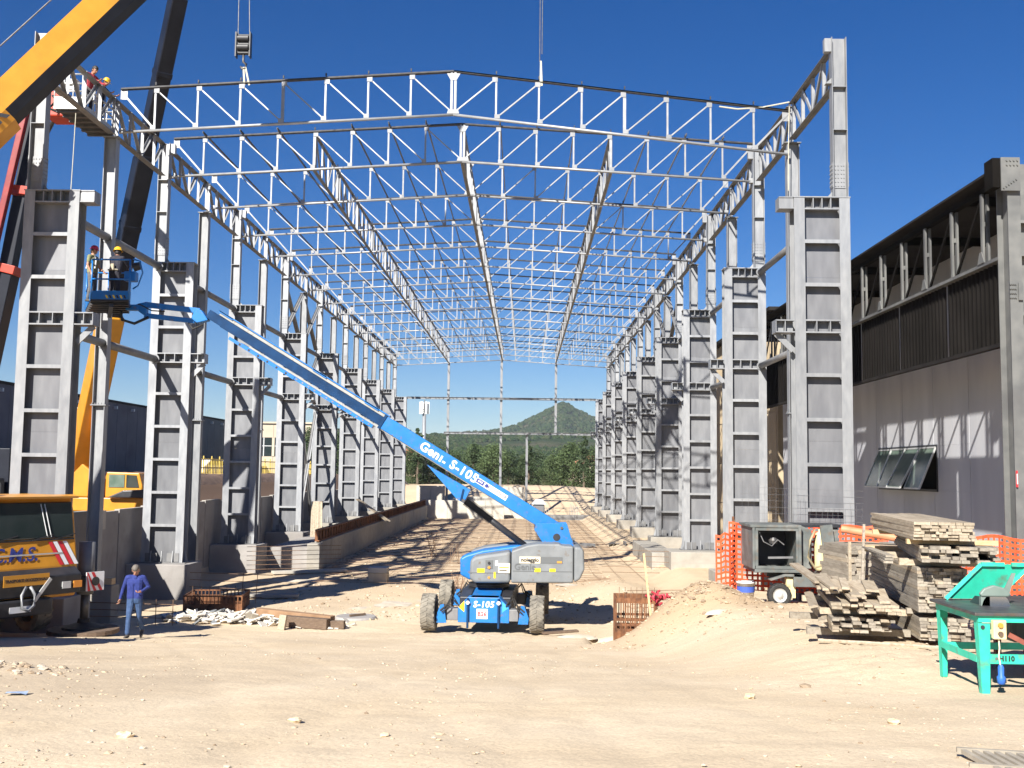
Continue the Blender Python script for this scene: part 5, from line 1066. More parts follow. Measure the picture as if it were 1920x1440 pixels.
m = MB(); m.cyl((-15.6, 33.2, 14.9), (-16.3, 33.8, 14.2), .07, None, 10); m.build('levelling_cylinder', BLACK, rp, org=O3)
m = MB(); m.box(-20.6, -18.9, 35.2, 37.4, 1.0, 2.2); m.build('turret', BOOMB, rp, bevel=.06, org=O3)
m = MB(); m.box(-18.3, -15.9, 32.0, 35.6, 1.35, 1.65); m.box(-19.6, -18.3, 34.0, 35.6, 1.35, 1.65); m.build('shade_truck_deck', DSTEEL, rp, bevel=.02, org=O3)  # truck deck, body and cab added behind the nearest column to shade the left footings
for k in range(4):
    m = MB(); m.box(-18.3, -15.92, 32.02 + k * .89, 32.88 + k * .89, 1.66, 4.0); m.build('shade_truck_panel', BOOMB, rp, bevel=.02, org=O3)
m = MB(); m.prism([(29.8, 1.0), (31.9, 1.0), (31.9, 3.1), (30.5, 3.1), (29.85, 2.2)], 'x', -18.2, -15.95); tc = m.build('shade_truck_cab', BOOMB, rp, bevel=.08, org=O3)
m = MB(); m.prism([(29.88, 2.2), (30.5, 3.0), (30.46, 3.04), (29.8, 2.22)], 'x', -18.1, -16.05); m.build('windscreen', GLASS, tc, org=O3)
m = MB(); m.box(-15.948, -15.935, 30.6, 31.6, 2.2, 2.95); m.build('side_window', GLASS, tc, org=O3)
for yy in (30.6, 33.4, 34.8):
    for xx in (-18.0, -16.2): w = wheel_mb(xx, yy, .48, .34, 1, 14); w.v = [(p[0], p[1], p[2] + gz(xx, yy, False)) for p in w.v]; w.build('wheel', TYRE, rp, org=O3)
cx0, cx1, cy0, cy1, cz = -14.85, -13.98, 31.5, 34.1, 14.62
m = MB(); m.box(cx0, cx1, cy0, cy1, cz, cz + .06); cg = m.build('cage_floor', DSTEEL, rp, org=O3)
for k in range(6): m = MB(); y = cy0 + .12 + k * .46; m.box(cx0 + .02, cx1 - .02, y, y + .1, cz - .08, cz - .002); m.build('floor_beam', DSTEEL, cg, org=O3)
m = MB(); m.box(cx0, cx1, cy0 - .02, cy0, cz - .02, cz + .36); m.build('skirt', ALU, cg, org=O3); m = MB(); m.box(cx1, cx1 + .02, cy0, cy1, cz - .02, cz + .2); m.build('skirt', ALU, cg, org=O3)
for (xa, ya, xb, yb) in ((cx0, cy0, cx1, cy0), (cx1, cy0, cx1, cy1), (cx1, cy1, cx0, cy1), (cx0, cy1, cx0, cy0)):
    for h in (.55, .8, 1.1): m = MB(); m.cyl((xa, ya, cz + h), (xb, yb, cz + h), .028, None, 8); m.build('rail', ALU, cg, True, org=O3)
    for f in (0, .33, .67): xx, yy = xa + (xb - xa) * f, ya + (yb - ya) * f; m = MB(); m.cyl((xx, yy, cz + .06), (xx, yy, cz + 1.1), .024, None, 8); m.build('upright', ALU, cg, True, org=O3)
m = MB(); m.box(cx0 + .15, cx0 + .65, cy0 + .05, cy0 + .3, cz + .62, cz + .98); m.build('control_box', WHITE, cg, bevel=.03, org=O3)
# container added unseen left of the frame to cast the shadow before the crane
sc_ = thing('shadow_container', 'corrugated steel container added out of view to cast the shadow before the crane', 'container', (-13.9, 19.2, .1)); OC = sc_.location
CTM = mat('container_blue_grey', (.10, .14, .19), (.14, .19, .24), .6, .1, 3)
m = MB(); corrug(m, 0, 0, 6.0, .16, 2.6, .28, .035); m.v = [(p[1] - 16.7, 18.02 + p[0], p[2] + .1) for p in m.v]; m.build('side_wall', CTM, sc_, org=OC); m = MB(); corrug(m, 0, 0, 6.0, .16, 2.6, .28, .035, 1); m.v = [(p[1] - 16.7, 20.42 + p[0], p[2] + .1) for p in m.v]; m.build('side_wall', CTM, sc_, org=OC)
m = MB(); m.box(-16.7, -10.66, 18.0, 20.44, 2.7, 2.78); m.build('roof', CTM, sc_, org=OC); m = MB(); m.box(-16.7, -10.66, 18.0, 20.44, .1, .26); m.build('floor', DSTEEL, sc_, org=OC)
for ya, yb in ((18.06, 19.21), (19.23, 20.38)): m = MB(); m.box(-10.70, -10.66, ya, yb, .27, 2.69); d_ = m.build('door', CTM, sc_, org=OC); m = MB(); m.cyl((-10.63, ya + .35, .35), (-10.63, ya + .35, 2.6), .018, None, 8); m.build('lock_rod', GALV, d_, org=OC)
m = MB(); m.box(-16.7, -16.66, 18.06, 20.38, .27, 2.69); m.build('end_wall', CTM, sc_, org=OC)
for xx in (-16.7, -10.76):
    for yy in (17.98, 20.36): m = MB(); m.box(xx - .02, xx + .12, yy, yy + .1, .08, 2.8); m.build('corner_post', CTM, sc_, org=OC)
# ------------------------------------------------------------------ hooks and slings
hb = thing('hook_block', 'black crane hook block hanging above the front truss', 'hook', (-9.43, 33.1, 17.0)); OH = hb.location
m = MB(); m.box(-9.62, -9.22, 33.02, 33.18, 17.05, 17.72); m.build('block', BLACK, hb, bevel=.03, org=OH)
for xx in (-9.66, -9.20): m = MB(); m.box(xx - .02, xx + .02, 32.98, 33.22, 16.95, 17.78); m.build('cheek_plate', BLACK, hb, org=OH)
for z in (17.25, 17.55): m = MB(); m.cyl((-9.6, 33.0, z), (-9.24, 33.0, z), .1, None, 14); m.build('sheave', BLACK, hb, org=OH)
m = MB(); m.path([(-9.42, 33.1, 17.05), (-9.42, 33.1, 16.8), (-9.32, 33.1, 16.72), (-9.34, 33.1, 16.58), (-9.45, 33.1, 16.56), (-9.5, 33.1, 16.64)], .04, 8); m.build('hook', DSTEEL, hb, True, org=OH)
SLING = mat('pale_sling_webbing', (.50, .47, .36), (.58, .55, .44), .8, 0, 10)
for i, xx in enumerate((-9.62, -9.24)):
    o = MB().cyl((xx, 33.1, 17.72), (T2.x + .55 + .15 * i, 33.1, 27.1), .014, None, 6).build('hoist_cable', DSTEEL, org=(xx, 33.1, 17.72)); tag(o, '%s steel cable of the black hook block' % ('left' if i == 0 else 'right'), 'cable', 'hoist cables of the black hook block')
for i, xx in enumerate((-9.36, -9.2)):
    o = MB().bar((-9.40 + .06 * i, 33.08, 16.62), (xx, 33.12, 16.02), .06, .012, (0, 1, 0)).build('lifting_sling', SLING, org=(xx, 33.1, 16.02)); tag(o, '%s leg of the pale sling from the black hook to the truss' % ('left' if i == 0 else 'right'), 'sling', 'sling legs under the black hook')
o = MB().bar((.37, 33.13, 16.92), (.39, 33.13, 16.08), .055, .03, (0, 1, 0), .10, .03).build('lifting_sling', SLING, org=(.38, 33.13, 16.1)); tag(o, 'single pale sling on the right half of the hanging truss', 'sling')
for i, dx in enumerate((-.06, .06)):
    o = MB().cyl((.37 + dx * .6, 33.13, 16.9 + .25 * i), (T1.x + dx, 33.1, T1.z - .2), .014, None, 6).build('hoist_chain', DSTEEL, org=(.37 + dx, 33.13, 16.9)); tag(o, '%s thin hoist line above the right-hand sling' % ('left' if i == 0 else 'right'), 'cable', 'hoist lines above the right sling')
o = MB().path([(8.5, 33.2, 15.62), (7.6, 33.15, 15.42), (6.8, 33.1, 15.34), (6.2, 33.1, 15.42)], .025).build('guide_rope', SLING, org=(8.5, 33.2, 15.6)); tag(o, 'rope tying the right end of the hanging truss to the eave', 'rope')
o = MB().path([(8.45, 33.0, 15.4), (8.4, 32.95, 14.2), (8.38, 32.95, 12.6)], .015).build('guide_rope', SLING, org=(8.45, 33, 15.4)); tag(o, 'rope end dangling below the right eave', 'rope')
o = MB().path([(-14.2, 31.6, 14.5), (-14.22, 31.6, 13.0), (-14.25, 31.6, 11.4)], .012).build('guide_rope', SLING, org=(-14.2, 31.6, 14.5)); tag(o, 'thin rope hanging from the aerial platform cage', 'rope')
# ------------------------------------------------------------------ people
def capsules_mesh(caps, n=10):
    m = MB()
    for p, q, r0, r1, k in caps:
        p, q = V(p), V(q)
        if (q - p).length < 1e-4: q = p + V((0, 0, 1e-3))
        P_, Q_, a, b = m.frame(p, q); d = (q - p).normalized(); rings = []
        for t in (-90, -60, -30, 0): rings.append((p + d * (r0 * math.sin(math.radians(t))), r0 * math.cos(math.radians(t))))
        for t in (0, 30, 60, 90): rings.append((q + d * (r1 * math.sin(math.radians(t))), r1 * math.cos(math.radians(t))))
        vs = [c + a * (max(rr, 1e-4) * math.cos(2 * math.pi * j / n)) + b * (max(rr, 1e-4) * math.sin(2 * math.pi * j / n)) for c, rr in rings for j in range(n)]
        fs = [(i * n + j, i * n + (j + 1) % n, (i + 1) * n + (j + 1) % n, (i + 1) * n + j) for i in range(len(rings) - 1) for j in range(n)]
        fs += [tuple(range(n))[::-1], tuple(range((len(rings) - 1) * n, len(rings) * n))]
        m.add(vs, fs)
    return m
def person(label, loc, rz, J, mats, voxel=.009, hat=None, group=None, props=True, h=1.0):
    """J: joints in metres, figure faces -y. mats: skin hair top trousers shoes eyes"""
    t = thing('person', label, 'person', loc, rz, group); c = []
    SK, HR_, TP, TR, SH, EY = range(6)
    hd, nk = V(J['head']), V(J['neck']); hdn = V(J.get('look', (0, -1, -.15))).normalized(); side = hdn.cross(V((0, 0, 1))).normalized(); hu = side.cross(hdn).normalized()
    H = lambda f, s, u: hd + hdn * f + side * s + hu * u
    c += [(H(-.012, 0, .035), H(.018, 0, -.065), .086, .060, SK), (H(.03, 0, .02), H(.035, 0, -.06), .066, .05, SK), (nk - V((0, 0, .04)), H(-.02, 0, -.07), .062, .056, SK)]
    c += [(H(.085, 0, .012), H(.105, 0, -.022), .011, .016, SK), (H(-.005, .083, -.0), H(-.01, .086, -.04), .014, .012, SK), (H(-.005, -.083, 0), H(-.01, -.086, -.04), .014, .012, SK)]
    for s in (-1, 1): c += [(H(.081, s * .032, .018), H(.081, s * .034, .018), .011, .011, EY), (H(.082, s * .018, .036), H(.076, s * .05, .036), .008, .007, HR_)]
    c += [(H(.084, -.022, -.058), H(.084, .022, -.058), .006, .006, EY)]
    c += [(H(-.03, 0, .055), H(-.045, 0, -.01), .092, .078, HR_), (H(.02, 0, .075), H(-.02, 0, .08), .072, .08, HR_), (H(-.02, .06, .0), H(-.02, .06, .05), .035, .04, HR_), (H(-.02, -.06, .0), H(-.02, -.06, .05), .035, .04, HR_)]
    pl = V(J['pelvis']); cw = (V(J['sl']) - V(J['sr'])); cw.z = 0; cw.normalize()
    chest = (V(J['sl']) + V(J['sr'])) / 2 - V((0, 0, .10)); waist = pl.lerp(chest, .42)
    for s in (-1, 1):
        c += [(chest + cw * .075 * s, waist + cw * .07 * s, .125, .118, TP), (waist + cw * .07 * s, pl + cw * .072 * s + V((0, 0, .02)), .118, .125, TP), (pl + cw * .07 * s + V((0, 0, -.0)), pl + cw * .07 * s - V((0, 0, .07)), .121, .112, TR)]
    c += [(V(J['sl']) - cw * .03, V(J['sr']) + cw * .03, .075, .075, TP), (nk - V((0, 0, .06)), chest, .085, .13, TP), (nk - V((0, 0, .02)) , nk - V((0, 0, .035)), .07, .078, TP)]
    for s, e, w, f in (('sl', 'el', 'wl', 'hl'), ('sr', 'er', 'wr', 'hr')):
        S, E_, W_ = V(J[s]), V(J[e]), V(J[w]); bare = J.get('bare', False)
        c += [(S, S.lerp(E_, .55), .066, .058, TP), (S.lerp(E_, .55), E_, .056 if not bare else .045, .047 if not bare else .04, SK if bare else TP), (E_, W_, .046 if not bare else .038, .034 if not bare else .027, SK if bare else TP)]
        hdir = V(J[f]).normalized(); ref = V(J.get(f + 'n', (1, 0, 0))); pn = hdir.cross(ref).normalized(); ac = pn.cross(hdir).normalized()  # ac: across the palm
        c += [(W_, W_ + hdir * .03, .026, .03, SK)]
        for k in range(4):
            b0 = W_ + hdir * .03 + ac * (.022 - k * .0145); ln = (.072, .082, .078, .062)[k]; k1 = W_ + hdir * .088 + ac * (.03 - k * .02); mid = k1 + (hdir * .8 + pn * .45).normalized() * ln * .5; tip = mid + (hdir * .25 + pn * .9).normalized() * ln * .5
            c += [(b0, k1, .017, .0125, SK), (k1, mid, .0105, .0098, SK), (mid, tip, .0098, .0085, SK)]
        th0 = W_ + hdir * .028 + ac * .022; th1 = th0 + (ac * .8 + hdir * .6 + pn * .3).normalized() * .04; th2 = th1 + (hdir * .85 + pn * .55).normalized() * .036
        c += [(th0, th1, .015, .012, SK), (th1, th2, .0115, .0095, SK)]
    for s in ('l', 'r'):
        Hp = pl + cw * (.09 if s == 'l' else -.09) - V((0, 0, .04)); K, A = V(J['k' + s]), V(J['a' + s]); fd = V(J['f' + s]).normalized()
        c += [(Hp, Hp.lerp(K, .5), .098, .083, TR), (Hp.lerp(K, .5), K, .083, .064, TR), (K, K.lerp(A, .45), .064, .062, TR), (K.lerp(A, .45), A + V((0, 0, .05)), .061, .058, TR)]
        c += [(A - V((0, 0, .02)), A - fd * .05 - V((0, 0, .035)), .045, .044, SH), (A - V((0, 0, .04)), A + fd * .15 - V((0, 0, .052)), .044, .038, SH), (A + fd * .10 - V((0, 0, .052)), A + fd * .18 - V((0, 0, .056)), .040, .034, SH)]
    m = capsules_mesh(c); me = m.mesh('raw', mats[0]); o = bpy.data.objects.new('raw', me); col.objects.link(o)
    md = o.modifiers.new('r', 'REMESH'); md.mode = 'VOXEL'; md.voxel_size = voxel
    sm = o.modifiers.new('s', 'SMOOTH'); sm.factor = .5; sm.iterations = 3 if voxel > .007 else 4
    dg = bpy.context.evaluated_depsgraph_get(); bm_ = bpy.data.meshes.new_from_object(o.evaluated_get(dg)); bpy.data.objects.remove(o); bpy.data.meshes.remove(me)
    n = len(bm_.polygons); ce = np.empty(n * 3, np.float32); bm_.polygons.foreach_get('center', ce); ce = ce.reshape(-1, 3); best = np.full(n, 9.); idx = np.zeros(n, np.int32)
    for p, q, r0, r1, k in c:
        p = np.array(p); d = np.array(q) - p; L_ = max((d @ d), 1e-9); tt = np.clip(((ce - p) @ d) / L_, 0, 1); dist = np.linalg.norm(ce - p - tt[:, None] * d, axis=1) - (r0 + (r1 - r0) * tt)
        w = dist < best; best[w] = dist[w]; idx[w] = k
    bm_.materials.clear()
    for q in mats: bm_.materials.append(q)
    bm_.polygons.foreach_set('material_index', idx); bm_.polygons.foreach_set('use_smooth', [True] * n); bm_.name = 'body'; bm_.update()
    b = bpy.data.objects.new('body', bm_); col.objects.link(b); b.parent = t
    if hat:
        m = MB(); m.lathe([(.150, -.004), (.152, .0), (.122, .012), (.120, .05), (.105, .095), (.065, .13), (.0, .142)], (0, 0, 0), 24)
        m.box(-.014, .014, -.115, .105, .10, .142) if False else None
        o = m.build('hard_hat', hat, t, True); X = side; Z = hu; Yv = -hdn; o.matrix_local = Matrix(((X.x, Yv.x, Z.x, 0), (X.y, Yv.y, Z.y, 0), (X.z, Yv.z, Z.z, 0), (0, 0, 0, 1))); o.location = H(-.012, 0, .055)
        m = MB(); m.prism([(-.09, -.10), (.09, -.10), (.06, -.185), (-.06, -.185)], 'z', -.006, .004); m.build('peak', hat, o)
    t.scale = (h, h, h)
    return t
cloth = lambda n, a, b: mat(n, a, b, .9, 0, 14, 6, bump=.3, bscale=22, bdist=.01)
EYE = mat('dark_eye', (.03, .02, .018), None, .4); SHOE = mat('dusty_dark_shoe', (.05, .045, .04), (.10, .085, .07), .8, 0, 12)
J0 = dict(head=(.01, -.07, 1.60), neck=(.0, -.02, 1.475), look=(0, -1, -.75), pelvis=(0, .0, .955), sl=(.185, -.005, 1.425), sr=(-.185, .0, 1.425),
          el=(.30, .06, 1.20), wl=(.185, -.17, 1.115), hl=(-.75, -.55, -.2), hln=(0, -1, 0), er=(-.285, .03, 1.165), wr=(-.335, -.03, .93), hr=(-.12, -.12, -1), hrn=(0, -1, 0),
          kl=(.10, .06, .50), al=(.13, .30, .135), fl=(.12, -1, -.45), kr=(-.09, -.16, .50), ar=(-.10, -.20, .095), fr=(-.12, -1, 0))
gman = (-9.40, 25.4)
person('man in a blue sweater and jeans walking towards the camera with his head bowed', (gman[0], gman[1], gz(*gman) + .012), math.radians(8), J0,
       [SKIN, HAIRG, cloth('blue_sweater', (.016, .030, .155), (.03, .046, .215)), cloth('blue_jeans', (.03, .065, .15), (.055, .10, .21)), SHOE, EYE], .006, h=1.0)
FZ = -1.10 + 9.56 + .075
JW1 = dict(head=(.0, -.03, 1.61), neck=(0, .0, 1.48), look=(.1, -1, -.25), pelvis=(0, 0, .95), sl=(.19, 0, 1.42), sr=(-.19, 0, 1.42), bare=True,
           el=(.24, -.06, 1.15), wl=(.2, -.25, 1.0), hl=(0, -.6, -.6), hln=(1, 0, 0), er=(-.24, .02, 1.14), wr=(-.22, -.1, .9), hr=(0, -.3, -1), hrn=(1, 0, 0),
           kl=(.11, -.03, .5), al=(.12, .02, .09), fl=(.1, -1, 0), kr=(-.11, -.02, .5), ar=(-.12, .04, .09), fr=(-.1, -1, 0))
RHAT = mat('red_hard_hat', (.62, .03, .05), None, .35, coat=.3); YHAT = mat('yellow_hard_hat', (.80, .46, .02), None, .35, coat=.3)
w1 = person('worker in a red hard hat and olive shirt standing in the blue lift basket', (-13.42, 31.55, FZ - .03), math.radians(80), JW1, [SKIN, HAIR, cloth('olive_shirt', (.20, .21, .10), (.27, .27, .14)), cloth('grey_trousers', (.10, .10, .105), (.15, .15, .15)), SHOE, EYE], .010, RHAT, 'workers in the lift basket', h=.99)
m = MB(); m.path([(-.11, -.13, 1.5), (-.1, -.17, 1.3), (-.11, -.15, 1.05)], .022); m.build('harness_strap', DECW, w1); m = MB(); m.path([(.11, .13, 1.46), (.0, .16, 1.3), (-.11, .15, 1.05)], .022); m.build('harness_strap', DECW, w1)
JW2 = dict(J0); JW2.update(head=(.05, -.2, 1.60), neck=(.02, -.11, 1.47), look=(.4, -1, -.2), sl=(.19, -.10, 1.41), sr=(-.19, -.08, 1.41), el=(.28, -.28, 1.22), wl=(.2, -.5, 1.16), hl=(0, -1, .1), hln=(1, 0, 0), er=(-.27, -.26, 1.2), wr=(-.14, -.48, 1.15), hr=(0, -1, .1), hrn=(1, 0, 0), kl=(.12, -.02, .5), al=(.14, .05, .09), fl=(.1, -1, 0), kr=(-.12, -.0, .5), ar=(-.14, .06, .09), fr=(-.1, -1, 0))
NAVY = cloth('navy_coverall', (.022, .022, .032), (.04, .038, .05))
w2 = person('worker in a yellow hard hat and dark coverall seen from behind in the lift basket', (-12.80, 31.75, FZ - .04), math.radians(172), JW2, [SKIN, HAIR, NAVY, NAVY, SHOE, EYE], .010, YHAT, 'workers in the lift basket', h=1.03)
m = MB(); m.box(-.06, .05, .12, .2, 1.0, 1.2); m.build('tool_pouch', mat('canvas_pouch', (.45, .38, .27), None, .9), w2, bevel=.02); m = MB(); m.path([(-.16, .12, 1.02), (0, .15, 1.04), (.16, .12, 1.02)], .025); m.build('tool_belt', mat('belt', (.3, .27, .2), None, .8), w2)
JW3 = dict(JW2); JW3.update(look=(-.1, -1, -.6), head=(0, -.22, 1.58))
CZ = 14.62 + .065
person('dark-haired worker in a red shirt leaning out of the high cage to the truss', (-14.28, 32.6, CZ - .01), math.radians(74), JW3, [SKIN, HAIR, cloth('red_shirt', (.30, .025, .04), (.38, .05, .06)), NAVY, SHOE, EYE], .010, None, 'workers in the high cage')
person('worker in a yellow hard hat behind the truss end in the high cage', (-14.22, 33.35, CZ - .01), math.radians(84), JW3, [SKIN, HAIR, NAVY, NAVY, SHOE, EYE], .010, YHAT, 'workers in the high cage', h=.93)
# ------------------------------------------------------------------ timber stacks on the right
PLK = {}
def plank_mesh(L_, w, t_, mt):
    k = (round(L_, 2), round(w, 3), round(t_, 3), mt.name)
    if k not in PLK: m = MB(); m.box(-w / 2, w / 2, 0, L_, 0, t_); PLK[k] = m.mesh('plank', mt)
    return PLK[k]
def put(me, parent, loc, rot=(0, 0, 0), name='plank'):
    o = bpy.data.objects.new(name, me); col.objects.link(o); o.parent = parent; o.location = loc; o.rotation_euler = rot; return o
def bundle(t, x0, y0, z0, n, rows, L_, w, th, mt, rz=0.0, seed=1, skip=.0, jit=.06):
    rs = random.Random(seed); c, s = math.cos(rz), math.sin(rz)
    for j in range(rows):
        x = 0.0
        while x < n * w - .5 * w:
            ww = rs.choice((w, w * .8, w * 1.25)); ww = min(ww, n * w - x)
            if ww < .04: break
            if rs.random() > skip:
                dy = rs.uniform(-jit, jit); lx = x + ww / 2; LL = L_ - rs.choice((0, 0, .1, .25))
                put(plank_mesh(LL, ww - .006, th - .003, mt if rs.random() < .8 else WOOD), t, (x0 + lx * c - dy * s, y0 + lx * s + dy * c, z0 + j * th), (0, 0, rz + rs.uniform(-.004, .004)))
            x += ww
def zg(x, y): return gz(x, y, False)
RZP = -.135
ts = thing('timber_stack', 'tall stack of weathered boards in layers beside the green saw bench', 'timber stack', (5.95, 15.3, 1.1)); O = ts.location
def rel(t, p): return (p[0] - t.location[0], p[1] - t.location[1], p[2] - t.location[2])
bundle(ts, *rel(ts, (5.70, 15.25, 1.14)), 6, 7, 3.7, .115, .045, WOODG, RZP, 1)
for yy in (.5, 3.0): put(plank_mesh(1.1, .09, .075, WOODG), ts, rel(ts, (5.62 + yy * .14, 15.25 + yy, 1.46)), (0, 0, -math.pi / 2 + RZP), 'bearer')
bundle(ts, *rel(ts, (5.68, 15.25, 1.54)), 6, 14, 3.7, .115, .045, WOODG, RZP, 2)
for yy in (.4, 1.7, 3.1): put(plank_mesh(1.3, .10, .10, WOOD if yy < 3 else WOODY), ts, rel(ts, (5.50 + yy * .14, 15.25 + yy, 2.175)), (0, 0, -math.pi / 2 + RZP), 'bearer')
bundle(ts, *rel(ts, (5.62, 14.95, 2.28)), 9, 5, 3.4, .115, .045, WOODG, RZP - .10, 3, skip=.06, jit=.12)
for yy in (.35, 2.9): put(plank_mesh(1.25, .09, .07, WOODY), ts, rel(ts, (5.50 + yy * .14, 14.95 + yy, 2.51)), (0, 0, -math.pi / 2 + RZP), 'bearer')
bundle(ts, *rel(ts, (5.52, 14.95, 2.585)), 7, 6, 3.6, .12, .043, WOOD, RZP - .02, 4)
for k in range(3): put(plank_mesh(2.9, .13, .03, WOODG), ts, rel(ts, (5.30 + k * .05, 15.35 + .1 * k, 2.22 + .035 * k)), (-.02, 0, RZP - .12 + .03 * k))
lp_ = thing('loose_plank_pile', 'low untidy heap of short pale boards in front of the tall stack', 'timber pile', (4.9, 15.9, 1.05)); rs = random.Random(8)
for yy in (.3, 2.0): put(plank_mesh(1.5, .10, .10, WOODG), lp_, rel(lp_, (4.25 + .1 * yy, 15.7 + yy, 1.10)), (0, 0, -math.pi / 2 - .1), 'bearer')
bundle(lp_, *rel(lp_, (4.52, 15.55, 1.21)), 7, 5, 2.5, .125, .04, WOODG, -.14, 9, jit=.15)
for yy in (.35, 1.9): put(plank_mesh(1.35, .09, .09, WOOD), lp_, rel(lp_, (4.42 + .1 * yy, 15.6 + yy, 1.41)), (0, 0, -math.pi / 2 - .1), 'bearer')
bundle(lp_, *rel(lp_, (4.50, 15.45, 1.50)), 8, 3, 2.3, .12, .04, WOOD, -.18, 10, skip=.12, jit=.2)
for k in range(15):
    put(plank_mesh(rs.choice((1.1, 1.4, 1.7)), rs.choice((.11, .15, .19)), .035, WOOD), lp_, rel(lp_, (4.45 + rs.random() * .85, 15.4 + rs.uniform(-.1, .9), 1.63 + .03 * (k % 4) + .01 * k)), (rs.uniform(.0, .09), rs.uniform(-.06, .06), rs.uniform(-.34, -.02)))
for k in range(2): put(plank_mesh(1.5, .13, .035, WOOD), lp_, rel(lp_, (4.40 - .1 * k, 15.55 + .1 * k, 1.33 + .2 * k)), (.03, -.25, -.28 + .06 * k))
bp_ = thing('board_pile', 'small board pile behind the orange mesh left of the tall stack', 'timber pile', (7.0, 20.6, .9))
bundle(bp_, *rel(bp_, (6.2, 20.6, .80)), 9, 8, 1.6, .16, .05, WOOD, -.05, 12, jit=.1)
for i, (x, y, h, tl, mt) in enumerate(((5.62, 18.2, 1.5, .0, WOOD), (7.2, 22.6, 1.9, .05, WOODG), (8.3, 18.8, 1.5, -.05, RUST), (5.55, 27.7, 2.2, -.02, RUST), (3.05, 25.2, 1.5, -.12, WOODY))):
    o = MB().bar((x, y, zg(x, y) - .1), (x + tl * h, y, zg(x, y) + h), .05, .04).build('marker_stake', mt, org=(x, y, zg(x, y) - .1))
    tag(o, ['wooden stake standing between the two timber piles', 'upright wooden stake by the orange mesh fence', 'thin rusty stake right of the tall timber stack', 'rusty rod standing at the left end of the orange net', 'leaning wooden stick in front of the right rebar cage'][i], 'stake')
o = MB().path([(4.35, 15.62, 1.06), (4.9, 15.2, 1.10), (5.5, 14.9, 1.11), (6.15, 14.45, 1.14)], .028, 6).build('fallen_pole', WOOD, org=(4.35, 15.6, 1.05)); tag(o, 'thin wooden pole lying on the ground before the boards', 'pole')
# ------------------------------------------------------------------ green saw bench
BX, BY = 4.9, 11.45; bz = zg(5.2, 12.0); sb = thing('saw_bench', 'turquoise site circular saw bench with its flap raised at right', 'saw bench', (BX, BY, bz)); W_, D_, HT_ = 1.35, 1.15, .84
def sbx(n, mt, *r, par=None, bev=.0): m = MB(); m.box(*r); return m.build(n, mt, par or sb, bevel=bev)
sbx('table_top', DSTEEL, -.05, W_, -.06, D_ + .06, HT_, HT_ + .035, bev=.006); sbx('top_apron', TEAL, 0, W_ - .05, -.02, .0, HT_ - .07, HT_ - .002); sbx('top_apron', TEAL, .0, .02, .002, D_, HT_ - .07, HT_ - .002)
for x, y, s in ((.0, .0, 1), (.0, D_ - .02, 1), (W_ - .15, 0, -1), (W_ - .15, D_ - .02, -1)):
    m = MB(); zl = zg(BX + x, BY + y) - bz - .01; a, b = (.135, .085)
    f = -1 if y > .5 else 1
    m.add([(x, y, HT_ - .01), (x + a, y, HT_ - .01), (x + .03 + b, y, zl), (x + .03, y, zl)], [(0, 1, 2, 3)]); m.add([(x, y, HT_ - .01), (x, y + f * a * .8, HT_ - .01), (x + .03, y + f * b * .8, zl), (x + .03, y, zl)], [(0, 1, 2, 3)])
    m.add([(x, y - .004 * f, HT_ - .01), (x + a, y - .004 * f, HT_ - .01), (x + .03 + b, y - .004 * f, zl), (x + .03, y - .004 * f, zl)], [(3, 2, 1, 0)]); m.build('leg', TEAL, sb)
sbx('cross_rail', TEAL, .115, W_, -.008, .02, .33, .43); sbx('cross_rail', TEAL, .012, .035, .09, D_ - .1, .33, .40); sbx('cross_rail', TEAL, .1, W_, D_ - .03, D_, .30, .38)
text('H', .075, DECK, sb, loc=(.24, -.012, .385), bold=.003); text('110', .075, DECK, sb, loc=(.325, -.012, .385), bold=.003); m = MB(); m.cyl((.19, -.011, .385), (.19, -.0085, .385), .016, None, 10); m.build('grommet', EMBG, sb)
GDG = mat('cloudy_guard', (.15, .20, .17), (.20, .25, .22), .5)
m = MB(); fa = math.radians(50); P1 = V((.10, D_ - .05, HT_ + .05)); fx = V((.64, 0, 0)); fu = V((.36, -.15, .42))
m.add([P1, P1 + fx * .9, P1 + fx * .9 + fu, P1 + fu], [(0, 1, 2, 3)]); tk = V((0, .02, .0)); m.add([P1 + tk, P1 + fx * .9 + tk, P1 + fx * .9 + fu + tk, P1 + fu + tk], [(3, 2, 1, 0)]); fl_ = m.build('raised_flap', TEAL, sb)
for a, b in ((P1 + fu, P1 + fx * .42 + fu), (P1 + fx * .55 + fu, P1 + fx * .9 + fu), (P1, P1 + fu), (P1 + fx * .9, P1 + fx * .9 + fu)): m = MB(); m.bar(a + V((0, -.01, 0)), b + V((0, -.01, 0)), .03, .045); m.build('flap_lip', TEAL, fl_)
m = MB(); m.cyl((.45, .55, HT_ + .02), (.45, .563, HT_ + .02), .16, None, 32); m.build('saw_blade', CHROME, sb)
m = MB(); m.prism([(.26, HT_ + .17), (.31, HT_ + .23), (.42, HT_ + .27), (.54, HT_ + .24), (.62, HT_ + .17), (.58, HT_ + .14), (.28, HT_ + .14)], 'y', .53, .58); m.build('blade_guard', GDG, sb, bevel=.015)
m = MB(); m.prism([(.62, HT_ + .15), (.54, HT_ + .17), (.66, HT_ + .40), (.70, HT_ + .40)], 'y', .60, .615); m.build('guard_arm', GDG, sb); m = MB(); m.box(.28, .38, .55, .6, HT_ + .036, HT_ + .14); m.build('riving_knife', GDG, sb)
sbx('motor', BLACK, .55, .95, .4, .75, HT_ - .35, HT_ - .02, bev=.05); m = MB(); m.prism([(.3, HT_ + .036), (.62, HT_ + .036), (.56, HT_ + .1), (.36, HT_ + .11)], 'y', .62, .9); m.build('sawdust_chute', BLACK, sb)
swb = sbx('switch_box', CREAM, .13, .27, -.09, -.022, .60, .80, bev=.01)
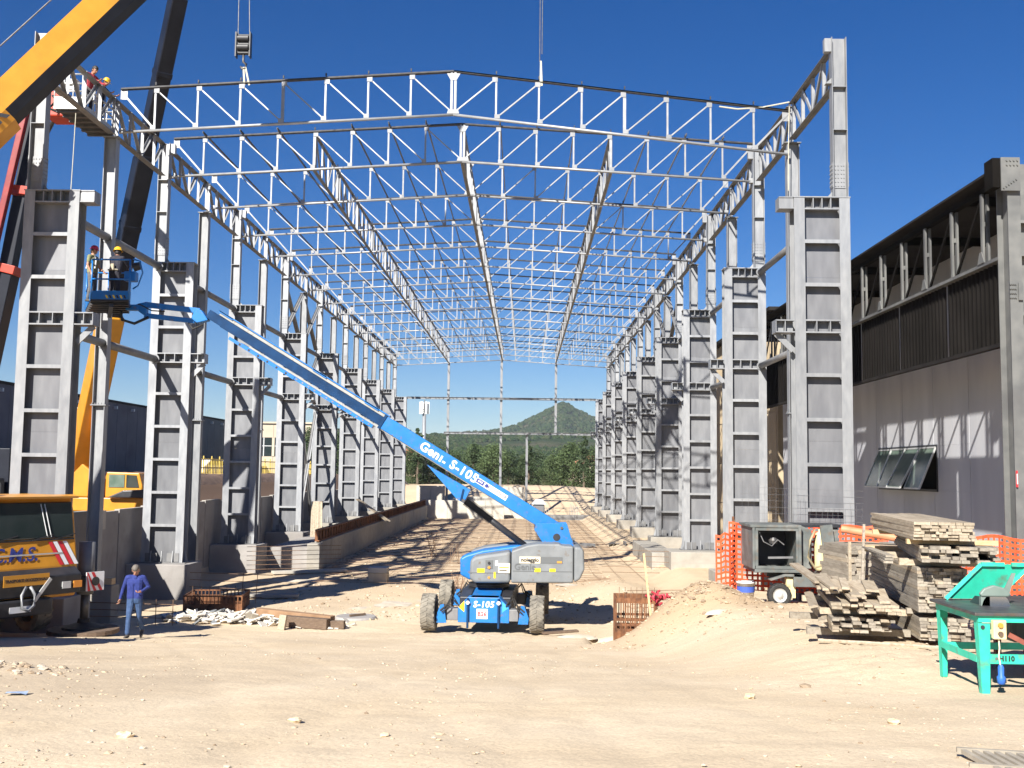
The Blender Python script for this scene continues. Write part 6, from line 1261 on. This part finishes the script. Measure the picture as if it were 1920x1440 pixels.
for z, mt in ((.75, DECO), (.66, WOODD)): m = MB(); m.cyl((.2, -.115, z), (.2, -.091, z), .026, None, 14); m.build('switch_button', mt, swb)
m = MB(); m.path([(.2, -.05, .6), (.205, -.05, .5), (.195, -.05, .42), (.21, -.05, .32)], .008); m.build('power_cable', DECP, sb)
m = MB(); m.lathe([(.02, .33), (.032, .30), (.03, .22), (.045, .2), (.04, .13), (.0, .12)], (.215, -.05, 0), 12); m.build('blue_plug', mat('blue_plug', (.03, .14, .55), None, .5), sb, True)
m = MB(); m.box(.06, .10, -.012, -.005, .78, .80); m.box(.04, .14, -.014, -.006, .76, .815); m.build('rating_plate', ALU, sb); m = MB(); m.cyl((.05, -.014, .715), (.05, -.005, .715), .022, None, 12); m.build('leg_bolt', BLACK, sb)
RB = mat('red_oxide_paint', (.20, .05, .03), (.28, .08, .05), .7, 0, 5, grime=.3)
rb = thing('oxide_bench', 'rust-red steel bench with grey top behind the saw bench at right edge', 'bench', (6.0, 12.7, zg(6, 12.8)))
m = MB(); m.box(-.25, 1.4, -.1, .9, .80, .84); m.build('top', DSTEEL, rb)
for x, y in ((.0, .0), (1.2, .0), (.0, .8), (1.2, .8)): m = MB(); m.box(x, x + .07, y, y + .07, 0, .798); m.build('leg', RB, rb)
m = MB(); m.box(.071, 1.2, .01, .05, .12, .18); m.build('rail', RB, rb); m = MB(); m.bar((-.2, .1, .76), (.45, .1, .2), .05, .05); m.build('brace', RB, rb); m = MB(); m.box(-.2, 1.3, -.06, -.02, .72, .795); m.build('apron', RB, rb)
rb2 = thing('oxide_bench', 'rust-red folding frame leaning at the right edge below the saw bench top', 'frame', (5.55, 11.2, zg(5.6, 11.4)))
m = MB(); m.box(0, .08, 0, .08, 0, .78); m.build('leg', RB, rb2); m = MB(); m.bar((-.32, .25, .62), (.05, .1, .42), .05, .05); m.build('brace', RB, rb2)
# ------------------------------------------------------------------ generator cart
gc = thing('generator_cart', 'stripped grey-green generator cart on one visible wheel with open box', 'cart', (6.2, 26.0, .30)); OG = (6.2, 26.0, .30)
GRN = mat('worn_grey_green_paint', (.095, .108, .105), (.155, .17, .163), .6, .1, 4, 10, .3, .7, (.22, .225, .21), 2.2, .5, .7, grime=.5)
def gb(n, mt, *r, bev=.01): m = MB(); m.box(*r); return m.build(n, mt, gc, bevel=bev, org=OG)
gb('box_top', GRN, 5.5, 6.74, 25.55, 26.9, 2.20, 2.27); gb('box_bottom', GRN, 5.6, 6.74, 25.55, 26.9, 1.12, 1.20); gb('box_side', GRN, 6.66, 6.735, 25.55, 26.9, 1.202, 2.198); gb('box_side', GRN, 5.55, 5.61, 25.55, 26.9, 1.202, 2.198); gb('box_back', BLACK, 5.612, 6.658, 26.84, 26.89, 1.202, 2.198)
for r in ((5.62, 6.65, 25.54, 25.56, 1.21, 1.28), (5.62, 6.65, 25.54, 25.56, 2.13, 2.19), (5.61, 5.68, 25.54, 25.56, 1.282, 2.128), (6.6, 6.655, 25.54, 25.56, 1.282, 2.128)): gb('front_frame', GRN, *r, bev=0)
m = MB(); m.bar((6.0, 25.9, 1.45), (6.6, 25.85, 1.47), .05, .05); m.build('inner_bar', GALVD, gc, org=OG)
m = MB(); m.path([(5.75, 25.75, 2.1), (5.85, 25.7, 1.85), (6.05, 25.7, 1.75), (6.2, 25.72, 1.9), (6.35, 25.7, 1.78)], .014); m.build('loose_wiring', GALVD, gc, org=OG); m = MB(); m.lathe([(0, 0), (.1, .02), (.12, .1), (.08, .17), (0, .18)], (6.12, 25.85, 1.78), 12); m.build('motor_part', DSTEEL, gc, org=OG)
m = MB(); m.prism([(6.745, 1.2), (7.05, 1.2), (7.05, 2.15), (6.745, 2.26)], 'y', 25.8, 26.8); m.build('side_housing', GRN, gc, bevel=.02, org=OG)
m = MB(); m.lathe([(0, 1.14), (.13, 1.16), (.14, 1.25), (.14, 1.92), (.11, 2.06), (.04, 2.1), (.04, 2.16), (0, 2.16)], (7.28, 25.9, 0), 18); m.build('gas_cylinder', CREAM, gc, True, org=OG)
m = MB(); m.bar((7.5, 25.7, 1.12), (7.38, 25.75, 2.27), .30, .06, (0, 1, 0)); m.build('door_panel', GRN, gc, org=OG); m = MB(); m.bar((7.72, 25.9, 1.1), (7.66, 26, 2.2), .16, .05, (0, 1, 0)); m.build('door_panel', GRN, gc, org=OG)
m = MB(); m.path([(7.1, 25.7, 2.15), (6.95, 25.6, 1.9), (6.9, 25.58, 1.5), (7.05, 25.58, 1.25), (7.25, 25.6, 1.3), (7.35, 25.62, 1.15)], .03, 8); m.build('rubber_hose', mat('ochre_hose', (.33, .28, .17), None, .6), gc, True, org=OG)
gb('chassis_tray', GRN, 6.55, 7.6, 25.6, 26.8, .78, 1.10); gb('hood', BLACK, 6.75, 7.8, 25.9, 26.8, 2.2, 2.28); gb('drawbar', DSTEEL, 6.0, 7.6, 26.05, 26.2, .98, 1.08)
m = MB(); m.prism([(5.95, .95), (6.35, 1.10), (6.75, 1.08), (6.75, 1.02), (6.35, 1.03), (6.0, .92)], 'y', 25.6, 25.95); m.build('mudguard', GRN, gc, org=OG); gb('axle_bracket', CREAM, 6.4, 6.62, 25.7, 25.9, .5, 1.0)
w = wheel_mb(0, 0, .29, .2, 1, 20); w.v = [(p[1] + 6.22, p[0] + 25.72, p[2] + .28) for p in w.v]; w = w.build('wheel', RUBBER, gc, org=OG); m = MB(); m.lathe([(0, -.11), (.07, -.11), (.09, -.06), (.16, -.08), (.17, -.1)], (6.22, 25.72, .57), 18, 'y'); m.build('rim', ALU, w, True, org=OG)
m = MB(); m.box(7.2, 7.3, 25.8, 25.9, .2, .78); m.build('prop_leg', WOODG, gc, org=OG)
# ------------------------------------------------------------------ orange mesh fences
def net(name, label, pts, hgt, cell=.13, band=.06, mt=ORNG, seed=1, sag=.06):
    """barrier net along a polyline: punched holes, so strips with real gaps"""
    t = thing(name, label, 'mesh fence', pts[0], 0, 'orange mesh fences'); rs = random.Random(seed); m = MB(); P_ = [V(p) for p in pts]
    seg = []; 
    for a, b in zip(P_, P_[1:]):
        n = max(2, int((b - a).length / cell)); seg += [a.lerp(b, i / n) for i in range(n)]
    seg.append(P_[-1]); n = len(seg); rows = int(hgt / cell)
    def pt(i, z): 
        f = i / (n - 1); w = .035 * math.sin(i * .7 + z * 3) + .02 * math.sin(i * 2.3 + seed); q = seg[min(n - 1, int(i))]; q2 = seg[min(n - 1, int(i) + 1)]; q = q.lerp(q2, i - int(i)); s_ = sag * math.sin(f * math.pi * (len(pts) - 1)) ** 2
        return V((q.x + w * .3, q.y + w, q.z + z - s_ * (z / hgt)))
    for r in range(rows + 1):
        z = r * hgt / rows
        for i in range(n - 1):
            a, b = pt(i, max(0, z - band / 2)), pt(i + 1, max(0, z - band / 2)); c, d = pt(i + 1, z + band / 2), pt(i, z + band / 2); m.add([a, b, c, d], [(0, 1, 2, 3)])
    for i in range(n - 1):
        for r in range(rows):
            z0, z1 = r * hgt / rows + band / 2, (r + 1) * hgt / rows - band / 2; f = .38
            m.add([pt(i, z0), pt(i + f, z0), pt(i + f, z1), pt(i, z1)], [(0, 1, 2, 3)])
    m.build('net', mt, t, org=pts[0]); return t
f1 = net('barrier_net', 'orange punched barrier net behind the generator cart', [(5.35, 27.5, .50), (5.5, 27.35, .52), (6.6, 27.4, .45), (7.9, 27.3, .45), (9.2, 26.6, .55)], 1.72, seed=1)
f2 = net('barrier_net', 'red-orange sagging barrier net behind the saw bench by the old hall', [(7.15, 18.6, 1.15), (8.2, 18.9, 1.12), (9.4, 19.2, 1.1), (10.8, 19.6, 1.1)], 1.32, cell=.11, seed=3, sag=.08)
f3 = net('barrier_net', 'crumpled orange net end hanging in front of the second right column', [(4.95, 27.2, .35), (5.15, 27.0, .42), (5.4, 27.1, .45)], 1.55, seed=5)
for t_, ps in ((f1, ((5.5, 27.4, .5), (7.9, 27.36, .4), (9.2, 26.66, .5))), (f2, ((7.2, 18.65, 1.1), (9.4, 19.25, 1.1)))):
    for p in ps: m = MB(); m.cyl((p[0], p[1] + .05, p[2] - .3), (p[0], p[1] + .05, p[2] + 1.8 * (1 if t_ is f1 else .7)), .012, None, 6); m.build('rod', REBAR, t_, org=t_.location)
wm = thing('wire_mesh', 'sheet of thin wire mesh standing behind the orange net', 'wire mesh', (6.0, 28.0, .4))
for k in range(22): m = MB(); m.cyl((5.75 + k * .15, 27.9, .4), (5.8 + k * .15 + .02 * math.sin(k), 27.9, 3.3 - .03 * k), .0028, None, 4, False); m.build('wire', GALVD, wm, org=wm.location)
for k in range(16): m = MB(); m.cyl((5.75, 27.905, .6 + k * .17), (9.0, 27.905, .6 + k * .165), .0028, None, 4, False); m.build('wire', GALVD, wm, org=wm.location)
# ------------------------------------------------------------------ rebar: cages, starter bars, floor mat
def cage(label, x, y, z, w, d, h, rz):
    t = thing('rebar_form', label, 'rusty form', (x, y, z), rz, 'rusty footing forms')
    for (xa, xb, ya, yb) in ((0, w, 0, .02), (0, w, d - .02, d), (0, .02, .021, d - .021), (w - .02, w, .021, d - .021)):
        horiz = xb - xa > yb - ya
        for z0, z1 in ((0, h * .52), (h * .56, h * .60), (h * .64, h * .68), (h * .92, h)): m = MB(); m.box(xa, xb, ya, yb, z0, z1); m.build('side_strip', RUST, t)
        n = int((w if horiz else d) / .12)
        for k in range(n + 1):
            q = k / n; m = MB()
            if horiz: xx = xa + (xb - xa - .03) * q; m.box(xx, xx + .03, ya - .012, ya - .001, .0, h)
            else: yy = ya + (yb - ya - .03) * q; m.box(xa - .012, xa - .001, yy, yy + .03, .0, h)
            m.build('side_rib', RUST, t)
    for k in range(7): m = MB(); xx = .1 + k * (w - .2) / 6; m.cyl((xx, d * .5, 0), (xx + .02, d * .5, h + .22), .008, None, 5); m.build('bar', REBAR, t)
    return t
cage('square rusty footing form sunk in the pit beside the dirt mound', 2.38, 27.2, -1.35, 1.12, 1.1, 1.62, -.04)
cage('low rusty footing form lying left of the white rubble', -11.2, 34.6, -1.28, 1.9, 1.8, .55, .12)
def bars(label, lst, r=.009, name='rebar_bundle'):
    c0 = lst[0][0]; t = thing(name, label, 'rebar', c0, 0, 'rebar ends')
    for a, b in lst: m = MB(); m.cyl(a, b, r, None, 5); m.build('bar', REBAR, t, org=c0)
rs = random.Random(5)
def starter(label, x, y, n, h, sp): z = zg(x, y) - .1; bars(label, [((x + rs.uniform(-sp, sp), y + rs.uniform(-sp, sp), z), (x + rs.uniform(-sp, sp) * 1.2, y + rs.uniform(-sp, sp), z + h * rs.uniform(.8, 1.1))) for k in range(n)], .011)
starter('cluster of upright rusty bars just behind the lift wheel', -2.35, 37.2, 11, 1.15, .28); starter('cluster of upright rusty bars standing left of the lift on the floor', -5.0, 57.5, 12, 1.45, .35); starter('small cluster of upright bars above the lift nose', -3.6, 54, 6, 1.2, .3)
bars('rusty bars sticking out left from the big right footing', [((3.5, 47.2 + .12 * k, -.95 + .24 * k), (6.6, 47.6, -1.0 + .24 * k)) for k in range(5)], .012)
bars('rusty bar mat lying before the small right footing', [((3.4 + .05 * k, 33.2 + .8 * k, -.75 + .02 * k), (6.9, 33.6 + .8 * k, -.62)) for k in range(6)] + [((3.8 + .7 * k, 33.0, -.8), (3.9 + .7 * k, 37.8, -.75)) for k in range(4)], .012)
bars('rusty bars sticking out from the second left footing', [((-11.9, 37.4, -1.0 + .25 * k), (-9.2 + .1 * k, 37.0 + .1 * k, -1.05 + .25 * k)) for k in range(4)] + [((-9.4, 36.9, -1.3), (-9.35, 36.9, -.2)), ((-9.9, 36.9, -1.3), (-9.85, 36.9, -.2))], .012)
bars('rusty bars sticking out before the end block of the low wall', [((-12.3, 46.5, -1.0 + .2 * k), (-8.4, 48.2, -1.0 + .2 * k)) for k in range(6)], .012)
bars('rusty bars near the crane outrigger foot', [((-13, 31.2, -.95 + .2 * k), (-10.2, 30.9, -.95 + .2 * k)) for k in range(3)] + [((-10.3 - .5 * k, 30.9, -1.3), (-10.3 - .5 * k, 30.9, -.4)) for k in range(3)], .012)
fm = thing('rebar_mat', 'rusty reinforcement mat spread over the hall floor', 'rebar mat', (-1.5, 70, FLOOR))
for k in range(58):
    y = 43 + k * 1.02 + rs.uniform(-.1, .1); m = MB(); pts = [(x, y + rs.uniform(-.05, .05), zg(x, y) + .11 + rs.uniform(-.03, .05)) for x in np.linspace(-9.2 + (.5 if y < 50 else 0), 3.6 if y < 60 else 5.3, 7)]; m.path(pts, .009, 4); m.build('bar', REBAR, fm, org=fm.location)
for k in range(15):
    x = -9 + k * 1.02; m = MB(); m.path([(x + rs.uniform(-.05, .05), y, zg(x, y) + .08 + rs.uniform(-.02, .04)) for y in np.linspace(44 if x > -8 else 50, 102, 14)], .009, 4); m.build('bar', REBAR, fm, org=fm.location)
REDC = mat('red_plastic_caps', (.42, .03, .05), (.52, .06, .08), .55, 0, 6)
rc = thing('cap_bundle', 'bundle of red plastic rebar caps on the dirt mound', 'plastic caps', (3.35, 26.0, .30))
for k in range(34): a = V((rs.gauss(0, .13), rs.gauss(0, .1), abs(rs.gauss(.12, .08)))); d = V((rs.gauss(0, 1), rs.gauss(0, 1), rs.gauss(.3, .8))).normalized(); m = MB(); m.cyl(a, a + d * .12, .022, .03, 8); m.build('cap', REDC, rc)
# ------------------------------------------------------------------ rubble, timbers, blocks
LIME = mat('lime_dust', (.50, .43, .33), (.60, .53, .43), .95, 0, 2.5, 10)
MARB = mat('white_marble_offcuts', (.58, .54, .47), (.68, .64, .57), .7, 0, 5, 8, rnd=.16)
rp_ = thing('rubble_heap', 'long heap of broken white stone slabs left of the lift', 'rubble', (-8, 31.8, -1.2))
sl = []
for k in range(7):
    m = MB(); n = rs.choice((4, 5, 6)); pol = [(math.cos(6.28 * i / n + rs.uniform(-.3, .3)) * rs.uniform(.6, 1), math.sin(6.28 * i / n + rs.uniform(-.3, .3)) * rs.uniform(.35, .8)) for i in range(n)]; m.prism(pol, 'z', -.09, .09); sl.append(m.mesh('stone_slab', MARB if k != 3 else GREYC))
for k in range(280):
    f = rs.random(); x = -11.0 + 5.9 * f; y = 32.6 - 1.6 * f + rs.gauss(0, .35); hp = .34 * math.exp(-((f - .38) / .33) ** 2) * math.exp(-((y - (32.6 - 1.6 * f)) / .5) ** 2)
    o = put(sl[rs.randrange(7)], rp_, (x + 8, y - 31.8, zg(x, y) + 1.2 + .03 + hp * rs.random()), (rs.gauss(0, .35), rs.gauss(0, .35), rs.random() * 6.28), 'stone_slab'); s = rs.uniform(.10, .30); o.scale = (s, s, s * .9)
def beam(label, p, q, w, h, mt, name='timber_beam', group='old timber beams'):
    o = MB(); o.bar(p, q, w, h); o = o.build(name, mt, org=p, bevel=.012); tag(o, label, 'timber', group)
beam('long brown timber beam lying on the white rubble', (-8.05, 32.0, -.86), (-5.6, 31.0, -.93), .26, .22, WOODY if False else mat('brown_timber', (.26, .15, .08), (.34, .21, .12), .85, 0, 4, rnd=.1)); beam('dark timber beam in front of the rubble', (-7.1, 31.0, -.97), (-5.65, 30.6, -1.0), .26, .30, WOODD); beam('short dark timber beam under the brown one', (-6.5, 30.85, -1.05), (-5.2, 30.75, -1.03), .22, .22, WOODD); beam('short pale timber block standing before the dark beams', (-6.95, 30.3, -1.14), (-6.9, 30.35, -.72), .2, .2, WOOD)
def simple(name, label, cat, build, mt, loc, rz=0, bev=.02, group=None):
    m = MB(); build(m); o = m.build(name, mt, bevel=bev); o.location = loc; o.rotation_euler = (0, 0, rz); tag(o, label, cat, group); return o
CB = mat('cream_tuff', (.60, .47, .30), (.68, .56, .38), .9, 0, 5, rnd=.05)
t = thing('stone_block', 'cream stone block with a lighter top standing on the hall floor', 'block', (-6.1, 44.2, -1.27)); m = MB(); m.box(-.40, .40, -.35, .35, 0, .45); m.build('lower_course', CB, t, bevel=.03); m = MB(); m.box(-.42, .40, -.36, .35, .452, .68); m.build('upper_course', CONCW, t, bevel=.03)
beam('pale plank lying flat before the low wall end block', (-11.2, 46.8, -1.14), (-8.2, 48.4, -1.14), .5, .12, CONCW, 'flat_plank', 'flat planks'); beam('grey plank lying flat beyond the low rusty form', (-10.3, 38.3, -1.15), (-8.25, 38.6, -1.15), .45, .12, CONC, 'flat_plank', 'flat planks')
t = thing('manhole_cover', 'round stone cover with a handle bar lying right of the rubble', 'cover', (-5.3, 33.4, -1.24), .2); m = MB(); m.lathe([(0, .10), (.62, .10), (.66, .05), (.66, -.05)], (0, 0, 0), 28); m.build('disc', CONCD, t); m = MB(); m.bar((-.2, -.2, .14), (.3, .1, .14), .06, .06); m.build('handle_bar', WOODD, t)
beam('thin dark plank in front of the right lift wheel', (.55, 29.6, -1.02), (1.55, 29.9, -.98), .2, .06, WOODD, 'flat_plank', 'flat planks')
simple('plaster_patch', 'flat white plaster lump in front of the right lift wheel', 'plaster', lambda m: m.lathe([(0, .09), (.25, .08), (.5, .04), (.62, -.02)], (0, 0, 0), 14), LIME, (1.45, 29.0, -1.04), .2, 0).scale = (1, .5, 1)
simple('plaster_patch', 'long white plaster lump on the dirt mound', 'plaster', lambda m: m.lathe([(0, .10), (.25, .08), (.42, .03), (.5, -.04)], (0, 0, 0), 14), LIME, (4.2, 22.6, zg(4.2, 22.6) - .01), .5, 0).scale = (.8, .25, .7)
for i, (x, y, s) in enumerate(((-9.7, 44.5, 1.0), (-8.8, 41.5, .5), (-4.6, 37.2, .8), (-3.2, 38.0, .6), (-5.6, 36.0, .4), (1.9, 43.5, .7))):
    simple('lime_spill', ['large white lime spill by the second left footing', 'small white lime spill by the flat planks', 'white lime spill between block and lift', 'white lime spill right behind the lift wheel', 'tiny white lime spill near the round cover', 'white lime spill on the sand right of the lift'][i], 'lime', lambda m: m.add([(math.cos(a) * (1 + .3 * math.sin(3 * a + i)), math.sin(a) * (.8 + .25 * math.cos(2 * a + i)), .02) for a in np.linspace(0, 6.28, 22)[:-1]] + [(0, 0, .07)], [(k, (k + 1) % 21, 21) for k in range(21)]), LIME, (x, y, zg(x, y) - .01), i, 0).scale = (s, s, 1)
t = thing('paint_bucket', 'white bucket with a blue label at the foot of the orange net', 'bucket', (5.62, 26.7, .33)); m = MB(); m.lathe([(0, 0), (.19, 0), (.23, .42), (.24, .42), (.24, .45), (.22, .45), (.2, .1), (0, .1)], (0, 0, 0), 20); m.build('tub', WHITE, t, True); m = MB(); m.lathe([(.2185, .20), (.228, .34)], (0, 0, 0), 20); m.build('label_band', mat('blue_label', (.06, .12, .5), None, .5), t, True); m = MB(); m.path([(-.24, 0, .42), (-.15, -.2, .5), (.15, -.2, .5), (.24, 0, .42)], .008); m.build('handle', GALVD, t)
o = MB().pipe((7.3, 24.2, 2.86 - .6), (8.9, 23.4, 2.62 - .6), .085, .07).build('clay_pipe', TERRA, smooth=True, org=(7.3, 24.2, 2.2)); tag(o, 'terracotta pipe lying behind the tall timber stack', 'pipe')
bundle(thing('board_stack', 'stack of boards carrying the terracotta pipe behind the timber', 'timber pile', (7.4, 23.2, .5)), -.3, .0, .0, 8, 16, 1.6, .2, .09, WOODG, .1, 21)
t = thing('white_blocks', 'pale concrete blocks under the crane bumper', 'blocks', (-13.4, 31.0, -1.2)); 
for x, y, w, h, mt in ((-.9, 0, 1.3, .95, CONCW), (.45, .2, .7, 1.15, CONC), (-.8, -.25, .5, .3, MARB)): m = MB(); m.box(x, x + w, y, y + .6, 0, h); m.build('block', mt, t, bevel=.03)
m = MB(); m.box(.2, 1.1, .3, .6, 1.16, 1.34); m.build('board', WOODY, t)
for i, (x, y, rz, n) in enumerate(((4.0, 66, .5, 3), (5.4, 67, -.3, 4), (6.2, 64, .0, 2), (3.2, 71, 1.1, 3))):
    t = thing('steel_offcuts', ['steel channel offcuts lying left on the right floor', 'crossed steel channels lying by the right columns', 'pair of short steel channels lying on the floor', 'flat steel offcuts lying farthest back on the floor'][i], 'steel offcuts', (x, y, zg(x, y) + .05), rz, 'steel offcuts on the floor')
    for k in range(n): m = MB(); m.chan((k * .28, 0, .06 + .02 * k), (k * .28 + .25 * (k % 2), 1.8, .06), .2, .1, .012); m.build('channel', GALVD, t)
t = thing('leaning_boards', 'fan of pale boards leaning by the fourth left column', 'boards', (-11.6, 57.0, -.2))
for k in range(6): m = MB(); m.bar((k * .11, 0, 0), (k * .10 - .1, .6, 1.9), .10, .03, (0, 1, 0)); m.build('board', WOOD, t)
t = thing('stair_boards', 'rough plank ramp leaning between the far left columns', 'boards', (-11.3, 70, .0))
for k in range(5): m = MB(); m.bar((0, k * .3, 1.5), (2.2, k * .3, .0), .2, .05); m.build('board', WOOD, t)
# drain grate at the lower right
dg_ = thing('drain_grate', 'slotted iron drain grate set in the ground at lower right', 'grate', (3.42, 7.16, zg(3.4, 7.2) + .03), -.2)
SL = mat('grate_iron', (.33, .29, .23), (.43, .38, .30), .8, .2, 8)
m = MB(); m.box(-.40, .60, -.42, .34, -.10, -.07); m.build('gutter', BLACK, dg_)
for k in range(14): m = MB(); x = -.38 + k * .072; m.bar((x + .09, -.02, -.015), (x, .32, -.015), .038, .03); m.build('bar', SL, dg_); m = MB(); m.bar((x + .21, -.40, -.015), (x + .12, -.08, -.015), .038, .03); m.build('bar', SL, dg_)
for r in ((-.42, .62, .335, .37), (-.42, .62, -.07, -.035), (-.42, .62, -.45, -.41)): m = MB(); m.box(r[0], r[1], r[2], r[3], -.03, .004); m.build('frame_bar', SL, dg_)
o = simple('blue_rag', 'crumpled pale blue rag on the sand at left', 'rag', lambda m: m.add([(x * .05, y * .035, .012 + .02 * noise.noise(V((x, y, 3)) * .9)) for y in range(-2, 3) for x in range(-2, 3)], [(j * 5 + i, j * 5 + i + 1, j * 5 + i + 6, j * 5 + i + 5) for j in range(4) for i in range(4)]), mat('pale_blue_cloth', (.30, .38, .52), None, .9), (-4.95, 10.35, zg(-4.95, 10.35) + .015), .2, 0)
# ------------------------------------------------------------------ stones and clods
def stones():
    rs = np.random.RandomState(9); g = (1 + 5 ** .5) / 2
    ic = np.array([(-1, g, 0), (1, g, 0), (-1, -g, 0), (1, -g, 0), (0, -1, g), (0, 1, g), (0, -1, -g), (0, 1, -g), (g, 0, -1), (g, 0, 1), (-g, 0, -1), (-g, 0, 1)]) / 1.9
    fc = np.array([(0, 11, 5), (0, 5, 1), (0, 1, 7), (0, 7, 10), (0, 10, 11), (1, 5, 9), (5, 11, 4), (11, 10, 2), (10, 7, 6), (7, 1, 8), (3, 9, 4), (3, 4, 2), (3, 2, 6), (3, 6, 8), (3, 8, 9), (4, 9, 5), (2, 4, 11), (6, 2, 10), (8, 6, 7), (9, 8, 1)])
    vs = []; fs = []; k = 0; mi = []
    def add(x, y, s):
        nonlocal k
        vs.append(ic * s * np.array([1 + .5 * rs.rand(), 1 + .4 * rs.rand(), .5 + .4 * rs.rand()]) * (.7 + .6 * rs.rand(12, 1)) + np.array([x, y, gz(x, y) + s * .12])); fs.append(fc + 12 * k); mi.extend([int(rs.rand() * 2.4)] * 20); k += 1
    for i in range(9000):
        y = 5.5 + 26 * rs.rand() ** 1.5; x = (rs.rand() - .5) * y * 1.05
        dn = noise.noise(V((x, y, 2)) * .45) + .5 * sst(2.5, 4.5, x) * sst(11, 15, y) + .35 * sst(-3.0, -4.2, x) * sst(6, 9, y) * (1 - sst(14, 18, y)) + .4 * math.exp(-((x + .5) / 1.4) ** 2 - ((y - 7.4) / .5) ** 2)
        if rs.rand() > .12 + dn: continue
        s = (.004 + .011 * rs.rand() ** 3) * (1 + y / 24)
        if rs.rand() < .012: s *= 2.2
        add(x, y, s)
    for i in range(1100):
        a = rs.rand() * 6.28; r = abs(rs.randn()); add(4.0 + 1.5 * r * math.cos(a), 24.0 + 1.9 * r * math.sin(a), .010 + .04 * rs.rand() ** 4); mi[-20:] = [2 if rs.rand() < .55 else 0] * 20
    for i in range(200): add(-6.3 + .5 * rs.randn(), 12.7 + .4 * rs.randn(), .008 + .04 * rs.rand() ** 3)
    for i in range(2600): x = -9 + 13 * rs.rand(); y = 33 + 45 * rs.rand() ** 1.6; add(x, y, .02 + .06 * rs.rand() ** 4)
    for i in range(500): y = 50 + 50 * rs.rand(); add(-9.45 + abs(rs.randn()) * .2, y, .04 + .08 * rs.rand())
    me = bpy.data.meshes.new('stones'); me.from_pydata(np.concatenate(vs).tolist(), [], np.concatenate(fs).tolist())
    for n_, a, b in (('stone_sand', (.42, .33, .225), (.50, .40, .28)), ('stone_pale', (.46, .385, .29), (.53, .45, .35)), ('stone_brown', (.27, .20, .135), (.34, .26, .18))): me.materials.append(mat(n_, a, b, .95, 0, 30, spec=.2))
    me.polygons.foreach_set('material_index', mi); me.update(); o = bpy.data.objects.new('loose_stones', me); col.objects.link(o); tag(o, 'loose stones and clods scattered over the sand', 'stones', kind='stuff')
stones()
for i, (x, y, s) in enumerate(((-1.9, 8.9, .045), (-1.05, 8.15, .035), (3.2, 9.2, .05), (-2.95, 7.9, .05), (2.35, 11.0, .06), (5.6, 9.6, .05))):
    rs_ = random.Random(40 + i); m = MB(); m.lathe([(.0, -.5), (.8, -.35), (1.0, .1), (.7, .5), (.0, .62)], (0, 0, 0), 9); m.v = [tuple(c * (1 + rs_.uniform(-.22, .22)) for c in p) for p in m.v]; o = m.build('loose_stone', CB); o.location = (x, y, gz(x, y) + s * .3); o.scale = (s * 1.3, s, s * .8); o.rotation_euler = (0, 0, i)
    tag(o, ['pale stone in the middle foreground sand', 'small cream stone in the bottom centre foreground', 'cream stone in the right foreground', 'cream stone at lower left of centre', 'cream stone before the loose boards', 'cream stone right of the saw bench leg'][i], 'stone', 'lone stones in the foreground')
# ------------------------------------------------------------------ haze over the valley
hzm = bpy.data.materials.new('thin_haze'); hzm.use_nodes = True; hn = hzm.node_tree.nodes; hn.clear()
ho_ = hn.new('ShaderNodeOutputMaterial'); pv = hn.new('ShaderNodeVolumePrincipled'); pv.inputs['Color'].default_value = (.80, .88, 1.0, 1); pv.inputs['Density'].default_value = HAZE; pv.inputs['Anisotropy'].default_value = 0.0
hzm.node_tree.links.new(pv.outputs[0], ho_.inputs['Volume'])
hb_ = MB(); hb_.box(-6600, 6600, -120, 9800, -4.5, 135); hb_ = hb_.build('haze', hzm); tag(hb_, 'thin blue haze over the whole valley', 'haze', kind='stuff')
